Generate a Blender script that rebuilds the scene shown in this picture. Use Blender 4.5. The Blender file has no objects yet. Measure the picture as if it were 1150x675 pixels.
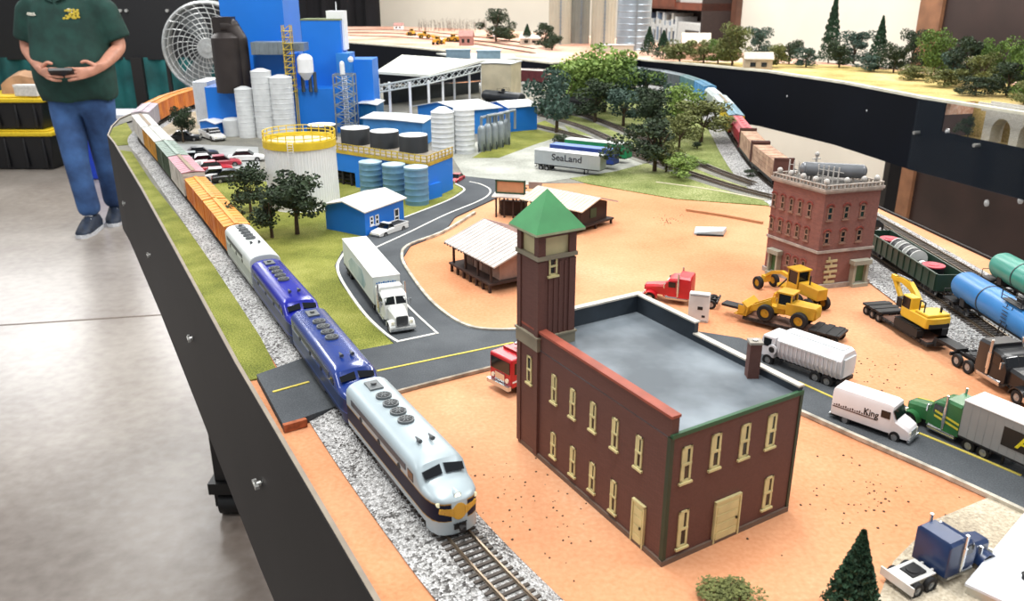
import bpy, bmesh, math, random
from mathutils import Vector, Matrix, noise
random.seed(7)
C = bpy.context.scene.collection
R = math.radians
# ---------------------------------------------------------------- camera and model-scale frame
FPX = 930.0; CX, CY, YH = 575.0, 337.5, -10.0
PITCH = math.atan((CY-YH)/FPX); pc, ps = math.cos(PITCH), math.sin(PITCH)
TZ = 1.10                      # table top height in metres
CAMZ = TZ + .32
U = 1/87.1                     # one model metre
KH = .32/U
def ray(x, y):
    a = (x-CX)/FPX; b = (CY-y)/FPX
    return (a, pc+b*ps, -ps+b*pc)
def P(x, y, z=0):              # photo point on the plane z model metres over the table -> model metres
    d = ray(x, y); t = (z-KH)/d[2]
    return (d[0]*t, d[1]*t)
def W(x, y, z=0):              # photo point on the plane z real metres over the floor -> real metres
    d = ray(x, y); t = (z-CAMZ)/d[2]
    return (d[0]*t, d[1]*t)
def HT(x, y, yt):              # model height over ground point (x,y) reaching photo row yt
    g = P(x, y); lo, hi = 0, 60
    for _ in range(40):
        m = (lo+hi)/2
        Z = m-KH; d = g[1]*pc - Z*ps; up = g[1]*ps + Z*pc
        if CY-FPX*up/d > yt: lo = m
        else: hi = m
    return lo
def WH(Y, yt):                 # real height over floor at depth Y metres for photo row yt
    a = math.atan((CY-yt)/FPX)-PITCH
    return CAMZ + Y*math.tan(a)
def WX(x, Y, z): return (x-CX)/FPX*(Y*pc-(z-CAMZ)*ps)
def onwall(px, py, A, B):      # photo point on the vertical plane through A-B -> (distance from A, height)
    d = ray(px, py); dx, dy = B[0]-A[0], B[1]-A[1]; L = math.hypot(dx, dy); dx /= L; dy /= L
    den = d[0]*dy - d[1]*dx
    t = (A[0]*dy - A[1]*dx)/den
    X, Y = d[0]*t, d[1]*t
    return ((X-A[0])*dx+(Y-A[1])*dy, KH+d[2]*t)
cam = bpy.data.cameras.new('camera'); co = bpy.data.objects.new('camera', cam); C.objects.link(co)
co.location = (0, 0, CAMZ); co.rotation_euler = (math.pi/2-PITCH, 0, 0)
cam.sensor_width = 36; cam.lens = FPX/1150*36; cam.clip_start = .02; cam.clip_end = 100
bpy.context.scene.camera = co
cam.dof.use_dof = True; cam.dof.focus_distance = .8; cam.dof.aperture_fstop = 20
# ---------------------------------------------------------------- materials
def hexc(h):
    h = h.lstrip('#'); r = [int(h[i:i+2], 16)/255 for i in (0, 2, 4)]
    return tuple((c/12.92 if c <= .04045 else ((c+.055)/1.055)**2.4) for c in r)+(1,)
MC = {}
def M(col, rough=.5, metal=0, var=.12, scale=60, spec=None, bump=0, emit=0, col2=None, detail=4, key=None, fac=(.35, .65), bscale=None, coat=0):
    k = key or (col, rough, metal, var, scale, bump, emit, col2, coat, fac)
    if k in MC: return MC[k]
    m = bpy.data.materials.new('paint_'+str(len(MC))); m.use_nodes = True
    n = m.node_tree.nodes; l = m.node_tree.links; b = n['Principled BSDF']
    c1 = hexc(col); c2 = hexc(col2) if col2 else tuple(max(0, v*(1-var*1.6)) for v in c1[:3])+(1,)
    tc = n.new('ShaderNodeTexCoord'); nz = n.new('ShaderNodeTexNoise'); nz.inputs['Scale'].default_value = scale; nz.inputs['Detail'].default_value = detail
    l.new(tc.outputs['Object'], nz.inputs['Vector'])
    rp = n.new('ShaderNodeValToRGB'); rp.color_ramp.elements[0].position = fac[0]; rp.color_ramp.elements[1].position = fac[1]
    rp.color_ramp.elements[0].color = c2; rp.color_ramp.elements[1].color = c1
    l.new(nz.outputs['Fac'], rp.inputs['Fac']); l.new(rp.outputs['Color'], b.inputs['Base Color'])
    b.inputs['Roughness'].default_value = rough; b.inputs['Metallic'].default_value = metal
    if coat: b.inputs['Coat Weight'].default_value = coat
    if spec is not None: b.inputs['Specular IOR Level'].default_value = spec
    if emit: b.inputs['Emission Color'].default_value = c1; b.inputs['Emission Strength'].default_value = emit
    if bump:
        bn = n.new('ShaderNodeTexNoise'); bn.inputs['Scale'].default_value = bscale or scale*3; bn.inputs['Detail'].default_value = 3
        l.new(tc.outputs['Object'], bn.inputs['Vector'])
        bp = n.new('ShaderNodeBump'); bp.inputs['Strength'].default_value = bump; bp.inputs['Distance'].default_value = .002
        l.new(bn.outputs['Fac'], bp.inputs['Height']); l.new(bp.outputs['Normal'], b.inputs['Normal'])
    MC[k] = m; return m
def Mground(name, cols, scale, scale2, bump=.6, rough=.9, voro=0, dist=.003):
    """layered noise ground: cols = [(pos,hex)...] over broad noise, mixed with fine grain"""
    m = bpy.data.materials.new(name); m.use_nodes = True
    n = m.node_tree.nodes; l = m.node_tree.links; b = n['Principled BSDF']
    tc = n.new('ShaderNodeTexCoord')
    a = n.new('ShaderNodeTexNoise'); a.inputs['Scale'].default_value = scale; a.inputs['Detail'].default_value = 6; a.inputs['Roughness'].default_value = .6
    l.new(tc.outputs['Object'], a.inputs['Vector'])
    f = n.new('ShaderNodeTexVoronoi' if voro else 'ShaderNodeTexNoise'); f.inputs['Scale'].default_value = scale2
    l.new(tc.outputs['Object'], f.inputs['Vector'])
    mx = n.new('ShaderNodeMath'); mx.operation = 'MULTIPLY_ADD'
    src = f.outputs['Color'] if voro else f.outputs['Fac']
    if voro:
        sp = n.new('ShaderNodeSeparateColor'); l.new(src, sp.inputs[0]); src = sp.outputs[0]
    s2 = n.new('ShaderNodeMath'); s2.operation = 'SUBTRACT'; s2.inputs[1].default_value = .5; l.new(src, s2.inputs[0])
    l.new(s2.outputs[0], mx.inputs[0]); mx.inputs[1].default_value = .95 if voro else (.3 if name == 'concrete' else 1.3 if name.startswith('grass') else .3 if name == 'dirt' else .7); l.new(a.outputs['Fac'], mx.inputs[2])
    rp = n.new('ShaderNodeValToRGB'); cr = rp.color_ramp
    cr.elements[0].position, cr.elements[0].color = cols[0][0], hexc(cols[0][1])
    cr.elements[1].position, cr.elements[1].color = cols[-1][0], hexc(cols[-1][1])
    for p_, c_ in cols[1:-1]:
        e = cr.elements.new(p_); e.color = hexc(c_)
    l.new(mx.outputs[0], rp.inputs['Fac']); l.new(rp.outputs['Color'], b.inputs['Base Color'])
    b.inputs['Roughness'].default_value = rough; b.inputs['Specular IOR Level'].default_value = .25
    bp = n.new('ShaderNodeBump'); bp.inputs['Strength'].default_value = bump; bp.inputs['Distance'].default_value = dist
    l.new(f.outputs['Distance'] if voro else f.outputs['Fac'], bp.inputs['Height']); l.new(bp.outputs['Normal'], b.inputs['Normal'])
    return m
def Mbrick(name, c1, c2, mort, scale, bump=.4, rough=.85, msize=.02):
    m = bpy.data.materials.new(name); m.use_nodes = True
    n = m.node_tree.nodes; l = m.node_tree.links; b = n['Principled BSDF']
    tc = n.new('ShaderNodeTexCoord'); sx = n.new('ShaderNodeSeparateXYZ'); l.new(tc.outputs['Object'], sx.inputs[0])
    ad = n.new('ShaderNodeMath'); ad.operation = 'ADD'; l.new(sx.outputs[0], ad.inputs[0]); l.new(sx.outputs[1], ad.inputs[1])
    cb = n.new('ShaderNodeCombineXYZ'); l.new(ad.outputs[0], cb.inputs[0]); l.new(sx.outputs[2], cb.inputs[1])
    t = n.new('ShaderNodeTexBrick'); t.inputs['Scale'].default_value = scale
    t.inputs['Color1'].default_value = hexc(c1); t.inputs['Color2'].default_value = hexc(c2); t.inputs['Mortar'].default_value = hexc(mort)
    t.inputs['Mortar Size'].default_value = msize; l.new(cb.outputs[0], t.inputs['Vector'])
    l.new(t.outputs['Color'], b.inputs['Base Color']); b.inputs['Roughness'].default_value = rough
    bp = n.new('ShaderNodeBump'); bp.inputs['Strength'].default_value = bump; bp.inputs['Distance'].default_value = .0006; bp.invert = True
    l.new(t.outputs['Fac'], bp.inputs['Height']); l.new(bp.outputs['Normal'], b.inputs['Normal'])
    return m
def Mglass(name, col='#ffffff', rough=.05, alpha=.2):
    m = bpy.data.materials.new(name); m.use_nodes = True
    n = m.node_tree.nodes; l = m.node_tree.links; out = n['Material Output']; b = n['Principled BSDF']
    b.inputs['Base Color'].default_value = hexc(col); b.inputs['Roughness'].default_value = rough
    tr = n.new('ShaderNodeBsdfTransparent'); mx = n.new('ShaderNodeMixShader'); mx.inputs[0].default_value = alpha
    l.new(tr.outputs[0], mx.inputs[1]); l.new(b.outputs[0], mx.inputs[2]); l.new(mx.outputs[0], out.inputs[0])
    return m
# ---------------------------------------------------------------- mesh builder
class MB:
    def __init__(s, x=None): s.v = []; s.f = []; s.m = []; s.T = x or Matrix()
    def add(s, vs, fs, mi=0):
        o = len(s.v); s.v += [tuple(s.T @ Vector(v)) for v in vs]
        for i, f in enumerate(fs):
            s.f.append(tuple(o+k for k in f)); s.m.append(mi[i] if isinstance(mi, (list, tuple)) else mi)
        return s
    def box(s, x0, x1, y0, y1, z0, z1, mi=0, top=None):
        v = [(x0,y0,z0),(x1,y0,z0),(x1,y1,z0),(x0,y1,z0),(x0,y0,z1),(x1,y0,z1),(x1,y1,z1),(x0,y1,z1)]
        f = [(0,3,2,1),(4,5,6,7),(0,1,5,4),(1,2,6,5),(2,3,7,6),(3,0,4,7)]
        return s.add(v, f, [mi, mi if top is None else top]+[mi]*4)
    def hexa(s, b, t, mi=0):          # b,t four points each, counter-clockwise
        return s.add(list(b)+list(t), [(0,3,2,1),(4,5,6,7),(0,1,5,4),(1,2,6,5),(2,3,7,6),(3,0,4,7)], mi)
    def prism(s, poly, z0, z1, mi=0, top=None):
        n = len(poly); a = sum(poly[i][0]*poly[(i+1)%n][1]-poly[(i+1)%n][0]*poly[i][1] for i in range(n))
        if a < 0: poly = list(reversed(poly))
        v = [(p[0],p[1],z0) for p in poly]+[(p[0],p[1],z1) for p in poly]
        f = [tuple(range(n-1,-1,-1)), tuple(range(n,2*n))]+[(i,(i+1)%n,n+(i+1)%n,n+i) for i in range(n)]
        return s.add(v, f, [mi, mi if top is None else top]+[mi]*n)
    def cyl(s, a, b, r, r2=None, n=16, mi=0, cap=None):
        a = Vector(a); b = Vector(b); d = (b-a).normalized(); r2 = r if r2 is None else r2
        up = Vector((0,0,1)) if abs(d.z) < .9 else Vector((1,0,0))
        e1 = d.cross(up).normalized(); e2 = d.cross(e1).normalized()
        v = []
        for c, rr in ((a, r), (b, r2)):
            for i in range(n):
                t = 2*math.pi*i/n; v.append(tuple(c+e1*math.cos(t)*rr+e2*math.sin(t)*rr))
        f = [(i,n+i,n+(i+1)%n,(i+1)%n) for i in range(n)]
        c2 = mi if cap is None else cap
        return s.add(v, f+[tuple(range(n)), tuple(range(2*n-1,n-1,-1))], [mi]*n+[c2,c2])
    def tube(s, pts, r, n=8, mi=0):
        for a, b in zip(pts[:-1], pts[1:]): s.cyl(a, b, r, n=n, mi=mi)
        for p in pts[1:-1]: s.sph(p, r, n=max(6, n), mi=mi)
        return s
    def sph(s, c, r, n=10, mi=0, sc=(1,1,1)):
        v = []; k = max(4, n//2)
        for j in range(1, k):
            ph = math.pi*j/k
            for i in range(n):
                t = 2*math.pi*i/n; v.append((c[0]+r*sc[0]*math.sin(ph)*math.cos(t), c[1]+r*sc[1]*math.sin(ph)*math.sin(t), c[2]+r*sc[2]*math.cos(ph)))
        tp = len(v); v += [(c[0],c[1],c[2]+r*sc[2]), (c[0],c[1],c[2]-r*sc[2])]
        f = [(j*n+i, (j+1)*n+i, (j+1)*n+(i+1)%n, j*n+(i+1)%n) for j in range(k-2) for i in range(n)]
        f += [(tp, i, (i+1)%n) for i in range(n)]+[(tp+1, (k-2)*n+(i+1)%n, (k-2)*n+i) for i in range(n)]
        return s.add(v, f, mi)
    def loft(s, secs, mi=0, closed=True, caps=True, bands=None):
        n = len(secs[0]); v = [p for q in secs for p in q]; f = []; ms = []
        for j in range(len(secs)-1):
            for i in range(n if closed else n-1):
                f.append((j*n+i, j*n+(i+1)%n, (j+1)*n+(i+1)%n, (j+1)*n+i)); ms.append(bands[i] if bands else mi)
        if caps:
            f += [tuple(range(n-1,-1,-1)), tuple(range((len(secs)-1)*n, len(secs)*n))]; ms += [mi, mi]
        return s.add(v, f, ms)
    def lathe(s, prof, n=24, c=(0,0), mi=0):
        secs = [[(c[0]+r*math.cos(2*math.pi*i/n), c[1]+r*math.sin(2*math.pi*i/n), z) for i in range(n)] for r, z in prof]
        return s.loft(secs, mi)
    def mesh(s, name, mats, u=U, ang=35, fix=True):
        me = bpy.data.meshes.new(name); me.from_pydata([(x*u, y*u, z*u) for x, y, z in s.v], [], s.f)
        for m in (mats if isinstance(mats, (list, tuple)) else [mats]): me.materials.append(m)
        for p, mi in zip(me.polygons, s.m): p.material_index = mi
        if fix:
            bm = bmesh.new(); bm.from_mesh(me); bmesh.ops.recalc_face_normals(bm, faces=bm.faces); bm.to_mesh(me); bm.free()
        me.shade_smooth(); me.set_sharp_from_angle(angle=R(ang)); me.update()
        return me
    def build(s, name, mats, parent=None, label=None, bevel=0, u=U, ang=35, fix=True):
        o = bpy.data.objects.new(name, s.mesh(name, mats, u, ang, fix)); C.objects.link(o)
        if parent: o.parent = parent
        if label: o['label'] = label
        if bevel:
            b = o.modifiers.new('bevel', 'BEVEL'); b.width = bevel*u; b.segments = 2; b.limit_method = 'ANGLE'; b.angle_limit = R(40)
        return o
def tag(o, label=None, cat=None, group=None, kind=None):
    if label: o['label'] = label
    if cat: o['category'] = cat
    if group: o['group'] = group
    if kind: o['kind'] = kind
    return o
def thing(name, label, cat, X=0, Y=0, z=0, rot=0, group=None, s=1, sz=None, real=False):
    o = bpy.data.objects.new(name, None); C.objects.link(o); o.empty_display_size = .01
    o.location = (X, Y, z) if real else (X*U, Y*U, TZ+z*U)
    o.rotation_euler = (0, 0, rot); o.scale = (s, s, sz if sz else s)
    return tag(o, label, cat, group)
def put(o, X, Y, z=0, rot=0, s=1, sz=None):
    o.location = (X*U, Y*U, TZ+z*U); o.rotation_euler = (0, 0, rot); o.scale = (s, s, sz if sz else s)
def inst(name, me, parent, loc=(0,0,0), rot=(0,0,0), u=U, sc=None):
    o = bpy.data.objects.new(name, me); C.objects.link(o); o.parent = parent
    o.location = tuple(c*u for c in loc); o.rotation_euler = rot
    if sc: o.scale = sc
    return o
def dup(root, label, X, Y, z=0, rot=0, s=1, sz=None, group=None):
    r = root.copy(); C.objects.link(r); put(r, X, Y, z, rot, s, sz); r['label'] = label
    if group: r['group'] = group
    for ch in list(root.children):
        c = ch.copy(); C.objects.link(c); c.parent = r
        for g in ch.children:
            d = g.copy(); C.objects.link(d); d.parent = c
    return r
def text(body, size, parent, loc, rot, m, name='lettering', ext=.01, u=U, sx=1, label=None):
    cu = bpy.data.curves.new('t', 'FONT'); cu.body = body; cu.size = size*u; cu.extrude = ext*u; cu.align_x = 'CENTER'; cu.align_y = 'CENTER'; cu.offset = size*u*.012
    t = bpy.data.objects.new('t', cu); C.objects.link(t)
    me = bpy.data.meshes.new_from_object(t.evaluated_get(bpy.context.evaluated_depsgraph_get())); bpy.data.objects.remove(t)
    me.materials.clear(); me.materials.append(m)
    o = bpy.data.objects.new(name, me); C.objects.link(o); o.parent = parent
    o.location = tuple(c*u for c in loc); o.rotation_euler = rot; o.scale = (sx, 1, 1)
    if label: o['label'] = label
    return o
WC = {}
def wheels(root, pts, r, w, hub='#9a9a9a', tyre='#141416', name='wheel'):
    k = (r, w, hub)
    if k not in WC:
        b = MB(); prof = [(r*.55, -w/2), (r*.92, -w/2), (r, -w/2*.7), (r, w/2*.7), (r*.92, w/2), (r*.55, w/2)]
        n = 18
        secs = [[(q*math.cos(2*math.pi*i/n), y, q*math.sin(2*math.pi*i/n)) for i in range(n)] for q, y in prof]
        b.loft(secs, 0, caps=False)
        for sy in (-1, 1):
            b.cyl((0, sy*w*.30, 0), (0, sy*w*.36, 0), r*.56, n=14, mi=1); b.cyl((0, sy*w*.36, 0), (0, sy*w*.5, 0), r*.2, n=8, mi=1)
        WC[k] = b.mesh(name, [M(tyre, .8), M(hub, .35, .4)])
    for p in pts: inst(name, WC[k], root, (p[0], p[1], r if len(p) < 3 else p[2]))
def mirror(l): return [(x, -y) for x, y in l]
def spline(pts, step):         # Catmull-Rom through pts, resampled at equal steps -> [(x,y,heading)]
    q = [pts[0]]+list(pts)+[pts[-1]]; fine = []
    for i in range(1, len(q)-2):
        for k in range(24):
            t = k/24; a, b, c, d = q[i-1], q[i], q[i+1], q[i+2]
            fine.append(tuple(.5*((2*b[j])+(-a[j]+c[j])*t+(2*a[j]-5*b[j]+4*c[j]-d[j])*t*t+(-a[j]+3*b[j]-3*c[j]+d[j])*t**3) for j in (0, 1)))
    fine.append(tuple(pts[-1])); out = []; acc = 0; nxt = 0
    for a, b in zip(fine[:-1], fine[1:]):
        L = math.hypot(b[0]-a[0], b[1]-a[1])
        while nxt <= acc+L and L > 0:
            t = (nxt-acc)/L; out.append((a[0]+(b[0]-a[0])*t, a[1]+(b[1]-a[1])*t, math.atan2(b[1]-a[1], b[0]-a[0]))); nxt += step
        acc += L
    return out
# ================================================================ room
def struct(o): o['kind'] = 'structure'; return o
floor_m = Mground('concrete', [(.3, '#6f645c'), (.45, '#857c74'), (.58, '#989088'), (.75, '#aaa39b')], .8, 22, bump=.05, rough=.3, dist=.001)
floor_m.node_tree.nodes['Principled BSDF'].inputs['Specular IOR Level'].default_value = .5
struct(MB().box(-12, 14, -4, 14, -.1, 0).build('floor', floor_m, u=1))
a, b = W(-40, 368, 0), W(330, 344, 0)
jm = M('#6f6259', .8, key='joint')
b_ = MB(); dx, dy = b[0]-a[0], b[1]-a[1]; L = math.hypot(dx, dy); nx, ny = -dy/L*.006, dx/L*.006
b_.prism([(a[0]+nx, a[1]+ny), (a[0]-nx, a[1]-ny), (b[0]-nx, b[1]-ny), (b[0]+nx, b[1]+ny)], -.004, .0012)
struct(b_.build('trim_1', jm, u=1))
cream = M('#efe6d6', .8, var=.06, scale=1.5, key='creamwall'); brownw = M('#6b4636', .6, var=.25, scale=8, key='brownwall'); darkd = M('#3a2925', .45, var=.3, scale=3, key='darkdoor')
def wallseg(name, p, q, z0, z1, th, m):
    dx, dy = q[0]-p[0], q[1]-p[1]; L = math.hypot(dx, dy); nx, ny = dy/L*th, -dx/L*th   # thickness away from the room
    return struct(MB().prism([p, q, (q[0]-nx, q[1]-ny), (p[0]-nx, p[1]-ny)], z0, z1).build(name, m, u=1))
WA, WB = (1.62, 9.4), (3.05, 1.3)
def onW(px):                       # point of the right wall's line seen at column px
    d = ray(px, 60); dx, dy = WB[0]-WA[0], WB[1]-WA[1]; t = (WA[0]*dy-WA[1]*dx)/(d[0]*dy-d[1]*dx); return (d[0]*t, d[1]*t)
def off(p, k):
    dx, dy = WB[0]-WA[0], WB[1]-WA[1]; L = math.hypot(dx, dy); return (p[0]+dy/L*k, p[1]-dx/L*k)
wallseg('wall_right', WA, WB, 0, 3.4, .1, cream)
wallseg('wall_back', (-12, 9.4), WA, 0, 3.4, .1, cream)
for k, (x0, x1, m) in enumerate(((1033, 1058, brownw), (823, 829, brownw))):
    p, q = off(onW(x0), .05), off(onW(x1), .05)
    wallseg('trim_%d' % (k+2), p, q, 0, 3.4, .05 if 0 else .049, M('#9a6a4a', .6, var=.25, scale=8, key='woodpost') if k == 0 else m)
p, q = off(onW(1058), .03), off(WB, .03)
dr = wallseg('door_1', p, q, 0, 2.6, .029, darkd)
wallseg('trim_4', (1.46, 9.37), (1.61, 9.37), 0, 3.4, .02, brownw)
# dark pleated drape over the back wall, teal skirted table front below
bk = M('#141218', .9, var=.3, scale=5, key='drape')
secs = []; n = 260
for k in range(n+1):
    x = -9.6+8.25*k/n; y = 8.9+.035*math.sin(k*.9)+.02*math.sin(k*2.3)
    secs.append([(x, y, .02), (x, y, 2.1), (x, y+.02, 2.1), (x, y+.02, .02)])
tag(MB().loft(secs).build('backdrop_curtain', bk, u=1, ang=60), 'black pleated curtain hanging along the far left wall', 'curtain')
# ================================================================ main layout table
def arc(c, r, a0, a1, n): return [(c[0]+r*math.cos(R(a0+(a1-a0)*i/n)), c[1]+r*math.sin(R(a0+(a1-a0)*i/n))) for i in range(n+1)]
left_edge = [(-.6, 22), (-6.5, 32.7), (-21.7, 59.9), (-38.9, 91.8), (-55, 121.5), (-77, 161.3), (-82.6, 170.8), (-87.2, 182.7), (-90.6, 194)]+arc((-25.8, 204.7), 66, 180, 90, 14)
outline = left_edge+[(0, 292), (20, 318), (40, 318), (52, 290), (56, 235), (52.5, 190), (47.5, 155), (46.3, 140), (50, 112), (53.5, 82), (57, 60), (59, 22)]
tab = thing('layout_table', 'long model railway table with black skirt and orange dirt top in front', 'table', 0, 1.2, 0, real=True)
def onT(b, name, m, u=U, label=None, kind=None, ang=35):   # part of the table given in model metres from the camera foot
    o = b.build(name, m, tab, u=u, ang=ang); o.location = (0, -1.2, TZ)
    return tag(o, label, kind=kind)
dirt = Mground('dirt', [(.24, '#b06f4a'), (.42, '#ca8a62'), (.58, '#d69c75'), (.76, '#dfb493')], 3.0, 300, bump=.2, rough=.95, dist=.001)
b = MB(); b.prism(outline, -3.2, 0); onT(b, 'dirt_ground', dirt)
skm = M('#1c191b', .6, var=.2, scale=6, spec=.25, bump=.1, key='skirt')
def band(pts, z0, z1, th, closed=False):
    b = MB(); secs = []; n = len(pts)
    for i, p in enumerate(pts):
        a = pts[max(0, i-1)]; c = pts[min(n-1, i+1)]; dx, dy = c[0]-a[0], c[1]-a[1]; L = math.hypot(dx, dy)
        nx, ny = -dy/L*th, dx/L*th
        secs.append([(p[0], p[1], z0), (p[0], p[1], z1), (p[0]+nx, p[1]+ny, z1), (p[0]+nx, p[1]+ny, z0)])
    return b.loft(secs)
edge_o = [(-.3, 21.5)]+left_edge
onT(band(left_edge, -19.6, .25, .35), 'skirt_panel', skm)
onT(band([(p[0], p[1]) for p in left_edge], .25, .33, .3), 'skirt_rim', M('#8d8172', .6, key='rim'), label='pale worn top rim of the skirt')
onT(band(outline[len(left_edge)-1:], -19.6, .25, .35), 'skirt_panel', skm)
onT(band([outline[-1], outline[0]], -19.6, .25, .35), 'skirt_panel', skm)
# wing nuts on the skirt
nut = MB(); nut.cyl((0,0,0), (-.35,0,0), .22, n=10); nut.box(-.55, -.25, -.62, .62, -.12, .12); nut.box(-.5, -.3, -.12, .12, -.45, .45)
nutm = nut.mesh('wing_nut', M('#d8d8d4', .3, .7, key='nut'))
for px, py in ((298, 541), (220, 379), (172, 286), (143, 228)):
    i = 1; best = None
    for i in range(5):
        A, B = left_edge[i], left_edge[i+1]; s_, z_ = onwall(px, py, A, B); L = math.hypot(B[0]-A[0], B[1]-A[1])
        if 0 <= s_ <= L:
            x, y = A[0]+(B[0]-A[0])*s_/L, A[1]+(B[1]-A[1])*s_/L
            o = inst('wing_nut', nutm, tab, (x-.35*.88, y-.35*.48-1.2/U, z_+0), (0, 0, math.atan2(B[1]-A[1], B[0]-A[0])-math.pi/2)); o.location.z += TZ
legm = M('#1c1a1b', .5, key='legblack')
for (x, y) in (W(262, 574, 0), (.0, 1.0), (-1.0, 3.3), (.55, 1.2), (.6, 3.2), (-.3, 3.2), (.1, 2.2)):
    b = MB(); b.box(x-.03, x+.03, y-1.2-.03, y-1.2+.03, .12, TZ-.036)
    lg = b.build('leg', legm, tab, u=1, bevel=.004)
    b = MB(); b.box(x-.045, x+.045, y-1.245, y-1.155, .085, .12); b.box(x-.04, x-.03, y-1.22, y-1.18, .03, .09); b.box(x+.03, x+.04, y-1.22, y-1.18, .03, .09)
    b.cyl((x-.028, y-1.2, .036), (x+.028, y-1.2, .036), .036, n=20)
    b.build('caster', M('#111112', .45, key='caster'), lg, u=1)
# ---- scenery regions
def reg(name, pts, lift, m, world=False, label=None):
    q = [p if (len(p) == 3) else P(*p) for p in pts]; q = [(p[0], p[1]) for p in q]
    b = MB(); b.prism(q, -.02, lift*.0871*10*.1*10/10 if 0 else lift*87.1)
    return onT(b, name, m, label=label)
def w3(x, y): return (x, y, 0)
grass_y = Mground('grass_yellow', [(.25, '#5c6428'), (.45, '#7c8236'), (.62, '#959746'), (.8, '#aaa862')], 14, 700, bump=1.0, dist=.002)
grass_g = Mground('grass_green', [(.25, '#5c6832'), (.45, '#7a8548'), (.62, '#949a60'), (.8, '#b0b084')], 9, 500, bump=1.0, dist=.002)
gravel = Mground('gravel_lot', [(.25, '#85867d'), (.5, '#a3a59c'), (.75, '#bfbfb6')], 10, 500, bump=.6, dist=.001)
greyyd = Mground('yard_ground', [(.25, '#5d5d59'), (.5, '#7a7972'), (.75, '#979384')], 8, 500, bump=.6, dist=.001)
asph = Mground('asphalt', [(.25, '#3c3f43'), (.5, '#4b4f53'), (.75, '#5c6064')], 9, 900, bump=.3, rough=.85, dist=.0005)
ball = Mground('ballast', [(.05, '#6e6b69'), (.3, '#b9b7b5'), (.5, '#dddcdb'), (.8, '#fbfaf9')], 20, 620, bump=1.0, voro=1, dist=.004)
reg('yard_ground', [(133,150), (128,142), w3(-80,215), w3(-60,250), w3(-30,262), w3(0,290), w3(22,314), w3(38,314), w3(50,288), w3(54,235), w3(50.5,190), w3(45,152), (868,205), (868,228), (760,222), (660,206), (600,206), (560,206), (525,212), (455,250), (372,258), (300,258), (240,215), (190,165), (150,135)], .0005, greyyd)
reg('yard_ground', [w3(*q) for q in left_edge[2:]]+[w3(-25,262), w3(-60,235), w3(-74,200), w3(-72,175), w3(-50,130), w3(-22,70)], .0003, greyyd, label='grey ground under the curved track')
reg('gravel_lot', [(505,172), (560,150), (610,138), (705,160), (722,185), (692,193), (640,201), (600,207), (560,207), (522,200)], .0010, gravel)
reg('grass_ground', [(281,428), (269,410), (230,338), (197,279), (161,214), (134,169), (148,171), (170,205), (208,254), (233,290), (277,348), (314,423)], .0014, grass_y, label='yellow green grass strip along the skirt')
reg('grass_ground', [(131,164), (123,153), (127,144), (142,138), (149,150), (145,163)], .0014, grass_y, label='yellow green grass patch in the table corner')
reg('grass_ground', [(232,212), (262,200), (300,205), (380,196), (440,205), (520,196), (521,214), (501,226), (455,246), (420,262), (384,284), (376,300), (382,318), (408,355), (443,388), (405,398), (330,330), (265,250)], .0014, grass_y, label='yellow green grass between train and road')
reg('grass_ground', [(530,178), (560,160), (575,148), (612,136), (640,150), (600,163), (560,178)], .0014, grass_y, label='yellow green grass beside the small blue hall')
reg('grass_ground', [(640,150), (625,128), (640,112), (720,100), (790,112), (818,135), (845,175), (862,205), (868,232), (760,224), (660,207), (640,201), (692,193), (722,185), (705,160)], .0014, grass_g, label='pale green grass around the sidings')
reg('grass_ground', [(612,124), (640,118), (760,118), (800,150), (820,180), (700,170), (640,140)], .0012, grass_g)
reg('parking_lot', [(195,162), (290,166), (292,190), (262,203), (232,207), (205,190)], .0018, M('#a3a6a6', .9, var=.15, scale=20, key='lotgrey'), label='grey parking lot beside the orange boxcars')
reg('dirt_patch', [(160,128), (215,118), (235,140), (225,158), (190,156), (165,142)], .0012, Mground('tan_patch', [(.25, '#9a8f7a'), (.5, '#b9ab92'), (.75, '#d0c6b2')], 20, 500), label='tan rubble patch beside the bend')
reg('gravel_patch', [(985,676), (1003,632), (1050,585), (1120,556), (1165,566), (1165,600), (1084,700), (990,705)], .0012, Mground('beige_gravel', [(.25, '#8f8474'), (.5, '#b5a994'), (.75, '#d6ccb8')], 12, 500), label='beige gravel patch under the blue truck')
# main road: crossing on the left, passing behind the brown building, leaving at the right
near = [(289,428), (319,485), (392,459), (445,441), (583,405), w3(9,61), w3(14,58.5), w3(18,54.8), (895,462), (960,492), (1150,577), w3(34,33)]
far = [w3(41,36), (1150,522), (1016,458), (957,434), (905,412), w3(19.5,65.0), w3(13,67.8), w3(7,68.4), (583,373), (530,370), (490,345), (462,310), (453,290), (461,277), (499,262), (511,245), (560,222), (592,212), (560,203), (522,199), (506,203), (521,214), (501,228), (455,246), (420,262), (384,284), (376,300), (382,318), (408,355), (443,388), (380,400)]
reg('road', near+far, .0022, asph)
white = M('#e4e2da', .8, var=.1, scale=200, key='linewhite'); yel = M('#cdbb55', .8, var=.1, scale=200, key='lineyellow')
def line(pts, wd, m, name, label=None, px=True, lift=.0027, dash=None, h=None):
    q = [P(*p) if px and len(p) == 2 else (p[0], p[1]) for p in pts]
    sp = [(x, y) for x, y, _ in spline(q, .4)]
    b = band(sp, .05, lift*87.1 if h is None else h, wd)
    return onT(b, name, m, label=label)
line([(583,372), (530,369), (490,344), (462,309), (453,290), (461,277), (499,262), (535,240)], .3, M('#cfc8b8', .85, var=.3, scale=100, key='curb'), 'curb', 'pale worn curb around the orange island', h=.34)
line([(455,246), (501,228), (519,218), (522,213), (511,207)], .28, white, 'road_line')
line([(421,281), (460,263), (501,243), (535,229), (549,221), (551,214), (540,208), (526,205)], .25, white, 'road_line')
line([(386,285), (378,299), (382,316), (406,352), (430,376), (446,387)], .28, white, 'road_line')
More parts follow.
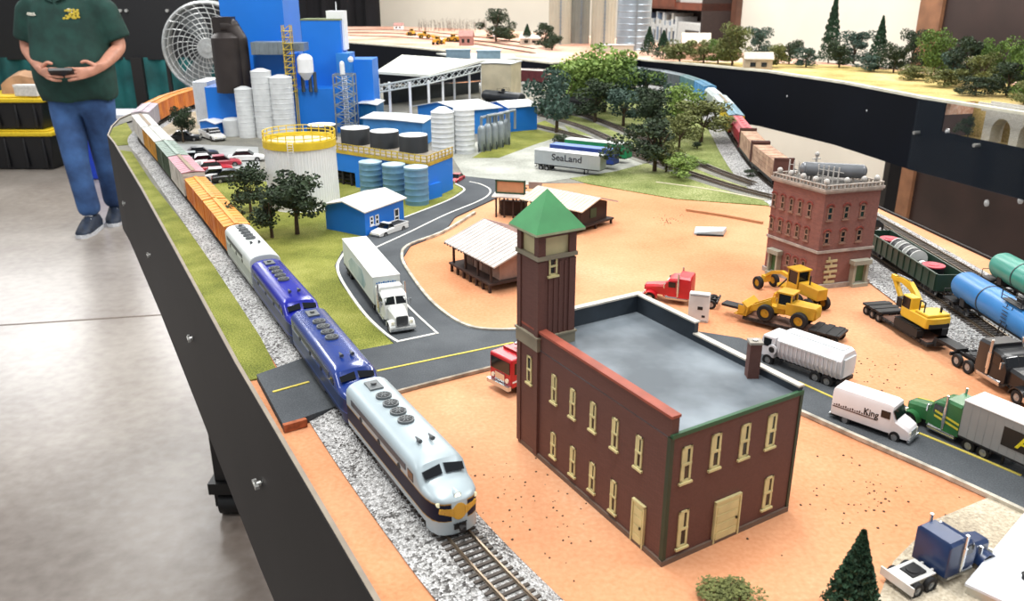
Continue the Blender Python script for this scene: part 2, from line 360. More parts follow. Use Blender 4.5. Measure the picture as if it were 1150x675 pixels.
line([(446,387), (493,377)], .28, white, 'road_line'); line([(493,377), (470,356), (452,338)], .2, white, 'road_line')
line([(308,449), (350,437)], .22, yel, 'road_line', h=.62); line([(424,420), (500,404), (581,387)], .22, yel, 'road_line')
line([(895,432), (960,461), (1060,502), (1150,540)], .22, yel, 'road_line')
line([(893,464), (960,494), (1060,538), (1150,580)], .3, M('#cfc8b8', .85, var=.3, scale=100, key='curb'), 'curb', h=.34)
line([(392,462), (445,444), (583,408)], .25, M('#a39786', .85, var=.3, scale=100, key='curb2'), 'curb', h=.3)
line([(320,487), (352,478)], .35, M('#b5633c', .9, var=.3, scale=150, key='rust'), 'curb', 'rust coloured edge of the crossing', h=.6)
line([(862,226), (800,214), (735,205)], .3, M('#d8cdb4', .85, key='curb3'), 'curb', h=.2)
line([(770,237), (815,244), (857,252)], .35, M('#c08d63', .9, key='ridge'), 'dirt_ridge', h=.3)
line([(560,210), (600,208)], .25, white, 'road_line')
reg('level_crossing', [(289,428), (319,485), (392,459), (428,448), (400,398), (352,405)], .0064, asph)
# ---- track paths
main_path = [(5.5, 24.5), (2.5, 29), (.15, 32.4), (-3.35, 38), (-9.9, 49.5), (-18.8, 66.5), (-40.8, 107), (-62, 145.5), (-74.5, 168.5)]
AC = (-22.5, 203); main_path += [(AC[0]+58*math.cos(t), AC[1]+58*math.sin(t)) for t in [math.radians(a) for a in (192, 176, 160, 144, 128, 112, 96, 80)]]
right_path = [(43, 25), (42.2, 45), (41.3, 60), (40.9, 75), (40.5, 90), (39.9, 112), (39.8, 128), (41.8, 147), (44.9, 169), (48.2, 193), (50.5, 214), (51.2, 232), (49.5, 250), (44, 267), (34, 279), (20, 284), (0, 284), (-20, 262)]
def ribbon(path, prof, name, m, label=None, step=1.5):     # sweep a left-right profile [(offset,z)...] along a path
    sp = spline(path, step); secs = []
    for x, y, h in sp: secs.append([(x-math.sin(h)*o_, y+math.cos(h)*o_, z) for o_, z in prof])
    return MB().loft(secs)
bal_prof = lambda w, h, l=None: [(-w, .1), (-w*.8, h*.7), (-w*.6, h), ((l or w)*.45, h), ((l or w)*.62, h*.7), ((l or w), .1)]
onT(ribbon(main_path, bal_prof(2.1, .42, 3.1), 'b', ball), 'ballast', ball)
onT(ribbon(right_path, bal_prof(2.2, .42, 4.4), 'b', ball), 'ballast', ball)
r2_path = [(49.0, 25), (48.0, 60), (47.2, 90), (46.2, 112), (44.8, 130), (43.6, 142)]
onT(ribbon(r2_path, bal_prof(2.6, .40), 'b', ball), 'ballast', ball)
tieM = M('#554d47', .8, var=.25, scale=80, key='tie'); railM = M('#8a7a68', .35, .75, var=.2, scale=60, key='rail')
tie_me = {}
def track(path, label, group=None, z0=.40, indiv=100, tie=tieM):
    sp = spline(path, .5); c0 = sp[len(sp)//8]
    root = thing('railway_track', label, 'track', c0[0], c0[1], z0, 0, group)
    for sd in (-1, 1):
        secs = [[(x-math.sin(h)*(sd*.62+o_)-c0[0], y+math.cos(h)*(sd*.62+o_)-c0[1], z) for o_, z in ((-.06, .12), (-.02, .14), (-.05, .3), (.05, .3), (.02, .14), (.06, .12))] for x, y, h in sp[::2]]
        MB().loft(secs).build('rail', railM, root)
    if 't' not in tie_me:
        b = MB(); b.box(-.1, .1, -1.12, 1.12, -.06, .12); tie_me['t'] = b.mesh('tie', tie)
    order = sorted(range(len(sp)), key=lambda i: sp[i][0]**2+sp[i][1]**2+(1e6 if sp[i][1] < 30 else 0))
    for i in order[:indiv]:
        x, y, h = sp[i]; inst('tie', tie_me['t'], root, (x-c0[0], y-c0[1], 0), (0, 0, h))
    if len(order) > indiv:
        b = MB()
        for i in order[indiv:]:
            x, y, h = sp[i]; b.T = Matrix.Translation((x-c0[0], y-c0[1], 0)) @ Matrix.Rotation(h, 4, 'Z'); b.box(-.14, .14, -1.08, 1.08, -.06, .14)
        tag(b.build('tie', tie, root), kind='stuff')
    return root
track(main_path, 'railway track carrying the long train along the black skirt')
track(right_path, 'railway track under the blue tank car and the green gondola')
track(r2_path, 'short outer track under the teal tank car')
y1 = [P(598,128), P(650,143), P(700,165), P(745,186), P(800,205), P(848,219), (40, 112)]
y2 = [P(610,120), P(660,132), P(710,152), P(745,168), P(800,192), P(850,210)]
y3 = [P(590,140), P(640,152), P(690,168), P(735,184)]
for q, lab in ((y1, 'siding track nearest the container trailers, curving to the brick building'), (y2, 'middle siding track through the pale grass, far side'), (y3, 'short weathered siding behind the green container')):
    onT(ribbon(q, bal_prof(2.1, .26), 'b', greyyd), 'ballast', greyyd, label='dull grey siding ballast'); track(q, lab, z0=.22)
# ================================================================ opposite table
fr = [P(*p) for p in ((375,47), (450,53), (500,58), (560,65), (622,72), (680,70), (720,68), (800,75), (860,81), (948,94), (1036,111), (1150,129))]
dx, dy = fr[-1][0]-fr[-2][0], fr[-1][1]-fr[-2][1]; L = math.hypot(dx, dy)
fr += [(fr[-1][0]+dx/L*60, fr[-1][1]+dy/L*60)]
bkp = [(p[0]+58, p[1]+8) for p in fr[-6:]][::-1]+[P(*p) for p in ((800,56), (720,46), (640,38), (560,34), (450,29.8), (365,29.8))]
opp = thing('layout_table', 'far model railway table with blue black fascia crossing behind everything', 'table', 1.6, 4.5, 0, real=True)
def onO(b, name, m, label=None, kind=None):
    o = b.build(name, m, opp); o.location = (-1.6, -4.5, TZ); return tag(o, label, kind=kind)
pink = Mground('pink_ground', [(.25, '#a8735c'), (.45, '#cf9c85'), (.6, '#dfb9a4'), (.8, '#e8d3c4')], 3, 120, bump=.3)
ochre = Mground('ochre_ground', [(.25, '#77703a'), (.45, '#b09a5b'), (.62, '#cdb37b'), (.8, '#dccaa0')], 5, 200, bump=.6)
cutA = next(i for i in range(len(fr)) if abs(fr[i][0]-P(1036,111)[0]) < .01)
_A, _B = fr[cutA], fr[cutA+2]; _L = math.dist(_A, _B); _n = (-(_B[1]-_A[1])/_L, (_B[0]-_A[0])/_L); _d = ((_B[0]-_A[0])/_L, (_B[1]-_A[1])/_L); _s0 = onwall(1062, 125, _A, _B)[0]
_p = (_A[0]+_d[0]*_s0, _A[1]+_d[1]*_s0)
b = MB(); b.prism(fr[:cutA+1]+[_p, (_p[0]+_n[0]*9.5, _p[1]+_n[1]*9.5), (_B[0]+_n[0]*9.5, _B[1]+_n[1]*9.5)]+bkp, -3.2, 0); onO(b, 'scenery_ground', pink)
b = MB(); b.prism([_p, _B, (_B[0]+_n[0]*9.4, _B[1]+_n[1]*9.4), (_p[0]+_n[0]*9.4, _p[1]+_n[1]*9.4)], -12, -9.0); b.prism([(_p[0]+_n[0]*9.3, _p[1]+_n[1]*9.3), (_B[0]+_n[0]*9.3, _B[1]+_n[1]*9.3), (_B[0]+_n[0]*10, _B[1]+_n[1]*10), (_p[0]+_n[0]*10, _p[1]+_n[1]*10)], -12, -.05); onO(b, 'canyon_ground', ochre)
i0 = 6
seg = [(p[0]+1.2, p[1]) for p in fr[i0:cutA+1]]
b = MB(); b.prism(seg+[(_p[0], _p[1]), (_p[0]+_n[0]*9.5, _p[1]+_n[1]*9.5), (_B[0]+_n[0]*9.5, _B[1]+_n[1]*9.5)]+[(p[0]+50, p[1]+8) for p in fr[i0+1:-1]][::-1], -.02, .12); onO(b, 'grass_ground', ochre, 'ochre and green scenery along the right side')
fas = M('#070c16', .75, var=.2, scale=3, spec=.12, key='fascia')
# canyon cut in the fascia where the viaduct stands
cutA = next(i for i in range(len(fr)) if abs(fr[i][0]-P(1036,111)[0]) < .01)
A_, B_ = fr[cutA], fr[cutA+2]; Lc = math.hypot(B_[0]-A_[0], B_[1]-A_[1])
def lp(s): return (A_[0]+(B_[0]-A_[0])*s/Lc, A_[1]+(B_[1]-A_[1])*s/Lc)
onO(band(fr[:cutA+1], -19.6, .2, -.5), 'fascia', fas)
s0 = onwall(1062, 125, A_, B_)[0]; zc = onwall(1083, 153, A_, B_)[1]; s1 = onwall(1076, 150, A_, B_)[0]; CANZ, CANS = zc, s1
onO(band([A_, lp(s0)], -19.6, .2, -.5), 'fascia', fas)
onO(band([lp(s0), lp(s0+.8), lp(s1)], -19.6, zc*.98, -.5), 'fascia', fas)
onO(band([lp(s1), lp(Lc)], -19.6, zc, -.5), 'fascia', fas)
onO(band([(q[0]-.6, q[1]-.3) for q in fr[:cutA+1]], .0, .7, 2.2), 'top_rim', M('#ddd8c4', .7, var=.15, scale=20, key='rimw'), 'cream top rim of the fascia')
onO(band([(A_[0]-.6, A_[1]-.3), (lp(Lc)[0]-.6, lp(Lc)[1]-.3)], .0, .7, 2.2), 'top_rim', M('#ddd8c4', .7, var=.15, scale=20, key='rimw'))
for px, py in ((885,108), (975,124), (1064,148), (1108,228), (1150-4,225)):
    for i in range(5, len(fr)-1):
        s_, z_ = onwall(px, py, fr[i], fr[i+1]); L = math.hypot(fr[i+1][0]-fr[i][0], fr[i+1][1]-fr[i][1])
        if 0 <= s_ <= L:
            x, y = fr[i][0]+(fr[i+1][0]-fr[i][0])*s_/L, fr[i][1]+(fr[i+1][1]-fr[i][1])*s_/L
            b = MB(); b.sph((x-.3, y, z_), .55, n=10, sc=(.5, 1, 1)); b.cyl((x-.2, y, z_), (x+.2, y, z_), .9, n=12); onO(b, 'bolt', M('#e8e8e8', .3, .5, key='boltw')); break
for s_ in (1.2, 2.4, 3.6, 5.0):
    for q in (((.75, s_+.9)), ):
        pass
for (x, y) in ((1.9, 4.1), (2.2, 2.7), (.9, 5.4), (-.3, 6.4)):
    b = MB(); b.box(x-.03, x+.03, y-.03, y+.03, 0, TZ-.037); o = b.build('leg', legm, opp, u=1); o.location = (-1.6, -4.5, 0)
# ================================================================ rolling stock (local +x = front)
def cum(path):
    sp = spline(path, .25); return sp
SPM, SPR, SP2 = cum(main_path), cum(right_path), cum(r2_path)
def atY(sp, Y):                    # arclength index at depth Y (first crossing)
    for i, q in enumerate(sp):
        if q[1] >= Y: return i*.25
    return 0
def pose(sp, s0, s1):              # vehicle spanning arclengths s0..s1, facing s0
    a = sp[max(0, min(len(sp)-1, int(s0/.25)))]; b = sp[max(0, min(len(sp)-1, int(s1/.25)))]
    return ((a[0]+b[0])/2, (a[1]+b[1])/2, math.atan2(a[1]-b[1], a[0]-b[0]), math.hypot(a[0]-b[0], a[1]-b[1]))
ZR = .70
blk = M('#1b1b1d', .6, key='trainblack'); steel = M('#8f8f8f', .3, .8, key='steel')
RW = {}
def bogie(root, x, wb=1.7, r=.36, name='truck'):
    if 'w' not in RW:
        b = MB(); 
        for sx in (-1, 1):
            b.cyl((sx*wb/2, -.72, 0), (sx*wb/2, -.60, 0), r, n=16, mi=1); b.cyl((sx*wb/2, .60, 0), (sx*wb/2, .72, 0), r, n=16, mi=1); b.cyl((sx*wb/2, -.95, 0), (sx*wb/2, .95, 0), .08, n=8, mi=1)
        for sy in (-1, 1):
            b.hexa([(-wb/2-.3, sy*.86, -.12), (wb/2+.3, sy*.86, -.12), (wb/2+.3, sy*.98, -.12), (-wb/2-.3, sy*.98, -.12)], [(-wb/2-.1, sy*.86, .22), (wb/2+.1, sy*.86, .22), (wb/2+.1, sy*.98, .22), (-wb/2-.1, sy*.98, .22)])
            for q in (-.25, 0, .25): b.cyl((q, sy*1.0, -.1), (q, sy*1.0, .2), .09, n=8)
            for q in (-wb/2, wb/2): b.cyl((q, sy*.98, 0), (q, sy*1.06, 0), .13, n=8)
        b.box(-.2, .2, -.9, .9, 0, .28)
        RW['w'] = b.mesh('truck', [blk, steel])
    inst(name, RW['w'], root, (x, 0, r+.0))
def coupler(root, x, s):
    k = 'cp'
    if k not in RW:
        b = MB(); b.box(0, .42, -.08, .08, -.07, .07); b.box(.34, .56, -.16, .14, -.12, .12); b.box(.5, .62, -.16, -.04, -.1, .1); RW[k] = b.mesh('coupler', blk)
    inst('coupler', RW[k], root, (x, 0, .62), (0, 0, 0 if s > 0 else math.pi))
def f_unit(label, L, top, bandc, low, stripe, nose=True, group=None, emblem=None, roofc=None):
    root = thing('diesel_locomotive', label, 'locomotive', group=group); h = L/2
    zs = [.55, .95, 1.02, 2.02, 2.09]
    def sec(x, hw, sh, zt, zb=.55):
        ys = [hw*.97, hw, hw, hw, hw]
        pts = [(x, -y, max(z, zb)) for y, z in zip(ys, zs)]+[(x, -hw, sh)]
        for t in (20, 40, 60, 78): pts.append((x, -hw*math.cos(R(t))**.7, sh+(zt-sh)*math.sin(R(t))))
        pts.append((x, 0, zt))
        return pts+[(x, -y, z) for _, y, z in pts[-2::-1]]
    W_ = 1.32
    if nose:
        S = [(h, .42, 2.1, 2.14), (h-.1, .74, 2.12, 2.28), (h-.3, 1.0, 2.14, 2.42), (h-.62, 1.18, 2.16, 2.54), (h-1.1, 1.28, 2.18, 2.64), (h-1.55, W_, 2.2, 2.7), (h-1.75, W_, 2.25, 2.78), (h-2.3, W_, 2.85, 3.42), (h-2.75, W_, 2.9, 3.55), (h-3.2, W_, 2.9, 3.57), (-h+.05, W_, 2.9, 3.57), (-h, W_*.96, 2.85, 3.5)]
    else: S = [(h, W_*.96, 2.85, 3.5), (h-.05, W_, 2.9, 3.57), (-h+.05, W_, 2.9, 3.57), (-h, W_*.96, 2.85, 3.5)]
    secs = [sec(*q) for q in S]
    bands = [2, 3, 1, 3]+[0]*1+[0]*5+[0]*5+[0]+[3, 1, 3, 2]+[2]
    n = len(secs[0]); bands = (bands+[0]*n)[:n]
    # bands mirrored explicitly
    bands = [2, 3, 1, 3, 0]+[0]*10+[0, 3, 1, 3, 2]; bands = bands[:n-1]+[2]
    while len(bands) < n: bands.append(2)
    MB().loft(secs, 0, bands=bands).build('body', [top, bandc, low, stripe], root, ang=32)
    b = MB(); b.box(-h+.1, h-(1.2 if nose else .1), -1.2, 1.2, .38, .6); b.box(-1.6, 1.6, -1.15, 1.15, .12, .55); b.build('underframe', blk, root)
    b = MB(); b.cyl((-1.7, -1.0, .35), (1.7, -1.0, .35), .28, n=12); b.cyl((-1.7, 1.0, .35), (1.7, 1.0, .35), .28, n=12); b.build('fuel_tank', M('#3b3b3d', .5), root)
    bogie(root, h-3.0); bogie(root, -h+2.3)
    fanm = M('#6a6e70', .5, .3, key='fan'); dk = M('#23262a', .6, key='louv')
    for k in range(4):
        x = -h*.55+k*1.15; b = MB(); b.cyl((x, 0, 3.5), (x, 0, 3.72), .46, n=18); b.cyl((x, 0, 3.72), (x, 0, 3.74), .36, n=18, mi=1)
        for a in range(4): b.T = Matrix.Translation((x, 0, 3.74)) @ Matrix.Rotation(a*math.pi/4, 4, 'Z'); b.box(-.36, .36, -.03, .03, 0, .03)
        b.T = Matrix(); b.build('roof_fan', [fanm, dk], root)
    b = MB(); b.box(-h+.7, -h+1.9, -.4, .4, 3.5, 3.68); b.cyl((-h+1.3, 0, 3.6), (-h+1.3, 0, 3.85), .17, n=10); b.build('exhaust_hatch', fanm, root)
    for sy in (-.35, .35):
        b = MB(); b.cyl((h-4.3, sy, 3.5), (h-4.3, sy, 3.75), .05, n=6); b.cyl((h-4.5, sy, 3.76), (h-3.9, sy, 3.76), .045, .13, n=10); b.build('horn', M('#4a4d50', .5), root)
    for sy in (-1, 1):                          # side grilles, portholes and doors
        b = MB(); b.box(-h+1, -h+1+(L-4.6), sy*W_-.03, sy*W_+.0, 2.43, 2.82)
        for k in range(9): b.box(-h+1+k*(L-4.6)/9, -h+1+(k+.82)*(L-4.6)/9, sy*W_-.02, sy*W_+.02, 2.45, 2.8)
        b.build('side_grille', M('#5c6066', .5, .4, key='grille'), root)
    for sy in (-1, 1):
        for x in (-h+2.6, -h+5.6, -h+8.6):
            b = MB(); b.cyl((x, sy*(W_-.02), 2.15), (x, sy*(W_+.03), 2.15), .2, n=14); b.build('porthole', dk, root)
    if nose:
        gl = M('#0c1116', .12, key='wind')
        for sy in (-1, 1):
            def q(u_, v_): # on the slanted windshield
                return (h-1.77-.52*v_+.05, sy*u_, 2.86+.55*v_)
            b = MB(); pts = [q(.1, .0), q(1.05, -.12), q(1.08, .45), q(.1, .72)]
            b.hexa([(p[0]-.1, p[1], p[2]-.05) for p in pts], [(p[0]+.02, p[1], p[2]+.02) for p in pts]); b.build('windshield', gl, root)
            b = MB(); b.box(h-3.3, h-2.6, sy*W_-.03, sy*W_+.03, 2.2, 2.75); b.build('cab_window', gl, root)
        b = MB(); b.cyl((h-.75, 0, 2.36), (h-.18, 0, 2.36), .2, n=16); b.cyl((h-.18, 0, 2.36), (h-.14, 0, 2.36), .15, n=16, mi=1); b.build('headlight', [top, M('#fff6d8', .2, emit=1.2, key='lens')], root)
        for sy in (-1, 1):
            b = MB(); b.cyl((h-.7, sy*.92, 2.02), (h-.25, sy*.95, 2.02), .14, n=12); b.build('number_light', M('#f4f0c8', .3, emit=.3, key='nl'), root)
        b = MB()                                # pilot with coupler slot
        ps = [(h+.02, .4), (h-.12, .8), (h-.35, 1.05), (h-.8, 1.22), (h-1.3, 1.25)]
        secs = [[(x, -w_, .18), (x, -w_, .98), (x, w_, .98), (x, w_, .18)] for x, w_ in ps]
        b.loft(secs, 0); b.build('pilot', low, root)
        b = MB(); b.box(h-.1, h+.06, -.32, .32, .45, .8); b.build('coupler_door', blk, root)
        b = MB()
        for k in range(5): b.box(h-.12, h+.1, -.32+k*.16-.03, -.32+k*.16+.03, .78, .82)
        b.build('step', blk, root)
        coupler(root, h-.1, 1)
        if emblem:
            e = MB(); pts = []
            for k in range(18):
                t = 2*math.pi*k/18; rr = 1+.28*abs(math.cos(2*t)); pts.append((h+.03, .4*rr*math.cos(t), 1.5+.4*rr*math.sin(t)))
            e.add(pts+[(p[0]-.15, p[1], p[2]) for p in pts], [tuple(range(18)), tuple(range(35, 17, -1))]+[(k, (k+1) % 18, 18+(k+1) % 18, 18+k) for k in range(18)])
            for sy in (-1, 1):                  # swept wings beside the medallion
                w0 = [(h+.02, sy*.3, 1.75), (h+.02, sy*.3, 1.25), (h-.22, sy*.98, 1.52), (h-.18, sy*.95, 1.8)]
                e.hexa([(p[0]-.2, p[1], p[2]) for p in w0], [(p[0]+.035, p[1]*1.0, p[2]) for p in w0])
            e.build('emblem', M(emblem, .4, key='emb'), root, label='gold winged nose emblem')
    coupler(root, -h, -1)
    b = MB(); b.box(-h-.12, -h, -.5, .5, .7, 2.7); b.build('gangway', blk, root)
    root.scale = (1, 1, 1)
    return root
silver = M('#a9b7bd', .38, .15, var=.05, scale=25, key='lococream'); navy = M('#0b1530', .5, spec=.2, key='navy'); gold = M('#b08a35', .4, key='gold')
blueA = M('#16388a', .22, .1, coat=.5, var=.25, scale=18, key='blueA'); blueB = M('#141f9c', .22, .1, var=.2, scale=18, key='blueB'); blueD = M('#162f5e', .35, key='blueD'); blueDD = M('#10204a', .4, key='blueDD')
s0 = atY(SPM, 36.9)
def on(root, sp, a, b, nom, z=ZR, sz=1, sl=None):
    X, Y, hd, L = pose(sp, a, b); put(root, X, Y, z, hd, 1); root.scale = (L/nom, 1.1 if root.name.startswith('diesel') else 1, sz); return root
l1 = f_unit('silver grey diesel locomotive with gold emblem leading the train', 13.2, silver, navy, silver, gold, emblem='#d9a53a'); on(l1, SPM, s0, s0+13.6, 13.2, sz=1.0)
l2 = f_unit('dark blue diesel locomotive coupled right behind the silver grey leader', 14.4, blueA, blueD, blueDD, M('#3a5fae', .4)); on(l2, SPM, s0+13.8, s0+28.3, 14.4, sz=.95)
l3 = f_unit('brighter royal blue diesel locomotive, third in the train', 14.4, blueB, M('#1a2660', .35), blueDD, M('#3f55c8', .4)); on(l3, SPM, s0+28.7, s0+43.1, 14.4, sz=.95)
l4 = f_unit('pale silver cabless locomotive just ahead of the orange boxcars', 12.4, M('#cfd4d2', .4, .1, var=.06), M('#aab0b0', .4), M('#8f9494', .4), M('#d9dcd9', .4), nose=False); on(l4, SPM, s0+43.5, s0+55.9, 12.4, sz=1.05)
# ---- freight cars
def boxcar(label, L, side, roof, H=3.5, group=None, ribs=True, door=None, cat='boxcar', W_=1.32):
    root = thing('boxcar', label, cat, group=group); h = L/2
    b = MB(); b.box(-h, h, -W_, W_, .75, H-.1)
    if ribs:
        n = int(L/1.1)
        for k in range(n+1):
            x = -h+.06+k*(L-.12)/n
            for sy in (-1, 1): b.box(x-.05, x+.05, sy*W_-.05, sy*W_+.05, .78, H-.12)
        for k in range(4):
            y = -W_+.3+k*.68
            for sx in (-1, 1): b.box(sx*h-.04, sx*h+.04, y, y+.1, .8, H-.15)
    b.build('body', side, root)
    b = MB(); b.hexa([(-h-.04, -W_-.05, H-.12), (h+.04, -W_-.05, H-.12), (h+.04, 0, H+.02), (-h-.04, 0, H+.02)], [(-h-.04, -W_-.05, H-.04), (h+.04, -W_-.05, H-.04), (h+.04, 0, H+.12), (-h-.04, 0, H+.12)])
    b.hexa([(-h-.04, 0, H+.02), (h+.04, 0, H+.02), (h+.04, W_+.05, H-.12), (-h-.04, W_+.05, H-.12)], [(-h-.04, 0, H+.12), (h+.04, 0, H+.12), (h+.04, W_+.05, H-.04), (-h-.04, W_+.05, H-.04)])
    n = int(L/1.3)
    for k in range(n+1):
        x = -h+k*L/n
        for sy in (-1, 1): b.hexa([(x-.04, sy*W_, H-.06), (x+.04, sy*W_, H-.06), (x+.04, 0, H+.1), (x-.04, 0, H+.1)], [(x-.04, sy*W_, H+.0), (x+.04, sy*W_, H+.0), (x+.04, 0, H+.17), (x-.04, 0, H+.17)])
    b.build('roof', roof, root)
    b = MB(); b.box(-h, h, -.24, .24, H+.18, H+.22); b.build('roof_walk', M('#8c7a64', .7, key='walk') if not ribs else roof, root)
    for sy in (-1, 1):
        b = MB(); b.box(-1.0, 1.0, sy*(W_+.04)-.04, sy*(W_+.04)+.04, .85, H-.2)
        for z in (1.2, 1.8, 2.4, 3.0): b.box(-.95, .95, sy*(W_+.09)-.02, sy*(W_+.09)+.02, z, z+.08)
        b.build('door', door or side, root)
    b = MB(); b.box(-h+.1, h-.1, -.25, .25, .5, .78); b.box(-h, h, -W_+.05, W_-.05, .68, .8)
    b.build('underframe', blk, root)
    b = MB()
    for sx in (-1, 1):
        for k in range(7): b.box(sx*(h+.06)-.03, sx*(h+.06)+.03, -W_+.05, -W_+.5, .9+k*.36, .95+k*.36)
    b.build('ladder', side, root)
    bogie(root, h-1.8); bogie(root, -h+1.8); coupler(root, h, 1); coupler(root, -h, -1)
    return root
orange = M('#d9822e', .6, var=.25, scale=30, col2='#b8602a', key='orange'); orangeR = M('#e59a3e', .6, var=.2, scale=25, key='orangeR')
def setcar(root, sp, Y0, Y1, nom):
    a, b = atY(sp, Y0), atY(sp, Y1); on(root, sp, a+.2, b-.2, nom)
    if Y0 > 105: root.scale = (root.scale[0], 1.12, 1.18)
    return root
setcar(boxcar('orange boxcar coupled behind the pale silver unit', 13, orange, orangeR), SPM, 86.6, 98.4, 13)
setcar(boxcar('orange boxcar next to the pink roofed white one', 13, orange, orangeR), SPM, 98.6, 111.0, 13)
setcar(boxcar('white boxcar with dusty pink roof beside the parking lot', 13, M('#cfc6bd', .6, col2='#a39a92'), M('#c0909a', .6, col2='#a87f86'), ribs=False), SPM, 111.5, 123.2, 13)
setcar(boxcar('dark green boxcar with grey green roof', 13, M('#4c5a48', .7, col2='#37432f'), M('#86968c', .6)), SPM, 123.6, 136.2, 13)
setcar(boxcar('golden yellow boxcar with pale grey roof', 14, M('#d0932c', .6, col2='#a3722c'), M('#cdcdc6', .6)), SPM, 136.6, 151.6, 14)
setcar(boxcar('white boxcar ahead of the bend', 14, M('#c9c2bb', .6), M('#dddcd8', .6), ribs=False), SPM, 152, 167.4, 14)
a = atY(SPM, 167.8)
for k, (lab, sd, rf) in enumerate((('off white boxcar with pinkish roof entering the bend', M('#bcb4b4', .6), M('#cbbcc4', .6)), ('orange boxcar at the tip of the bend', orange, orangeR), ('orange boxcar halfway round the bend', orange, orangeR), ('orange boxcar beside the white ribbed silo block', orange, M('#c8b49a', .6)), ('orange boxcar mostly hidden behind the blue plant', orange, orangeR))):
    on(boxcar(lab, 14, sd, rf), SPM, a+.2+k*14.6, a+14.2+k*14.6, 14, sz=1.3).scale.y = 1.2
# right hand train
tan = M('#c9a88e', .8, col2='#9a7763', scale=60); 
def lumber(label, L, m, end):
    root = thing('freight_car', label, 'freight car'); h = L/2
    b = MB(); b.box(-h, h, -1.3, 1.3, .7, .95); b.build('deck', blk, root)
    for sx in (-1, 1):
        b = MB(); b.box(sx*h-.15, sx*h+.15, -1.3, -1.05, .9, 3.7); b.box(sx*h-.15, sx*h+.15, 1.05, 1.3, .9, 3.7); b.box(sx*h-.15, sx*h+.15, -1.3, 1.3, 3.5, 3.75); b.box(sx*h-.06, sx*h+.06, -1.05, 1.05, .9, 3.5); b.build('bulkhead', end, root)
    for k in range(3):
        b = MB(); x0 = -h+.25+k*(L-.5)/3
        for j in range(4): b.box(x0+.04, x0+(L-.5)/3-.04, -1.2, 1.2, .97+j*.6, 1.52+j*.6)
        for j in range(4): b.box(x0+.3+j*.9, x0+.4+j*.9, -1.22, 1.22, .97, 3.36)
        b.build('load', m, root)
    bogie(root, h-1.8); bogie(root, -h+1.8); coupler(root, h, 1); coupler(root, -h, -1); return root
brn = M('#5d3a32', .7, key='brn')
setcar(lumber('tan stacked load car with brown end frames, half hidden by the red brick building', 13, tan, brn), SPR, 120, 134.5, 13)
setcar(lumber('tan stacked load car with brown end frames behind the red hopper', 13, tan, brn), SPR, 135, 148.5, 13)
def hopper(label, L, side, roof, low=None, cat='hopper car', group=None, H=3.5):
    root = thing('hopper_car', label, cat, group=group); h = L/2
    S = []
    for x, zb in ((-h, 2.3), (-h+1.6, 1.0), (h-1.6, 1.0), (h, 2.3)):
        S.append([(x, -1.0, zb), (x, -1.3, max(zb+.1, 1.7)), (x, -1.3, H-.5), (x, -.7, H), (x, .7, H), (x, 1.3, H-.5), (x, 1.3, max(zb+.1, 1.7)), (x, 1.0, zb)])
    b = MB(); b.loft(S)
    n = int(L/1.2)
    for k in range(n+1):
        x = -h+.05+k*(L-.1)/n
        for sy in (-1, 1): b.box(x-.05, x+.05, sy*1.3-.06, sy*1.3+.06, 1.75, H-.5)
    b.build('body', side, root)
    b = MB()
    for k in range(3):
        x = -L/4+k*L/4; b.hexa([(x-1, -.8, 1.05), (x+1, -.8, 1.05), (x+1, .8, 1.05), (x-1, .8, 1.05)], [(x-.3, -.3, .3), (x+.3, -.3, .3), (x+.3, .3, .3), (x-.3, .3, .3)])
    b.build('hopper_chute', low or side, root)
    b = MB(); b.box(-h+.3, h-.3, -.75, .75, H, H+.06)
    for k in range(6): x = -h+1.2+k*(L-2.4)/5; b.cyl((x, 0, H+.05), (x, 0, H+.14), .32, n=12)
    b.build('roof_hatch', roof, root)
    for sx in (-1, 1):
        b = MB(); b.box(sx*h-.06, sx*h+.06, -1.3, 1.3, .75, .9)
        for y in (-1.2, 1.2): b.cyl((sx*h, y, .8), (sx*(h-.1), y, 2.5), .07, n=6)
        for k in range(8): b.box(sx*(h+.02)-.03, sx*(h+.02)+.03, -1.25, -.8, .9+k*.34, .94+k*.34)
        b.build('end_frame', side, root)
    b = MB(); b.box(-h, h, -.2, .2, .55, .75); b.build('underframe', blk, root)
    bogie(root, h-1.7); bogie(root, -h+1.7); coupler(root, h, 1); coupler(root, -h, -1); return root
setcar(hopper('bright red covered hopper car on the far right track', 14, M('#b02f3c', .5, col2='#8a2433'), M('#c8505a', .5)), SPR, 149, 166, 14)
setcar(boxcar('yellow boxcar with blue grey roof next to the red hopper', 15, M('#d8bb1e', .5), M('#6f93a4', .5)), SPR, 166.5, 184, 15)
setcar(boxcar('white boxcar on the far right curve behind olive bushes', 15, M('#d3d6d3', .5), M('#b9c6ca', .5), ribs=False), SPR, 184.6, 201, 15)
setcar(hopper('pale grey covered hopper on the far curve', 15, M('#a9b3b4', .5), M('#c3cccd', .5)), SPR, 201.6, 217, 15)
a = atY(SPR, 217.5)
for k, (lab, sd, rf) in enumerate((('sky blue boxcar on the far curve above the bushes', '#3f8ac4', '#4e87a8'), ('teal grey boxcar behind the sky blue one', '#3f6f78', '#67878c'), ('dark grey boxcar near the end of the far curve', '#4a5258', '#7f8a90'), ('blackish boxcar along the black fascia behind the big trees', '#2d3238', '#5f686e'))):
    on(boxcar(lab, 14, M(sd, .5), M(rf, .5)), SPR, a+.2+k*14.8, a+14.4+k*14.8, 14, sz=1.25).scale.y = 1.15
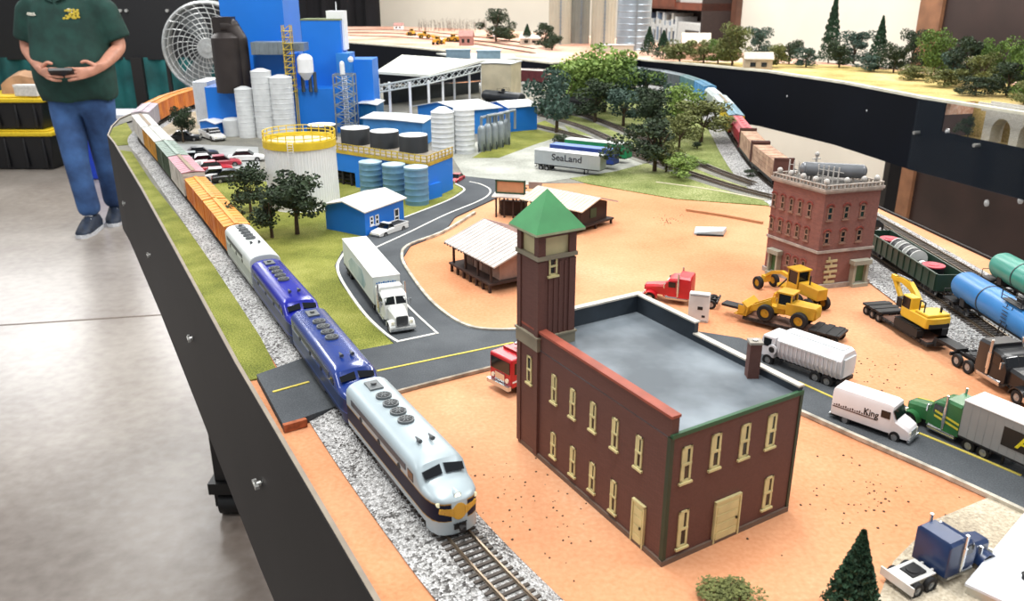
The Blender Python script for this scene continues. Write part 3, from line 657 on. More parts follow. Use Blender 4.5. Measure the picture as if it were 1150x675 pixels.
# tank cars
def tankcar(label, L, m, cat='tank car', emb=False):
    root = thing('tank_car', label, cat); h = L/2; r = 1.28; zc = 2.25
    prof = [(-h+.2, .05), (-h+.25, r*.5), (-h+.5, r*.85), (-h+.9, r), (h-.9, r), (h-.5, r*.85), (h-.25, r*.5), (h-.2, .05)]; n = 28
    MB().loft([[(x, q*math.cos(2*math.pi*i/n), zc+q*math.sin(2*math.pi*i/n)) for i in range(n)] for x, q in prof]).build('tank', m, root)
    b = MB()
    for x in (-h*.45, h*.45): 
        secs = []
        for xx in (x-.06, x+.06): secs.append([(xx, (r+.03)*math.cos(2*math.pi*i/n), zc+(r+.03)*math.sin(2*math.pi*i/n)) for i in range(n)])
        b.loft(secs)
    b.build('band', M('#2a2f36', .5, key='tband'), root)
    b = MB(); b.cyl((0, 0, zc+r-.1), (0, 0, zc+r+.45), .42, n=18); b.cyl((0, 0, zc+r+.45), (0, 0, zc+r+.52), .3, n=18); b.build('dome', blk, root)
    b = MB(); z = zc+r-.05
    b.box(-1.1, 1.1, -.95, .95, z-.02, z+.04)
    for sx in (-1.1, 1.1):
        for sy in (-.95, .95): b.cyl((sx, sy, z), (sx, sy, z+.75), .04, n=6)
    for zz in (z+.4, z+.75):
        for sy in (-.95, .95): b.cyl((-1.1, sy, zz), (1.1, sy, zz), .035, n=6)
    b.build('platform_railing', blk, root)
    for sy in (-1, 1):
        b = MB()
        for k in range(9): b.box(-.3, .3, sy*(r+.05)-.03, sy*(r+.05)+.03, .7+k*.3, .74+k*.3)
        for sx in (-.3, .3): b.cyl((sx, sy*(r+.05), .6), (sx, sy*(r*.75), zc+r*.8), .035, n=6)
        b.build('ladder', blk, root)
    b = MB(); b.box(-h, -h+1.4, -1.25, 1.25, .75, .9); b.box(h-1.4, h, -1.25, 1.25, .75, .9); b.box(-h, h, -.2, .2, .7, .95)
    for sx in (-1, 1):
        x = sx*(h-2.2); b.hexa([(x-.3, -1, .8), (x+.3, -1, .8), (x+.3, 1, .8), (x-.3, 1, .8)], [(x-.3, -1.1, 1.9), (x+.3, -1.1, 1.9), (x+.3, 1.1, 1.9), (x-.3, 1.1, 1.9)])
        for sy in (-1.2, 1.2): b.cyl((sx*h, sy, .8), (sx*h, sy, 1.6), .035, n=6)
        b.cyl((sx*h, -1.2, 1.6), (sx*h, 1.2, 1.6), .035, n=6)
    b.build('underframe', blk, root)
    if emb:
        b = MB()
        for k in range(8):
            t = k*math.pi/4; b.T = Matrix.Translation((2.6, r*.985, zc-.1)) @ Matrix.Rotation(t, 4, 'Y'); b.box(0, .42, -.0, .05, -.09, .09)
        b.T = Matrix(); b.cyl((2.6, r*.95, zc-.1), (2.6, r*1.05, zc-.1), .15, n=12); b.build('emblem', M('#d8c24a', .5, key='yemb'), root, label='yellow star shaped mark')
    bogie(root, h-1.6); bogie(root, -h+1.6); coupler(root, h, 1); coupler(root, -h, -1); return root
tb = tankcar('bright blue tank car with black dome platform', 15, M('#3d86c9', .35, var=.15, scale=12, key='tankblue'), emb=True); setcar(tb, SPR, 53.5, 71.8, 15)
tt = tankcar('sea green tank car on the outer track behind the blue one', 14, M('#3f9c8a', .35, var=.15, scale=12, key='tankteal')); setcar(tt, SP2, 61, 77.5, 14)
# gondola with coil load
def gondola(label, L):
    root = thing('gondola_car', label, 'gondola'); h = L/2; g = M('#1f3a2c', .5, key='gond')
    b = MB()
    for sy in (-1, 1): b.box(-h, h, sy*1.27-.05, sy*1.27+.05, .8, 2.4)
    for sx in (-1, 1): b.box(sx*h-.05, sx*h+.05, -1.27, 1.27, .8, 2.4)
    b.box(-h, h, -1.27, 1.27, .75, .95)
    for k in range(13):
        x = -h+.1+k*(L-.2)/12
        for sy in (-1, 1): b.box(x-.06, x+.06, sy*1.35-.06, sy*1.35+.06, .85, 2.35)
    for sy in (-1, 1): b.box(-h, h, sy*1.3-.1, sy*1.3+.1, 2.36, 2.46)
    b.build('body', g, root)
    b = MB()                                   # yellow marks in the panels
    for k, c in enumerate('ERIE'):
        pass
    b.build('underframe', blk, root) if b.v else MB().box(-h, h, -.2, .2, .6, .78).build('underframe', blk, root)
    for k, ch in enumerate('0001'): pass
    bogie(root, h-1.7); bogie(root, -h+1.7); coupler(root, h, 1); coupler(root, -h, -1)
    for k in range(6):
        x = -h+1.6+k*(L-3.4)/5*.95; b = MB(); b.box(x-.28, x+.28, 1.32, 1.38, 1.5, 2.15)
        b.box(x-.12, x+.12, 1.3, 1.40, 1.62, 2.03, 1); b.build('lettering', [M('#c9a63a', .6, key='ylet'), g], root, label='faded yellow side letter block')
    return root
gd = gondola('dark green gondola with yellow side marks behind the blue tank car', 13.5); setcar(gd, SPR, 73.0, 88.5, 13.5)
X, Y, hd, L = pose(SPR, atY(SPR, 73), atY(SPR, 88.5))
def loc(dx, dy=0): return (X+math.cos(hd)*dx-math.sin(hd)*dy, Y+math.sin(hd)*dx+math.cos(hd)*dy)
def spool(label, dx, dy, r, w_, m, m2, up=False, grp=None):
    x, y = loc(dx, dy); t = thing('cable_reel', label, 'reel', x, y, ZR+.97, hd, grp)
    b = MB()
    if up: b.cyl((0,0,0), (0,0,w_), r, n=20); 
    else: b.cyl((-w_/2,0,r), (w_/2,0,r), r*.92, n=20)
    b.build('core', m, t)
    b = MB()
    if up: b.cyl((0,0,w_), (0,0,w_+.12), r*1.06, n=20, mi=0); b.cyl((0,0,w_+.12), (0,0,w_+.16), r*.5, n=16, mi=0)
    else:
        for sx in (-1, 1): b.cyl((sx*w_/2-.06,0,r), (sx*w_/2+.06,0,r), r, n=20)
    b.build('rim', m2, t)
rdm = M('#c23a4a', .5, key='redload'); whm = M('#e6e6e2', .5, key='whload'); bkm = M('#16181c', .5, key='bkload')
spool('red topped drum at the far end of the green gondola', -4.8, 0, .95, 1.2, bkm, rdm, True)
spool('red topped drum at the near end of the green gondola', 4.6, 0, .98, 1.25, bkm, rdm, True)
for dx, lab in ((-2.3, 'white and black reel beside the far red drum'), (-.6, 'white and black reel in the middle of the gondola'), (1.1, 'white and black reel nearer the blue tank car')):
    spool(lab, dx, 0, .95, 1.0, bkm, whm)
spool('small white crate like reel next to the near red drum', 2.7, 0, .6, .7, whm, bkm)
lc = hopper('black hopper car mostly hidden behind the red brick building', 12, blk, blk, H=3.1); setcar(lc, SPR, 90, 104, 12)

def place_px(root, pa, pb, nom, sz=1, z=.5):
    a, b = P(*pa), P(*pb); put(root, (a[0]+b[0])/2, (a[1]+b[1])/2, z, math.atan2(b[1]-a[1], b[0]-a[0]), 1); root.scale = (math.dist(a, b)/nom, 1.25, sz); return root
place_px(boxcar('maroon boxcar with pale roof beyond the tan hall', 14, M('#6a2f35', .6), M('#c9bfb8', .6)), (576, 95), (612, 97), 14, 1.25)
place_px(tankcar('black tank car behind the small blue hall', 14, M('#22262a', .45, key='tkb')), (543, 119), (588, 124), 14, 1.05)
place_px(tankcar('dark grey tank car partly under the bluish tree', 14, M('#3a3f42', .45, key='tkg')), (606, 131), (640, 134), 14, 1.0)
place_px(hopper('black hopper car at the left end of the grove by the sidings', 12, blk, blk), (640, 130), (664, 132), 12, 1.1)
# ================================================================ buildings and industry
def bld(name, label, cat, c, group=None):
    r = thing(name, label, cat, c[0], c[1], 0, 0, group); r['_c'] = 0; del r['_c']; ORG[r.name] = c; return r
ORG = {}
def wb(b, c, A, B, s0, s1, z0, z1, d0, d1, mi=0):     # slab on the wall A->B (left to right as seen), outward distance d0..d1
    dx, dy = B[0]-A[0], B[1]-A[1]; L = math.hypot(dx, dy); dx /= L; dy /= L; nx, ny = dy, -dx
    def q(s, d, z): return (A[0]+dx*s+nx*d-c[0], A[1]+dy*s+ny*d-c[1], z)
    return b.hexa([q(s0, d0, z0), q(s0, d1, z0), q(s1, d1, z0), q(s1, d0, z0)], [q(s0, d0, z1), q(s0, d1, z1), q(s1, d1, z1), q(s1, d0, z1)], mi)
winc = M('#d8cd96', .6, key='wincream'); pane = M('#1a2022', .15, key='winpane'); dkgreen = M('#2f4a33', .6, key='dkgreen')
def window(root, A, B, s, z, w, h, fm=winc, pm=pane, half=None, sill=True, name='window'):
    c = ORG[root.name]; b = MB(); t = min(.14, w*.2)
    wb(b, c, A, B, s-w/2, s-w/2+t, z, z+h, -.05, .06); wb(b, c, A, B, s+w/2-t, s+w/2, z, z+h, -.05, .06)
    wb(b, c, A, B, s-w/2, s+w/2, z+h-t, z+h, -.05, .06); wb(b, c, A, B, s-w/2, s+w/2, z, z+t, -.05, .06)
    wb(b, c, A, B, s-w/2, s+w/2, z+h*.5-t*.5, z+h*.5+t*.5, -.05, .08)
    if sill: wb(b, c, A, B, s-w/2-.1, s+w/2+.1, z-.12, z, -.05, .14)
    o = b.build(name, fm, root)
    b = MB(); wb(b, c, A, B, s-w/2+t*.5, s+w/2-t*.5, z+t*.5, z+h-t*.5, -.06, .015)
    b.build('pane', pm, o)
    if half:                                         # blind pulled over part of the sash
        b = MB(); wb(b, c, A, B, s-w/2+t*.8, s+w/2-t*.8-w*.3, z+h*.5, z+h-t, .02, .05); wb(b, c, A, B, s-w/2+t*.8, s-w*.15, z+t, z+h*.5, .02, .05); b.build('blind', fm, o)
    return o
def lerp(A, B, t): return (A[0]+(B[0]-A[0])*t, A[1]+(B[1]-A[1])*t)
def add2(A, d): return (A[0]+d[0], A[1]+d[1])
def rel(pts, c): return [(p[0]-c[0], p[1]-c[1]) for p in pts]
# ---- big brown fire house
FL, FC, FR = P(585, 496), P(743, 635), P(883, 573); FB = (FL[0]+FR[0]-FC[0], FL[1]+FR[1]-FC[1]); fc = lerp(FL, FR, .5)
fh = bld('brick_building', 'large dark brown two storey brick building with flat grey roof and green capped tower', 'building', fc)
brown = Mbrick('brown_brick', '#5f3c34', '#66423a', '#54352e', 260, bump=.25, rough=.7)
zr = HT(743, 635, 494); zt = onwall(752, 466, FL, FC)[1]
b = MB(); b.prism(rel([FL, FC, FR, FB], fc), 0, zr); b.build('body', brown, fh)
LL = math.hypot(FC[0]-FL[0], FC[1]-FL[1]); LR = math.hypot(FR[0]-FC[0], FR[1]-FC[1])
# roof deck inside the parapets
roofm = M('#848e96', .6, var=.2, scale=16, col2='#4f575e', bump=.1, key='roofslate') if 1 else Mground('roof_slate', [(.25, '#4f555a'), (.8, '#a4abb0')], 14, 700, bump=.15, rough=.6, dist=.0005)
b = MB(); b.prism(rel([FL, FC, FR, FB], fc), zr, zr+.08); b.build('roof_deck', roofm, fh)
b = MB(); wb(b, fc, FL, FC, 0, LL, zr, zt-.1, -.45, 0); b.build('front_parapet', brown, fh)
b = MB(); wb(b, fc, FL, FC, -.05, LL+.05, zt-.1, zt+.05, -.5, .1); b.build('parapet_coping', M('#a4523f', .6, var=.2, key='coping'), fh, label='red painted parapet coping')
b = MB(); wb(b, fc, FC, FR, 0, LR, zr+.05, zr+.28, -.08, .12); b.build('roof_trim', M('#2f5a3a', .6, key='gtrim'), fh, label='thin green roof edge on the entrance side')
pin = M('#323c46', .6, var=.2, key='parin')
for (A, B, z) in ((FB, FL, zt), ):
    b = MB(); wb(b, fc, B, A, 0, LR, zr, z, .0, .35); b.build('rear_parapet', pin, fh, label='slate coloured inner face of the rear parapet')
    b = MB(); wb(b, fc, B, A, -.1, LR+.1, z, z+.12, -.05, .42); b.build('parapet_coping', M('#cfc9bd', .7, key='copw'), fh)
LB = LL; zlow = zt-.75
for s0_, s1_, z in ((0, LB*.42, zt), (LB*.42, LB, zlow)):
    b = MB(); wb(b, fc, FB, FR, s0_, s1_, zr, z, 0, .32); b.build('side_parapet', pin, fh, label='slate coloured stepped side parapet')
    b = MB(); wb(b, fc, FB, FR, s0_-.05, s1_+.05, z, z+.1, -.05, .38); b.build('parapet_coping', M('#cfc9bd', .7, key='copw'), fh)
b = MB(); wb(b, fc, FC, FR, -.06, .18, 0, zr+.1, -.1, .06); wb(b, fc, FL, FC, LL-.2, LL+.05, 0, zr+.1, -.1, .06); b.build('corner_trim', M('#33402f', .6, key='corner'), fh, label='dark green corner strip')
b = MB(); wb(b, fc, FC, FR, LR-.15, LR+.06, 0, zr+.3, -.1, .06); b.build('corner_trim', M('#33402f', .6, key='corner'), fh)
b = MB(); wb(b, fc, FL, FC, 0, LL+.1, 0, .3, 0, .12); wb(b, fc, FC, FR, -.1, LR, 0, .3, 0, .12); b.build('plinth', M('#6f5b4e', .8, key='plinth'), fh)
for px, py0, py1 in ((623, 421, 452), (644, 437, 469), (667, 452, 484), (692, 470, 505), (719, 490, 527), (622, 486, 513), (644, 502, 534), (666, 520, 552), (690, 540, 576)):
    s_, z1 = onwall(px, py0, FL, FC); _, z0 = onwall(px, py1, FL, FC); window(fh, FL, FC, s_, z0, .55, z1-z0, half=1)
for px, py0, py1 in ((772, 501, 539), (805, 487, 524), (838, 476, 512), (868, 465, 500), (768, 573, 612), (864, 535, 568)):
    s_, z1 = onwall(px, py0, FC, FR); _, z0 = onwall(px, py1, FC, FR); window(fh, FC, FR, s_, z0, .68, z1-z0, half=2)
def door(root, A, B, px, py0, w, m, hm=None, glazed=0):
    c = ORG[root.name]; s_, z1 = onwall(px, py0, A, B); b = MB(); wb(b, c, A, B, s_-w/2, s_+w/2, 0.05, z1, -.05, .1)
    wb(b, c, A, B, s_-w/2-.1, s_-w/2, 0.05, z1+.1, -.05, .16); wb(b, c, A, B, s_+w/2, s_+w/2+.1, 0.05, z1+.1, -.05, .16); wb(b, c, A, B, s_-w/2-.1, s_+w/2+.1, z1, z1+.14, -.05, .16)
    for k in range(4): wb(b, c, A, B, s_-w/2+.08, s_+w/2-.08, .2+k*(z1-.3)/4, .2+(k+.78)*(z1-.3)/4, .1, .13)
    o = b.build('door', m, root)
    b = MB(); wb(b, c, A, B, s_+w/2-.22, s_+w/2-.12, z1*.45, z1*.5, .12, .2); b.build('door_handle', pane, o)
    return o
door(fh, FL, FC, 719, 566, .85, winc)
door(fh, FC, FR, 817, 560, 1.7, winc)
# corner tower
TWR = P(604, 512); tl = math.hypot(TWR[0]-FL[0], TWR[1]-FL[1]); d1 = ((FC[0]-FL[0])/LL, (FC[1]-FL[1])/LL); d2 = ((FR[0]-FC[0])/LR, (FR[1]-FC[1])/LR)
tw1, tw2 = 2.35, 2.55
T0 = (FL[0]-d1[0]*-.0-d2[0]*.10-d1[0]*.2, FL[1]-d2[1]*.10-d1[1]*.2); T1 = (T0[0]+d1[0]*tw1, T0[1]+d1[1]*tw1); T2 = (T1[0]+d2[0]*tw2, T1[1]+d2[1]*tw2); T3 = (T0[0]+d2[0]*tw2, T0[1]+d2[1]*tw2)
def tp(u_, v_, z, c=fc):          # tower point, u along long wall 0..1, v along short wall 0..1
    return (T0[0]+d1[0]*tw1*u_+d2[0]*tw2*v_-c[0], T0[1]+d1[1]*tw1*u_+d2[1]*tw2*v_-c[1], z)
ze = onwall(584, 254, T0, T1)[1]; zm = onwall(584, 281, T0, T1)[1]
def tbox(b, u0, u1, v0, v1, z0, z1, mi=0): return b.hexa([tp(u0, v0, z0), tp(u1, v0, z0), tp(u1, v1, z0), tp(u0, v1, z0)], [tp(u0, v0, z1), tp(u1, v0, z1), tp(u1, v1, z1), tp(u0, v1, z1)], mi)
b = MB(); tbox(b, 0, 1, 0, 1, 0, zm)
for u0, v0 in ((-.03, -.03), (.85, -.03), (-.03, .85), (.85, .85)): tbox(b, u0, u0+.18, v0, v0+.18, .2, zm-.2)
for k in range(1, 5): tbox(b, .98, 1.02, .12+k*.15, .17+k*.15, zr+.3, zm-.3)
tw = b.build('tower', brown, fh)
stone = M('#8e8672', .8, key='bandstone')
b = MB(); z = onwall(594, 388, T0, T1)[1]; tbox(b, -.05, 1.05, -.05, 1.05, z, z+.8); tbox(b, -.08, 1.08, -.08, 1.08, z+.8, z+.92); b.build('stone_band', stone, tw, label='pale grey stone band around the tower base')
b = MB(); tbox(b, -.06, 1.06, -.06, 1.06, zm-.1, zm+.15); b.build('ledge', stone, tw)
b = MB(); tbox(b, .04, .96, .04, .96, zm, ze)
b.build('lantern', M('#c8bc90', .5, key='lantern'), tw, label='cream lantern windows under the roof')
b = MB()
for u0 in (-.03, .83):
    for v0 in (-.03, .83): tbox(b, u0, u0+.2, v0, v0+.2, zm, ze)
tbox(b, -.02, 1.02, -.02, 1.02, ze-.25, ze); b.build('corner_pier', brown, tw)
b = MB(); q = [tp(-.18, -.18, ze), tp(1.18, -.18, ze), tp(1.18, 1.18, ze), tp(-.18, 1.18, ze)]; q2 = [(x, y, ze+.14) for x, y, z in q]
b.hexa(q, q2, 1); hgt_ = HT(585, 496, 0) if 0 else 2.35
ap = tp(.5, .5, ze+hgt_); b.add(q2+[ap], [(0, 1, 4), (1, 2, 4), (2, 3, 4), (3, 0, 4)]); b.build('roof', [M('#3c8a52', .6, var=.1, key='groof'), M('#a8b08c', .6, key='eave')], tw, label='green pyramid roof with pale eaves')
for (A, B, px, py0, py1, w_) in ((T1, T2, 621, 288, 309, .6), (T0, T1, 595, 400, 430, .55)):
    s_, z1 = onwall(px, py0, A, B); _, z0 = onwall(px, py1, A, B); window(fh, A, B, s_, z0, w_, z1-z0)
s_ = onwall(603, 413, T0, T1)
# chimney on the side parapet
b = MB(); CH = lerp(FB, FR, .80); ca = (CH[0]-d2[0]*.9-fc[0], CH[1]-d2[1]*.9-fc[1]); zc = zt+.9
b.prism([(ca[0]+dx, ca[1]+dy) for dx, dy in ((-.32, -.32), (.32, -.32), (.32, .32), (-.32, .32))], zr, zc)
ch = b.build('chimney', brown, fh)
b = MB(); b.prism([(ca[0]+dx, ca[1]+dy) for dx, dy in ((-.37, -.37), (.37, -.37), (.37, .37), (-.37, .37))], zc, zc+.14); b.cyl((ca[0], ca[1], zc+.1), (ca[0], ca[1], zc+.2), .16, n=12, mi=1); b.build('cap', [M('#a59f94', .8, key='cap'), pane], ch)
# ---- red brick building with arched windows
VL, VC, VR = P(858, 303), P(913, 325), P(973, 318); VB = (VL[0]+VR[0]-VC[0], VL[1]+VR[1]-VC[1]); vc = lerp(VL, VR, .5)
vh = bld('brick_building', 'red brick three storey corner building with arched windows and rooftop tank', 'building', vc)
redb = Mbrick('red_brick', '#8d5b51', '#794d46', '#9c8178', 230, bump=.5, rough=.9, msize=.012)
zv = HT(913, 325, 214); L1 = math.hypot(VC[0]-VL[0], VC[1]-VL[1]); L2 = math.hypot(VR[0]-VC[0], VR[1]-VC[1])
b = MB(); b.prism(rel([VL, VC, VR, VB], vc), 0, zv); b.build('body', redb, vh)
vst = M('#b3a79c', .8, var=.2, scale=120, key='vstone')
b = MB()
for A, B, L in ((VL, VC, L1), (VC, VR, L2), (VR, VB, L1), (VB, VL, L2)): wb(b, vc, A, B, -.1, L+.1, 0, .45, 0, .25)
b.build('plinth', vst, vh)
b = MB()
for A, B, L in ((VL, VC, L1), (VC, VR, L2), (VR, VB, L1), (VB, VL, L2)): wb(b, vc, A, B, -.1, L+.1, zv*.37, zv*.395, 0, .14)
b.build('string_course', vst, vh)
b = MB()
for A, B, L in ((VL, VC, L1), (VC, VR, L2), (VR, VB, L1), (VB, VL, L2)):
    wb(b, vc, A, B, -.2, L+.2, zv-.15, zv+.1, -.1, .28); wb(b, vc, A, B, -.12, L+.12, zv-.35, zv-.15, 0, .14)
    n = int(L/.45)
    for k in range(n+1): wb(b, vc, A, B, k*L/n-.08, k*L/n+.08, zv+.1, zv+.42, -.05, .15)
    wb(b, vc, A, B, -.1, L+.1, zv+.42, zv+.5, -.05, .18)
b.build('cornice', vst, vh, label='weathered pale cornice and balustrade')
b = MB(); b.prism(rel([VL, VC, VR, VB], vc), zv, zv+.06); b.build('roof_deck', M('#6b6662', .9, key='vroof'), vh)
def archwin(A, B, s, z, w, h, arch=True):
    o = window(vh, A, B, s, z, w, h, fm=M('#94705f', .7, key='vframe'), sill=True)
    if arch:
        b = MB()
        for k in range(7):
            t0, t1 = math.pi*k/7, math.pi*(k+1)/7; pts = []
            c_ = vc; dx, dy = B[0]-A[0], B[1]-A[1]; L = math.hypot(dx, dy); dx /= L; dy /= L
            def q(t, r, d): return (A[0]+dx*(s+math.cos(t)*r)+dy*d-c_[0], A[1]+dy*(s+math.cos(t)*r)-dx*d-c_[1], z+h-.05+math.sin(t)*r*.8)
            b.hexa([q(t0, w*.5, -.04), q(t0, w*.78, -.04), q(t1, w*.78, -.04), q(t1, w*.5, -.04)], [q(t0, w*.5, .1), q(t0, w*.78, .1), q(t1, w*.78, .1), q(t1, w*.5, .1)])
        b.build('arch', M('#8a4238', .9, key='archm'), o)
# columns measured from the photo
for px in (869, 879, 889, 899, 910):
    for fa, h in (((zv*.70), 1.35), (zv*.46, 1.25)):
        s_, _ = onwall(px, 230, VL, VC); archwin(VL, VC, s_, fa, .52, h)
for px in (932, 950, 968):
    for fa, h in (((zv*.70), 1.35), (zv*.46, 1.25)):
        s_, _ = onwall(px, 240, VC, VR); archwin(VC, VR, s_, fa, .62, h)
for px in (885, 894, 903): s_, _ = onwall(px, 290, VL, VC); archwin(VL, VC, s_, zv*.14, .5, 1.1)
b = MB(); s_, _ = onwall(934, 290, VC, VR)
for k in range(5): wb(b, vc, VC, VR, s_-.75+abs(k-2)*.06, s_+.75-abs(k-2)*.06, .5+k*.55, .75+k*.55, -.02, .12); wb(b, vc, VC, VR, s_-.1+(k%2)*.3-.3, s_+.1+(k%2)*.3-.3, .75+k*.55, 1.05+k*.55, -.02, .1)
b.build('window', M('#c2b48a', .7, key='vbig'), vh, label='tall pale lattice shop window')
for A, B, px, w in ((VL, VC, 871, .9), (VC, VR, 963, 1.2)):
    s_, _ = onwall(px, 300, A, B); b = MB(); wb(b, vc, A, B, s_-w*.75, s_+w*.75, 0, .35, 0, .8); wb(b, vc, A, B, s_-w*.75, s_-w*.5, .35, 2.4, 0, .6); wb(b, vc, A, B, s_+w*.5, s_+w*.75, .35, 2.4, 0, .6); wb(b, vc, A, B, s_-w*.9, s_+w*.9, 2.3, 2.75, 0, .75)
    o = b.build('doorway', M('#a5a190', .8, key='porch'), vh, label='pale stone porch'); b = MB(); wb(b, vc, A, B, s_-w*.5, s_+w*.5, .3, 2.35, -.02, .2); b.build('door', M('#4d7046', .6, key='vdoor'), o)
# rooftop tank, railings, finials
q = lerp(VC, VB, .55); q = (q[0]-vc[0], q[1]-vc[1]); ax = ((VR[0]-VC[0])/L2, (VR[1]-VC[1])/L2); ay = ((VL[0]-VC[0])/L1, (VL[1]-VC[1])/L1)
def vp(u_, v_, z): return (VC[0]-vc[0]+ax[0]*u_+ay[0]*v_, VC[1]-vc[1]+ax[1]*u_+ay[1]*v_, z)
b = MB(); b.cyl(vp(1.2, 4.3, zv+1.25), vp(5.6, 1.9, zv+1.15), .7, n=24); b.sph(vp(5.6, 1.9, zv+1.15), .7, n=16, sc=(.8, .8, 1)); b.sph(vp(1.2, 4.3, zv+1.25), .7, n=16, sc=(.8, .8, 1))
tk = b.build('roof_tank', M('#7f8286', .35, .4, key='rtank'), vh, label='grey horizontal cylinder tank on the roof')
b = MB()
for u_, v_ in ((2, 3.85), (4.8, 2.35)):
    for dv in (-.5, .5): b.cyl(vp(u_, v_+dv, zv), vp(u_, v_+dv*.6, zv+1.1), .1, n=6)
b.build('saddle', vst, tk)
whr = M('#c9c5bf', .5, .2, key='rwhite')
for k in range(11):
    b = MB(); v_ = 6.2-k*.5; u_ = 1.0+k*.13; b.cyl(vp(u_, v_, zv), vp(u_, v_, zv+1.7), .07, n=6); b.cyl(vp(u_, v_, zv+1.7), vp(u_, v_, zv+1.85), .02, .09, n=6)
    b.cyl(vp(u_, v_, zv+.8), vp(u_+.13, v_-.5, zv+.8), .03, n=5); b.cyl(vp(u_, v_, zv+1.4), vp(u_+.13, v_-.5, zv+1.4), .03, n=5); b.build('roof_railing', whr, vh)
for u_, v_ in ((.3, 6.6), (.3, 5.0), (.3, 3.4), (.3, 1.8), (.3, .4), (2.6, .4), (4.6, .4), (6.1, .4)):
    b = MB(); b.sph(vp(u_, v_, zv+.75), .3, n=10); b.cyl(vp(u_, v_, zv), vp(u_, v_, zv+.6), .2, .12, n=8); b.build('finial', whr, vh)
b = MB(); b.cyl(vp(3.6, 5.6, zv), vp(3.6, 5.6, zv+2.2), .12, n=8); b.sph(vp(3.6, 5.6, zv+2.35), .26, n=10); b.cyl(vp(3.1, 5.6, zv+1.9), vp(4.1, 5.6, zv+1.9), .06, n=6); b.build('roof_vent', whr, vh)
b = MB(); b.box(-.0, 0.001, 0, 0.001, 0, 0.001)
# ---- depots with pale roofs
tin = M('#cdc6c0', .55, var=.12, scale=40, key='tin'); dkw = M('#3c2a24', .8, var=.2, key='dkwood'); pinkw = M('#a58578', .8, var=.2, scale=60, key='pinkwood')
def depot(label, A, B, dep, hw, hr, over, roofA, roofB, wallm, deck=1.0, posts=True):
    dx, dy = B[0]-A[0], B[1]-A[1]; L = math.hypot(dx, dy); dx /= L; dy /= L; nx, ny = -dy, dx      # n = away from the viewer
    c = (A[0]+dx*L/2+nx*dep/2, A[1]+dy*L/2+ny*dep/2); r = bld('freight_depot', label, 'depot', c); r.rotation_euler = (0, 0, math.atan2(dy, dx))
    h, w = L/2, dep/2
    b = MB(); b.box(-h-.3, h+.3, -w-1.2, w+.5, deck-.2, deck)
    for k in range(7):
        for y in (-w-1.0, 0, w+.3): b.box(-h+k*L/6-.12, -h+k*L/6+.12, y-.12, y+.12, 0, deck-.2)
    b.build('loading_deck', dkw, r)
    b = MB(); b.prism([(-h+.3, -w+.3), (h-.3, -w+.3), (h-.3, w-.3), (-h+.3, w-.3)], deck, hw)
    g = [(-w+.3, hw), (w-.3, hw), (0, hr-.2)]
    b.add([(x, y, z) for x in (-h+.3, h-.3) for y, z in g], [(0, 2, 1), (3, 4, 5), (0, 1, 4, 3), (1, 2, 5, 4), (2, 0, 3, 5)]); b.build('walls', wallm, r)
    for sy, m in ((-1, roofA), (1, roofB)):
        b = MB(); y0 = sy*(w+over); z0 = hw-(hr-hw)*over/w*.9
        b.hexa([(-h-over, y0, z0), (h+over, y0, z0), (h+over, 0, hr), (-h-over, 0, hr)], [(-h-over, y0, z0+.12), (h+over, y0, z0+.12), (h+over, 0, hr+.12), (-h-over, 0, hr+.12)])
        n = int(L/.5)
        for k in range(n+1):
            x = -h-over+k*(L+2*over)/n; b.hexa([(x-.03, y0, z0+.1), (x+.03, y0, z0+.1), (x+.03, 0, hr+.1), (x-.03, 0, hr+.1)], [(x-.03, y0, z0+.18), (x+.03, y0, z0+.18), (x+.03, 0, hr+.18), (x-.03, 0, hr+.18)])
        b.build('roof', m, r)
    b = MB()
    for k in range(int(L/.55)): b.box(-h-over+k*.6, -h-over+k*.6+.3, -w-over-.05, -w-over, z0-.1, z0+.02)
    b.build('eave_trim', dkw, r)
    for k in range(4):
        b = MB(); x = -h+.1+k*(L-.2)/3; b.box(x-.1, x+.1, -w-over+.3, -w-over+.5, deck, z0+.1); b.build('post', dkw, r)
    for x0, m in ((-h+.9, wincG), (h*.1, wincG)):
        b = MB(); b.box(x0, x0+1.5, -w+.2, -w+.3, deck+.05, hw-.5)
        for k in range(4): b.box(x0+k*.38, x0+k*.38+.06, -w+.16, -w+.2, deck+.05, hw-.5)
        b.build('door', m, r)
    b = MB(); b.box(h-.35, h-.22, -.8, .4, deck+.6, hw-.4); b.build('window', dkgreen, r)
    return r
wincG = M('#7d6459', .7, key='wg')
dA, dB = P(517, 303), P(560, 327)
depot('brown freight depot with pale corrugated roof left of the tower', dA, dB, 7.4, 3.3, 4.7, 1.2, tin, M('#c3a79f', .6, var=.1, key='tinpink'), pinkw)
dA2, dB2 = P(592, 248), P(652, 262)
depot('second depot with cream roof peeking out behind the green tower roof', dA2, dB2, 6.0, 3.0, 3.9, .7, M('#d9cdb9', .6, key='tincream'), tin, dkw, deck=.8)
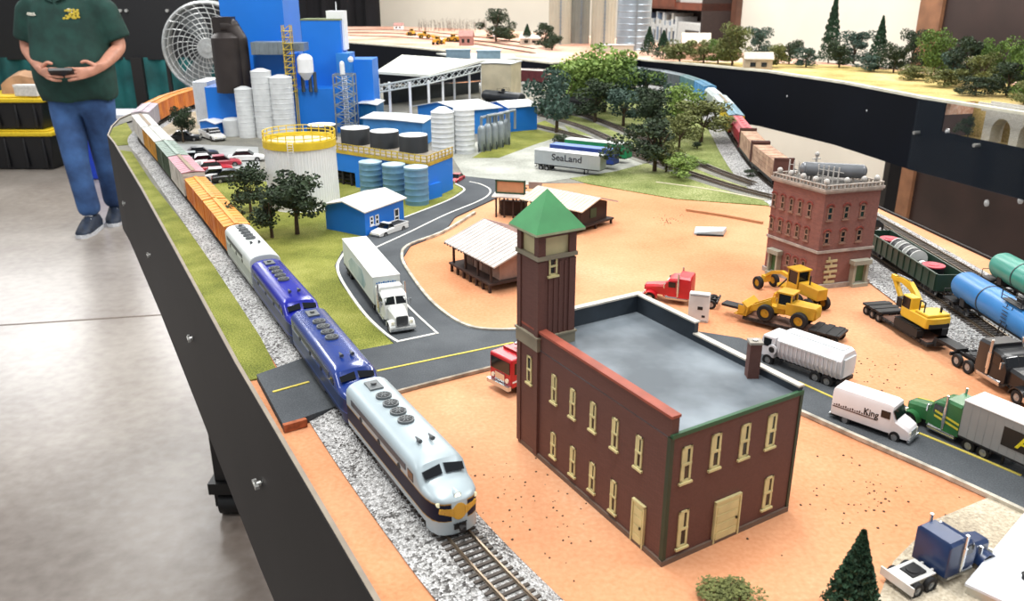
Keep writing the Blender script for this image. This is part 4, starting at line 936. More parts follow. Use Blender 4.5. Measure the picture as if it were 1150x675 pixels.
# trackside canopy with sign frame
cx_, cy_ = P(573, 243)
cn = thing('station_canopy', 'small canopy on dark posts with a framed orange board, beyond the tower', 'canopy', cx_, cy_, 0, R(-14))
b = MB(); b.hexa([(-2.2, -1.2, 2.7), (2.2, -1.2, 2.7), (2.2, 1.4, 3.0), (-2.2, 1.4, 3.0)], [(-2.2, -1.2, 2.85), (2.2, -1.2, 2.85), (2.2, 1.4, 3.15), (-2.2, 1.4, 3.15)]); b.build('roof', tin, cn)
for x in (-1.7, -.6, .6, 1.7):
    b = MB(); b.box(x-.1, x+.1, -.9, -.7, 0, 2.75); b.box(x-.08, x+.08, .9, 1.1, 0, 3); b.build('post', dkw, cn)
b = MB(); b.box(-1.4, 1.9, .3, 1.0, 0, 2.0); b.build('bench_wall', dkw, cn)
b = MB(); b.box(-1.9, 1.9, .1, .25, 3.0, 4.7); b.build('board', M('#c58a62', .7, var=.1, key='board'), cn)
b = MB(); b.box(-2, 2, .0, .3, 4.6, 4.8); b.box(-2, 2, .0, .3, 3.0, 3.2); b.box(-2, -1.8, .0, .3, 3.0, 4.8); b.box(1.8, 2, .0, .3, 3.0, 4.8); b.build('board_frame', dkgreen, cn)
bx, by = P(601, 240); t = thing('sign_post', 'little pinkish sign on a post behind the canopy', 'sign', bx, by, 0, R(-10))
b = MB(); b.box(-.08, .08, -.08, .08, 0, 3.6); b.build('post', dkw, t); b = MB(); b.box(-.9, .9, -.14, -.06, 3.4, 4.3); b.build('board', M('#b09488', .7, key='pboard'), t)
# ================================================================ blue plant
BLU = M('#1478dc', .5, var=.06, scale=10, key='plantblue'); BLU2 = M('#2a7fd0', .5, var=.08, scale=10, key='plantblue2'); WHT = M('#f0f1f2', .5, var=.05, scale=20, key='plantwhite'); RB = M('#d9dcdd', .6, var=.1, scale=40, key='ribwhite')
GRY = M('#8e989e', .4, .4, var=.15, scale=40, key='plantgrey'); YEL = M('#e3c52e', .5, var=.1, key='railyellow'); DGR = M('#4d565c', .5, .3, key='plantdark'); PR = M('#cdd2d4', .6, var=.12, scale=30, key='paleroof')
pc0 = P(300, 152)
plant = bld('processing_plant', 'tall bright blue plant made of stacked blocks rising out of the picture', 'factory', pc0)
def pblock(x0, x1, yb, yt, dep, m, name, back=0, top=None, topm=None):   # block whose front foot runs x0..x1 on photo row yb
    A, B = P(x0, yb), P(x1, yb)
    if back: A, B = (A[0], A[1]+back), (B[0], B[1]+back)
    xm = (x0+x1)/2; g = ((A[0]+B[0])/2, A[1]); lo, hi = 0, 60
    for _ in range(40):
        mm = (lo+hi)/2; Z = mm-KH; d = g[1]*pc-Z*ps; up = g[1]*ps+Z*pc
        if CY-FPX*up/d > yt: lo = mm
        else: hi = mm
    b = MB(); b.prism([(A[0]-pc0[0], A[1]-pc0[1]), (B[0]-pc0[0], B[1]-pc0[1]), (B[0]-pc0[0], B[1]+dep-pc0[1]), (A[0]-pc0[0], A[1]+dep-pc0[1])], 0, lo, 0, None if not topm else 1)
    return b.build(name, [m]+([topm] if topm else []), plant), A, B, lo
pblock(252, 322, 148, -45, 14, BLU, 'tower_block', back=6)
pblock(290, 334, 150, 61, 5, BLU, 'stair_block', back=2)
_, A, B, z = pblock(334, 384, 150, 100, 7, BLU, 'front_block')
_, A, B, z2 = pblock(339, 383, 150, 23, 6, BLU, 'tower_block', back=7)
b = MB(); b.box(A[0]-pc0[0]-.1, B[0]-pc0[0]+.1, A[1]-pc0[1]-.1, A[1]-pc0[1]+6.2, z2, z2+.3); b.build('roof_slab', M('#7f8a62', .8, key='rs'), plant)
pblock(397, 422, 143, 67, 8, BLU, 'annex_block'); pblock(383, 398, 146, 60, 6, BLU2, 'annex_block')
pblock(236, 274, 150, 98, 8, BLU, 'low_block')
_, A, B, z = pblock(222, 238, 141, 92, 10, RB, 'low_block', topm=WHT)
# corrugation on the white low block
b = MB()
for k in range(9): b.box(A[0]-pc0[0]+k*(B[0]-A[0])/9+.1, A[0]-pc0[0]+k*(B[0]-A[0])/9+.35, A[1]-pc0[1]-.2, A[1]-pc0[1], 0, z)
b.build('corrugation', RB, plant)
def pxz(x, yb, y, back=0):        # plant-local point over foot (x,yb) showing at photo row y
    g = P(x, yb); g = (g[0], g[1]+back); lo, hi = 0, 60
    for _ in range(40):
        mm = (lo+hi)/2; Z = mm-KH; d = g[1]*pc-Z*ps; up = g[1]*ps+Z*pc
        if CY-FPX*up/d > y: lo = mm
        else: hi = mm
    d = g[1]*pc-(lo-KH)*ps; X = (x-CX)/FPX*d
    return (X-pc0[0], g[1]-pc0[1], lo)
# black ducts and cyclone
dkd = M('#3a3331', .45, .3, var=.3, scale=20, key='duct')
p0 = pxz(259, 150, 97); p1 = pxz(256, 150, 42); b = MB(); b.cyl((p1[0], p1[1]-1, p0[2]-1), (p1[0], p1[1]-1, p1[2]), 3.0, n=20); b.cyl((p1[0], p1[1]-1, p1[2]), (p1[0], p1[1]-1, p1[2]+1), 3.0, 2.0, n=20)
b.build('dust_cyclone', dkd, plant, label='dark brown vertical cyclone drum')
b = MB(); q0 = pxz(275, 150, 98); q1 = pxz(275, 150, 45); q2 = pxz(270, 150, 32); q3 = pxz(252, 150, 30)
b.tube([(q0[0], p1[1]-.5, q0[2]), (q0[0], p1[1]-.5, q1[2]), (q0[0]-1.2, p1[1]-.5, q2[2]), (p1[0]+1, p1[1]-.5, q3[2]), (p1[0]-.6, p1[1]-.5, q3[2])], 1.7, n=14); b.box(p1[0]-2.2, p1[0]+1.6, p1[1]-2, p1[1]+1, q3[2]-1.2, q3[2]+1.9); b.build('duct', dkd, plant, label='dark brown bent duct')
# white silos at the foot
for x, yt, r in ((275, 99, 10), (294, 79, 11), (316, 86, 12.5)):
    p = pxz(x, 153, yt); r_ = r/FPX*((p[1]+pc0[1])*pc+(KH-6)*ps); b = MB()
    prof = [(r_, 0)]
    for k in range(1, 13): z = p[2]*k/12; prof += [(r_, z-.12), (r_*1.03, z-.06), (r_, z)]
    prof += [(r_*.3, p[2]+.5), (.05, p[2]+.5)]; b.lathe(prof, 20, (p[0], p[1]-1)); b.build('silo', RB, plant, label='white ribbed silo')
# grey penthouse boxes, yellow stair, white conical hood, pipes
for x, y0, y1, w_ in ((303, 61, 47, 5.5), (332, 57, 48, 2.8)):
    a_ = pxz(x, 150, y0); c_ = pxz(x, 150, y1); b = MB(); b.box(a_[0]-w_/2-.6, a_[0]+w_/2+.6, a_[1]-1.2, a_[1]+3, a_[2], c_[2])
    for k in range(6): b.box(a_[0]-w_/2+k*w_/6, a_[0]-w_/2+k*w_/6+.2, a_[1]-1.4, a_[1]-1.2, a_[2]+.2, c_[2]-.2)
    b.build('louvred_box', GRY, plant)
b = MB(); a_ = pxz(330, 150, 102); c_ = pxz(327, 150, 28)
for sx in (0, 1.6):
    for sy in (0, 1.4): b.cyl((a_[0]+sx-.8, a_[1]-2+sy, 0), (a_[0]+sx-.8, a_[1]-2+sy, c_[2]), .12, n=6)
for k in range(11):
    z = a_[2]+k*(c_[2]-a_[2])/11; b.box(a_[0]-1, a_[0]+1, a_[1]-2.2, a_[1]-.4, z, z+.12)
    b.hexa([(a_[0]-.8, a_[1]-2.1, z), (a_[0]-.8, a_[1]-1.9, z), (a_[0]+.9, a_[1]-1.9, z+1.2), (a_[0]+.9, a_[1]-2.1, z+1.2)], [(a_[0]-.8, a_[1]-2.1, z+.15), (a_[0]-.8, a_[1]-1.9, z+.15), (a_[0]+.9, a_[1]-1.9, z+1.35), (a_[0]+.9, a_[1]-2.1, z+1.35)])
b.build('stair_tower', M('#c9b04a', .6, key='stairy'), plant, label='yellow zigzag stair tower')
a_ = pxz(344, 150, 75); b = MB(); b.cyl((a_[0], a_[1]-.8, a_[2]-1), (a_[0], a_[1]-.8, a_[2]+1.5), 1.6, n=18); b.sph((a_[0], a_[1]-.8, a_[2]+1.5), 1.6, n=18, sc=(1, 1, .7)); b.cyl((a_[0], a_[1]-.8, a_[2]-2.5), (a_[0], a_[1]-.8, a_[2]-1), .5, 1.6, n=18); b.build('hood', WHT, plant, label='white domed filter hood')
b = MB(); c_ = pxz(344, 150, 103)
for dx in (-.9, .6, 1.6): b.cyl((a_[0]+dx, a_[1]-.3, c_[2]), (a_[0]+dx, a_[1]-.3, a_[2]-1), .38, n=8)
b.build('pipe', DGR, plant)
a_ = pxz(347, 150, 8, 8); b = MB(); b.box(a_[0]-1, a_[0]+3, a_[1]-3, a_[1], 0.1, 0.2)
a_ = pxz(384, 146, 12, 6); c_ = pxz(384, 146, 28, 6); b = MB(); b.box(a_[0]-3, a_[0]+.6, a_[1]-2, a_[1]+2, c_[2]-5, a_[2]); b.cyl((a_[0]-1.2, a_[1], a_[2]), (a_[0]-1.2, a_[1], a_[2]+1.8), .1, n=6); b.build('white_stack', WHT, plant, label='white square stack behind the blue block')
# caged ladder tower
lt = bld('ladder_tower', 'grey lattice ladder tower standing against the blue plant', 'tower', P(391, 150)); z = HT(391, 150, 84)
for dx in (-2, 2):
    for dy in (-1.6, 1.6): b = MB(); b.cyl((dx, dy, 0), (dx, dy, z), .16, n=6); b.build('upright', GRY, lt)
b = MB()
for k in range(7):
    zz = z*k/6
    for dy in (-1.6, 1.6): b.box(-2, 2, dy-.1, dy+.1, zz, zz+.2)
    for dx in (-2, 2): b.box(dx-.1, dx+.1, -1.6, 1.6, zz, zz+.2)
    if k < 6:
        for dy in (-1.6, 1.6): b.cyl((-2, dy, zz), (2, dy, zz+z/6), .1, n=5); b.cyl((2, dy, zz), (-2, dy, zz+z/6), .1, n=5)
b.build('bracing', GRY, lt)
b = MB()
for k in range(30): b.box(-.4, .4, -.1, .0, z*k/30, z*k/30+.1)
b.box(-.5, -.4, -.12, .02, 0, z); b.box(.4, .5, -.12, .02, 0, z); b.build('ladder', WHT, lt)
b = MB(); b.cyl((-.3, 0, z), (-.3, 0, z+2.2), .5, n=12); b.sph((-.3, 0, z+2.2), .5); b.sph((1.5, .2, z+3), .6); b.build('vent', WHT, lt)
# white storage tank with yellow rim railing
wt_c = P(335, 238); zt_ = HT(335, 238, 174)
r0 = 39.0/FPX*(wt_c[1]*pc+(KH)*ps); wt_c = (wt_c[0], wt_c[1]+r0*.85); r0 *= 1.04
zt_ = 9.6
st = bld('storage_tank', 'big white storage tank with yellow railing around its top', 'tank', wt_c)
b = MB(); b.lathe([(r0, 0), (r0, .15), (r0*.985, .2), (r0*.96, zt_-1.3)], 48)
for k in range(72):
    t = 2*math.pi*k/72; b.cyl((r0*.985*math.cos(t), r0*.985*math.sin(t), .2), (r0*.962*math.cos(t), r0*.962*math.sin(t), zt_-1.3), .05, n=4)
b.build('shell', WHT, st, ang=25)
b = MB(); b.lathe([(r0*.965, zt_-1.35), (r0*1.0, zt_-1.3), (r0*1.0, zt_-.35), (r0*.985, zt_-.3), (r0*.985, zt_-.2), (r0*.94, zt_-.2), (r0*.94, zt_-.9), (r0*.9, zt_-.9)], 48); b.build('rim', YEL, st, label='yellow rim band')
b = MB(); b.lathe([(r0*.95, zt_-1.0), (r0*.95, zt_-.75), (r0*.5, zt_-.45), (.01, zt_-.3)], 48); b.build('tank_roof', M('#d9cda0', .6, key='troof'), st)
b = MB(); n = 26
for k in range(n):
    t = 2*math.pi*k/n; t2 = 2*math.pi*(k+1)/n; p = (r0*.98*math.cos(t), r0*.98*math.sin(t)); p2 = (r0*.98*math.cos(t2), r0*.98*math.sin(t2))
    b.cyl((p[0], p[1], zt_-.3), (p[0], p[1], zt_+.75), .07, n=5)
    for z in (zt_+.2, zt_+.72): b.cyl((p[0], p[1], z), (p2[0], p2[1], z), .06, n=5)
b.build('railing', YEL, st)
b = MB()
for k in range(28): b.box(-.35, .35, -r0-.25, -r0-.17, .3+k*.33, .37+k*.33)
b.box(-.4, -.33, -r0-.26, -r0-.16, 0, zt_); b.box(.33, .4, -r0-.26, -r0-.16, 0, zt_); b.build('ladder', WHT, st)
# blue platform building with yellow rail and black tanks
QL, QC, QR = P(368, 205), P(481, 226), P(509, 213)
_l = math.dist(QL, QC); QL = (QL[0]-(QC[0]-QL[0])/_l*9.5, QL[1]-(QC[1]-QL[1])/_l*9.5)
qd = (QR[0]-QC[0], QR[1]-QC[1]); QL2 = (QL[0], QL[1]); qc = lerp(QL, QC, .5); QB = (QL[0]+qd[0], QL[1]+qd[1])
zq = HT(481, 226, 184)
qb = bld('platform_building', 'long blue platform building with yellow railing and open dark bay behind three tanks', 'building', qc)
LQ = math.hypot(QC[0]-QL[0], QC[1]-QL[1]); LQ2 = math.hypot(*qd)
b = MB(); b.prism(rel([QL, QC, QR, QB], qc), zq*.42, zq); wb(b, qc, QL, QC, LQ*.52, LQ, 0, zq*.42, -3, 0); wb(b, qc, QC, QR, 0, LQ2, 0, zq*.42, -1.5, 0); b.build('walls', BLU, qb)
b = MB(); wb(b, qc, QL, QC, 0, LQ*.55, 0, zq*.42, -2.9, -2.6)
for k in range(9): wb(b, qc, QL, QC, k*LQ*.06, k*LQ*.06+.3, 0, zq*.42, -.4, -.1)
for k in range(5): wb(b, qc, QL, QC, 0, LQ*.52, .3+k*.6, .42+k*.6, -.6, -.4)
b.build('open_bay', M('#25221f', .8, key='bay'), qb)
b = MB(); b.prism(rel([QL, QC, QR, QB], qc), zq, zq+.15); b.build('deck', M('#8c8478', .8, key='qdeck'), qb)
b = MB(); 
for A, B, L in ((QL, QC, LQ), (QC, QR, LQ2)):
    n = int(L/1.1)
    for k in range(n+1): wb(b, qc, A, B, k*L/n-.07, k*L/n+.07, zq-.35, zq+1.1, -.05, .08)
    for z in (zq+.5, zq+1.0): wb(b, qc, A, B, 0, L, z, z+.12, -.03, .06)
    wb(b, qc, A, B, 0, L, zq-.4, zq+.05, -.02, .12)
b.build('railing', M('#c8ab3a', .6, var=.2, key='raily2'), qb)
for i, (x, y) in enumerate(((388, 163), (397, 165), (430, 169), (463, 174))):
    p = P(x, y+0, zq); r_ = 16.5/FPX*(p[1]*pc+(KH-zq)*ps); 
    if i == 0: p = (p[0]-4.4, p[1]+1.6)
    t = thing('black_tank', ('black drum tank with white lid nearest the yellow rimmed tank', 'black drum tank with white lid, second from the yellow rimmed tank', 'black drum tank with white lid, third along the blue platform', 'black drum tank with white lid at the right end of the blue platform')[i], 'tank', p[0], p[1]+r_, zq+.15, 0, 'black drum tanks on the blue platform')
    b = MB(); b.lathe([(r_, 0), (r_*1.02, .1), (r_, .2), (r_, 2.3), (r_*.97, 2.4), (r_*.94, 2.4)], 30); b.build('drum', M('#202428', .5, key='drumblk'), t)
    b = MB(); b.lathe([(r_*.97, 2.38), (r_*.97, 2.5), (r_*.5, 2.62), (.01, 2.68)], 30); b.build('lid', WHT, t)
for i, (x, yb, yt, w_) in enumerate(((417, 220, 184, 26), (443, 226, 187, 26), (468, 232, 190, 27))):
    p = P(x, yb-1); r_ = w_/2/FPX*(p[1]*pc+(KH-3)*ps); z = HT(x, yb, yt)*1.0
    t = thing('ribbed_tank', ('blue grey ribbed tank on the left of the row before the platform', 'blue grey ribbed tank in the middle of the row before the platform', 'blue grey ribbed tank on the right of the row before the platform')[i], 'tank', p[0], p[1]+r_*.5, 0, 0, 'blue grey ribbed tanks')
    prof = [(r_, 0)]
    for k in range(1, 7): prof += [(r_, z*k/6-.3), (r_*1.03, z*k/6-.15), (r_, z*k/6)]
    MB().lathe(prof+[(r_*.97, z+.02)], 28).build('shell', M('#6e9ab8', .45, .2, var=.1, key='rtk'), t)
    MB().lathe([(r_*1.02, z-.02), (r_*1.02, z+.1), (r_*.4, z+.32), (.01, z+.35)], 28).build('lid', M('#a9c4d2', .5, key='rtl'), t)
# simple gabled or flat halls
def hall(name, label, cat, pL, pC, pR, yC, wm, rm, ridge=.9, over=.35, flat=False):
    A, Cc, B = P(*pL), P(*pC), P(*pR); Dd = (A[0]+B[0]-Cc[0], A[1]+B[1]-Cc[1]); c = lerp(A, B, .5); r = bld(name, label, cat, c); z = HT(pC[0], pC[1], yC)
    L1_, L2_ = math.dist(A, Cc), math.dist(Cc, B)
    b = MB(); b.prism(rel([A, Cc, B, Dd], c), 0, z)
    # ridge runs along C->B, gables on the A-C side
    mA = lerp(A, Cc, .5); mB = lerp(Dd, B, .5); zr_ = z+(0.15 if flat else ridge)
    q = lambda p, zz: (p[0]-c[0], p[1]-c[1], zz)
    if not flat: b.add([q(A, z), q(Cc, z), q(mA, zr_), q(Dd, z), q(B, z), q(mB, zr_)], [(0, 1, 2), (3, 5, 4)])
    n1, n2 = int(L1_/.6)+1, int(L2_/.6)+1
    b.build('walls', wm, r)
    ux, uy = (mB[0]-mA[0])/L2_*over, (mB[1]-mA[1])/L2_*over
    for E0, E1, M0, M1 in ((A, Dd, mA, mB), (Cc, B, mA, mB)):
        dx, dy = (E0[0]-M0[0])/(L1_/2)*over, (E0[1]-M0[1])/(L1_/2)*over; dz = (zr_-z)*over/(L1_/2)
        v = [(E0[0]+dx-ux, E0[1]+dy-uy, z-dz), (E1[0]+dx+ux, E1[1]+dy+uy, z-dz), (M1[0]+ux, M1[1]+uy, zr_), (M0[0]-ux, M0[1]-uy, zr_)]
        v = [q(p, p[2]) for p in v]; b = MB(); b.hexa(v, [(x, y, zz+.14) for x, y, zz in v]); b.build('roof', rm, r)
    return r, A, Cc, B, z
r, A, Cc, B, z = hall('blue_shed', 'small blue shed with white roof and two windows by the road bend', 'shed', (367, 258), (411, 267), (454, 250), 238, BLU, M('#d5d2cc', .6, var=.1, key='shroof'), .8)
for px, py0, py1, w_ in ((417, 243, 253, .7), (423, 241, 252, .7)): s_, z1 = onwall(px, py0, Cc, B); _, z0 = onwall(px, py1, Cc, B); window(r, Cc, B, s_, max(.4, z0), w_, z1-z0, fm=WHT)
s_, z1 = onwall(445, 236, Cc, B); window(r, Cc, B, s_, .2, 1.0, z1, fm=WHT, name='door')
hall('blue_hut', 'tiny blue hut with white roof at the foot of the plant', 'hut', (226, 151), (243, 154), (259, 149), 139, BLU, WHT, .4)
x_, y_ = P(263, 152); t = thing('small_tank', 'small pale tank beside the tiny blue hut', 'tank', x_, y_); MB().lathe([(2.0, 0), (2.0, 3.2), (1.6, 3.5), (.01, 3.7)], 20).build('shell', RB, t)
hall('low_hall', 'long low blue hall with grey roof behind the black drum tanks', 'hall', (409, 160), (475, 166), (486, 158), 138, M('#3f86c8', .5, var=.08, key='hallb'), PR, .9, .5, True)
hall('low_hall', 'small dark teal hall between lattice tower and long low hall', 'hall', (405, 146), (424, 148), (432, 142), 118, M('#1f6a9c', .5, key='hallt'), PR, .5, .4, True)
x_, y_ = P(455, 160); 
hall('blue_shed', 'blue shed with white roof standing on yellow grass at the right', 'shed', (548, 143), (571, 149), (603, 146), 121, BLU, WHT, .8)
hall('low_hall', 'pale roofed hall with blue gable between silos and open steel shed', 'hall', (470, 146), (520, 152), (560, 148), 124, BLU2, PR, 1.2, .6)
# silos to the right of the hall
for i, (x, yb, yt, w_) in enumerate(((497, 176, 127, 26), (521, 174, 124, 24))):
    p = P(x, yb); r_ = w_/2/FPX*(p[1]*pc+(KH-4)*ps); z = HT(x, yb, yt); t = thing('white_silo', ('broad white ringed silo next to the black drum tanks', 'broad white ringed silo next to the slim grey silos')[i], 'silo', p[0], p[1]+r_, 0, 0, 'white silos by the gravel lot')
    prof = [(r_, 0)]
    for k in range(1, 10): prof += [(r_, z*k/9-.16), (r_*1.025, z*k/9-.08), (r_, z*k/9)]
    MB().lathe(prof, 22).build('shell', RB, t); MB().lathe([(r_*1.02, z-.02), (r_*.35, z+.8), (.01, z+.85)], 22).build('cone_roof', WHT, t)
for i, (x, yb, yt) in enumerate(((541, 171, 142), (548, 170, 140), (555, 168, 139), (562, 166, 137), (569, 163, 135))):
    p = P(x, yb); r_ = 4.4/FPX*(p[1]*pc+(KH-4)*ps); z = HT(x, yb, yt); t = thing('grey_silo', 'slim grey silo, number %s from the white silos in the piped row' % ('one two three four five'.split()[i]), 'silo', p[0], p[1], 0, 0, 'piped grey silos')
    MB().lathe([(r_*.4, 0), (r_*.5, .4), (r_, 1.2), (r_, z-.6), (r_*.8, z-.1), (r_*.3, z+.3), (.01, z+.35)], 18).build('shell', M('#9aa3a8', .4, .3, var=.12, key='gsilo'), t)
    b = MB()
    for k in range(4): a_ = k*math.pi/2+.7; b.cyl((r_*math.cos(a_), r_*math.sin(a_), 0), (r_*math.cos(a_), r_*math.sin(a_), 1.6), .12, n=5)
    b.build('leg', DGR, t)
    b = MB(); b.tube([(0, 0, z), (0, 0, z+1.6), (1.6, 2.2, z+1.6), (1.6, 2.2, z-2)], .28, n=6); b.build('pipe', GRY, t)
# open steel shed with pale roof
sA, sB = P(424, 132), P(540, 118)
os_ = bld('steel_shed', 'open sided steel shed with big pale roof sheets and white columns', 'shed', lerp(sA, sB, .5)); oc = ORG[os_.name]
def sp3(x, yb, y): 
    g = P(x, yb); lo, hi = 0, 60
    for _ in range(40):
        mm = (lo+hi)/2; Z = mm-KH; d = g[1]*pc-Z*ps; up = g[1]*ps+Z*pc
        if CY-FPX*up/d > y: lo = mm
        else: hi = mm
    d = g[1]*pc-(lo-KH)*ps; return ((x-CX)/FPX*d-oc[0], g[1]-oc[1], lo)
a1, a2, a3, a4 = sp3(423, 124, 83), sp3(482, 121, 87), sp3(542, 108, 70), sp3(452, 105, 64)
b = MB(); b.hexa([a1, a2, a3, a4], [(x, y, z+.6) for x, y, z in (a1, a2, a3, a4)])
for k in range(12):
    p = tuple(a1[i]+(a2[i]-a1[i])*k/12 for i in range(3)); q_ = tuple(a4[i]+(a3[i]-a4[i])*k/12 for i in range(3)); b.cyl((p[0], p[1], p[2]+.6), (q_[0], q_[1], q_[2]+.6), .12, n=4)
b.build('roof', M('#d6d8cf', .6, var=.06, key='osroof'), os_)
a5, a6 = sp3(580, 105, 66), sp3(482, 122, 88)
b = MB(); a7 = sp3(555, 100, 62); a8 = sp3(485, 104, 64); b.hexa([a8, a3, a5, a7] if 0 else [a2, a5, a7, a4], [(x, y, z+.5) for x, y, z in (a2, a5, a7, a4)]) if 0 else b.hexa([a3, sp3(580, 104, 67), sp3(576, 98, 62), sp3(490, 98, 61)], [(x, y, z+.4) for x, y, z in (a3, sp3(580, 104, 67), sp3(576, 98, 62), sp3(490, 98, 61))])
b.build('roof', M('#c9cac0', .6, var=.06, key='osroof2'), os_)
for x, yb, yt in ((437, 126, 92), (460, 128, 92), (481, 124, 90), (497, 120, 86), (527, 114, 80), (541, 112, 76), (425, 120, 88), (510, 112, 84)):
    p = sp3(x, yb, yt); b = MB(); b.box(p[0]-.28, p[0]+.28, p[1]-.28, p[1]+.28, 0, p[2]); b.build('column', WHT, os_)
b = MB()                                        # long lattice girder under the roof edge
pts0 = [sp3(424, 128, 104), sp3(481, 124, 94), sp3(540, 112, 80), sp3(566, 108, 76)]
for p, q_ in zip(pts0[:-1], pts0[1:]):
    b.cyl(p, q_, .22, n=6); b.cyl((p[0], p[1], p[2]+1.6), (q_[0], q_[1], q_[2]+1.6), .22, n=6)
    for k in range(8):
        u0, u1 = k/8, (k+1)/8; m0 = tuple(p[i]+(q_[i]-p[i])*u0 for i in range(3)); m1 = tuple(p[i]+(q_[i]-p[i])*u1 for i in range(3)); b.cyl(m0, (m1[0], m1[1], m1[2]+1.6), .12, n=5); b.cyl((m0[0], m0[1], m0[2]+1.6), m1, .12, n=5)
b.build('lattice_girder', M('#b8c0c2', .5, .2, key='girder'), os_)
b = MB(); p = sp3(430, 118, 98); q_ = sp3(538, 104, 92); b.hexa([(p[0], p[1], 0), (q_[0], q_[1], 0), (q_[0], q_[1]+1, 0), (p[0], p[1]+1, 0)], [(p[0], p[1], p[2]), (q_[0], q_[1], q_[2]), (q_[0], q_[1]+1, q_[2]), (p[0], p[1]+1, p[2])]); b.build('rear_wall', M('#3a3f42', .7, key='rearw'), os_)
for k, x in enumerate((515, 549)):
    p = sp3(x, 104, 66 if k else 65); b = MB(); b.box(p[0]-3.4, p[0]+3.4, p[1]-2, p[1]+2, p[2], p[2]+2.1); b.box(p[0]-3.6, p[0]+3.6, p[1]-2.2, p[1]+2.2, p[2]+2.1, p[2]+2.4); b.build('roof_unit', M('#7e98a8', .5, key='runit'), os_)
hall('tan_hall', 'cream tan hall at the right end of the open steel shed', 'hall', (541, 116), (574, 117), (585, 112), 72, M('#c9bd9f', .7, var=.15, scale=20, key='tanw'), PR, .4, .3, True)
# flat white roof in the near right corner
A, B = P(1084, 668), P(1150, 588)
dx, dy = (B[0]-A[0]), (B[1]-A[1]); L = math.hypot(dx, dy); dx /= L; dy /= L
c = (A[0]+dx*5+dy*3.2, A[1]+dy*5-dx*3.2)
wp = thing('flat_roof_building', 'low white flat roofed building with black knobs in the near right corner', 'building', c[0], c[1], 0, math.atan2(dy, dx))
b = MB(); b.box(-5, 5, -3.2, 3.2, 0, .55); b.build('walls', M('#d8d4c4', .7, key='wpw'), wp); b = MB(); b.box(-5.1, 5.1, -3.3, 3.3, .55, .7); b.build('roof', M('#dfe3ea', .6, var=.05, key='wpr'), wp)
for x, y in ((-2.6, 1.4), (-.2, 1.7), (-1.2, .2), (1.9, 2.0)): b = MB(); b.cyl((x, y, .7), (x, y, .95), .16, n=12); b.cyl((x, y, .95), (x, y, 1.0), .22, n=12); b.build('vent_knob', blk, wp)
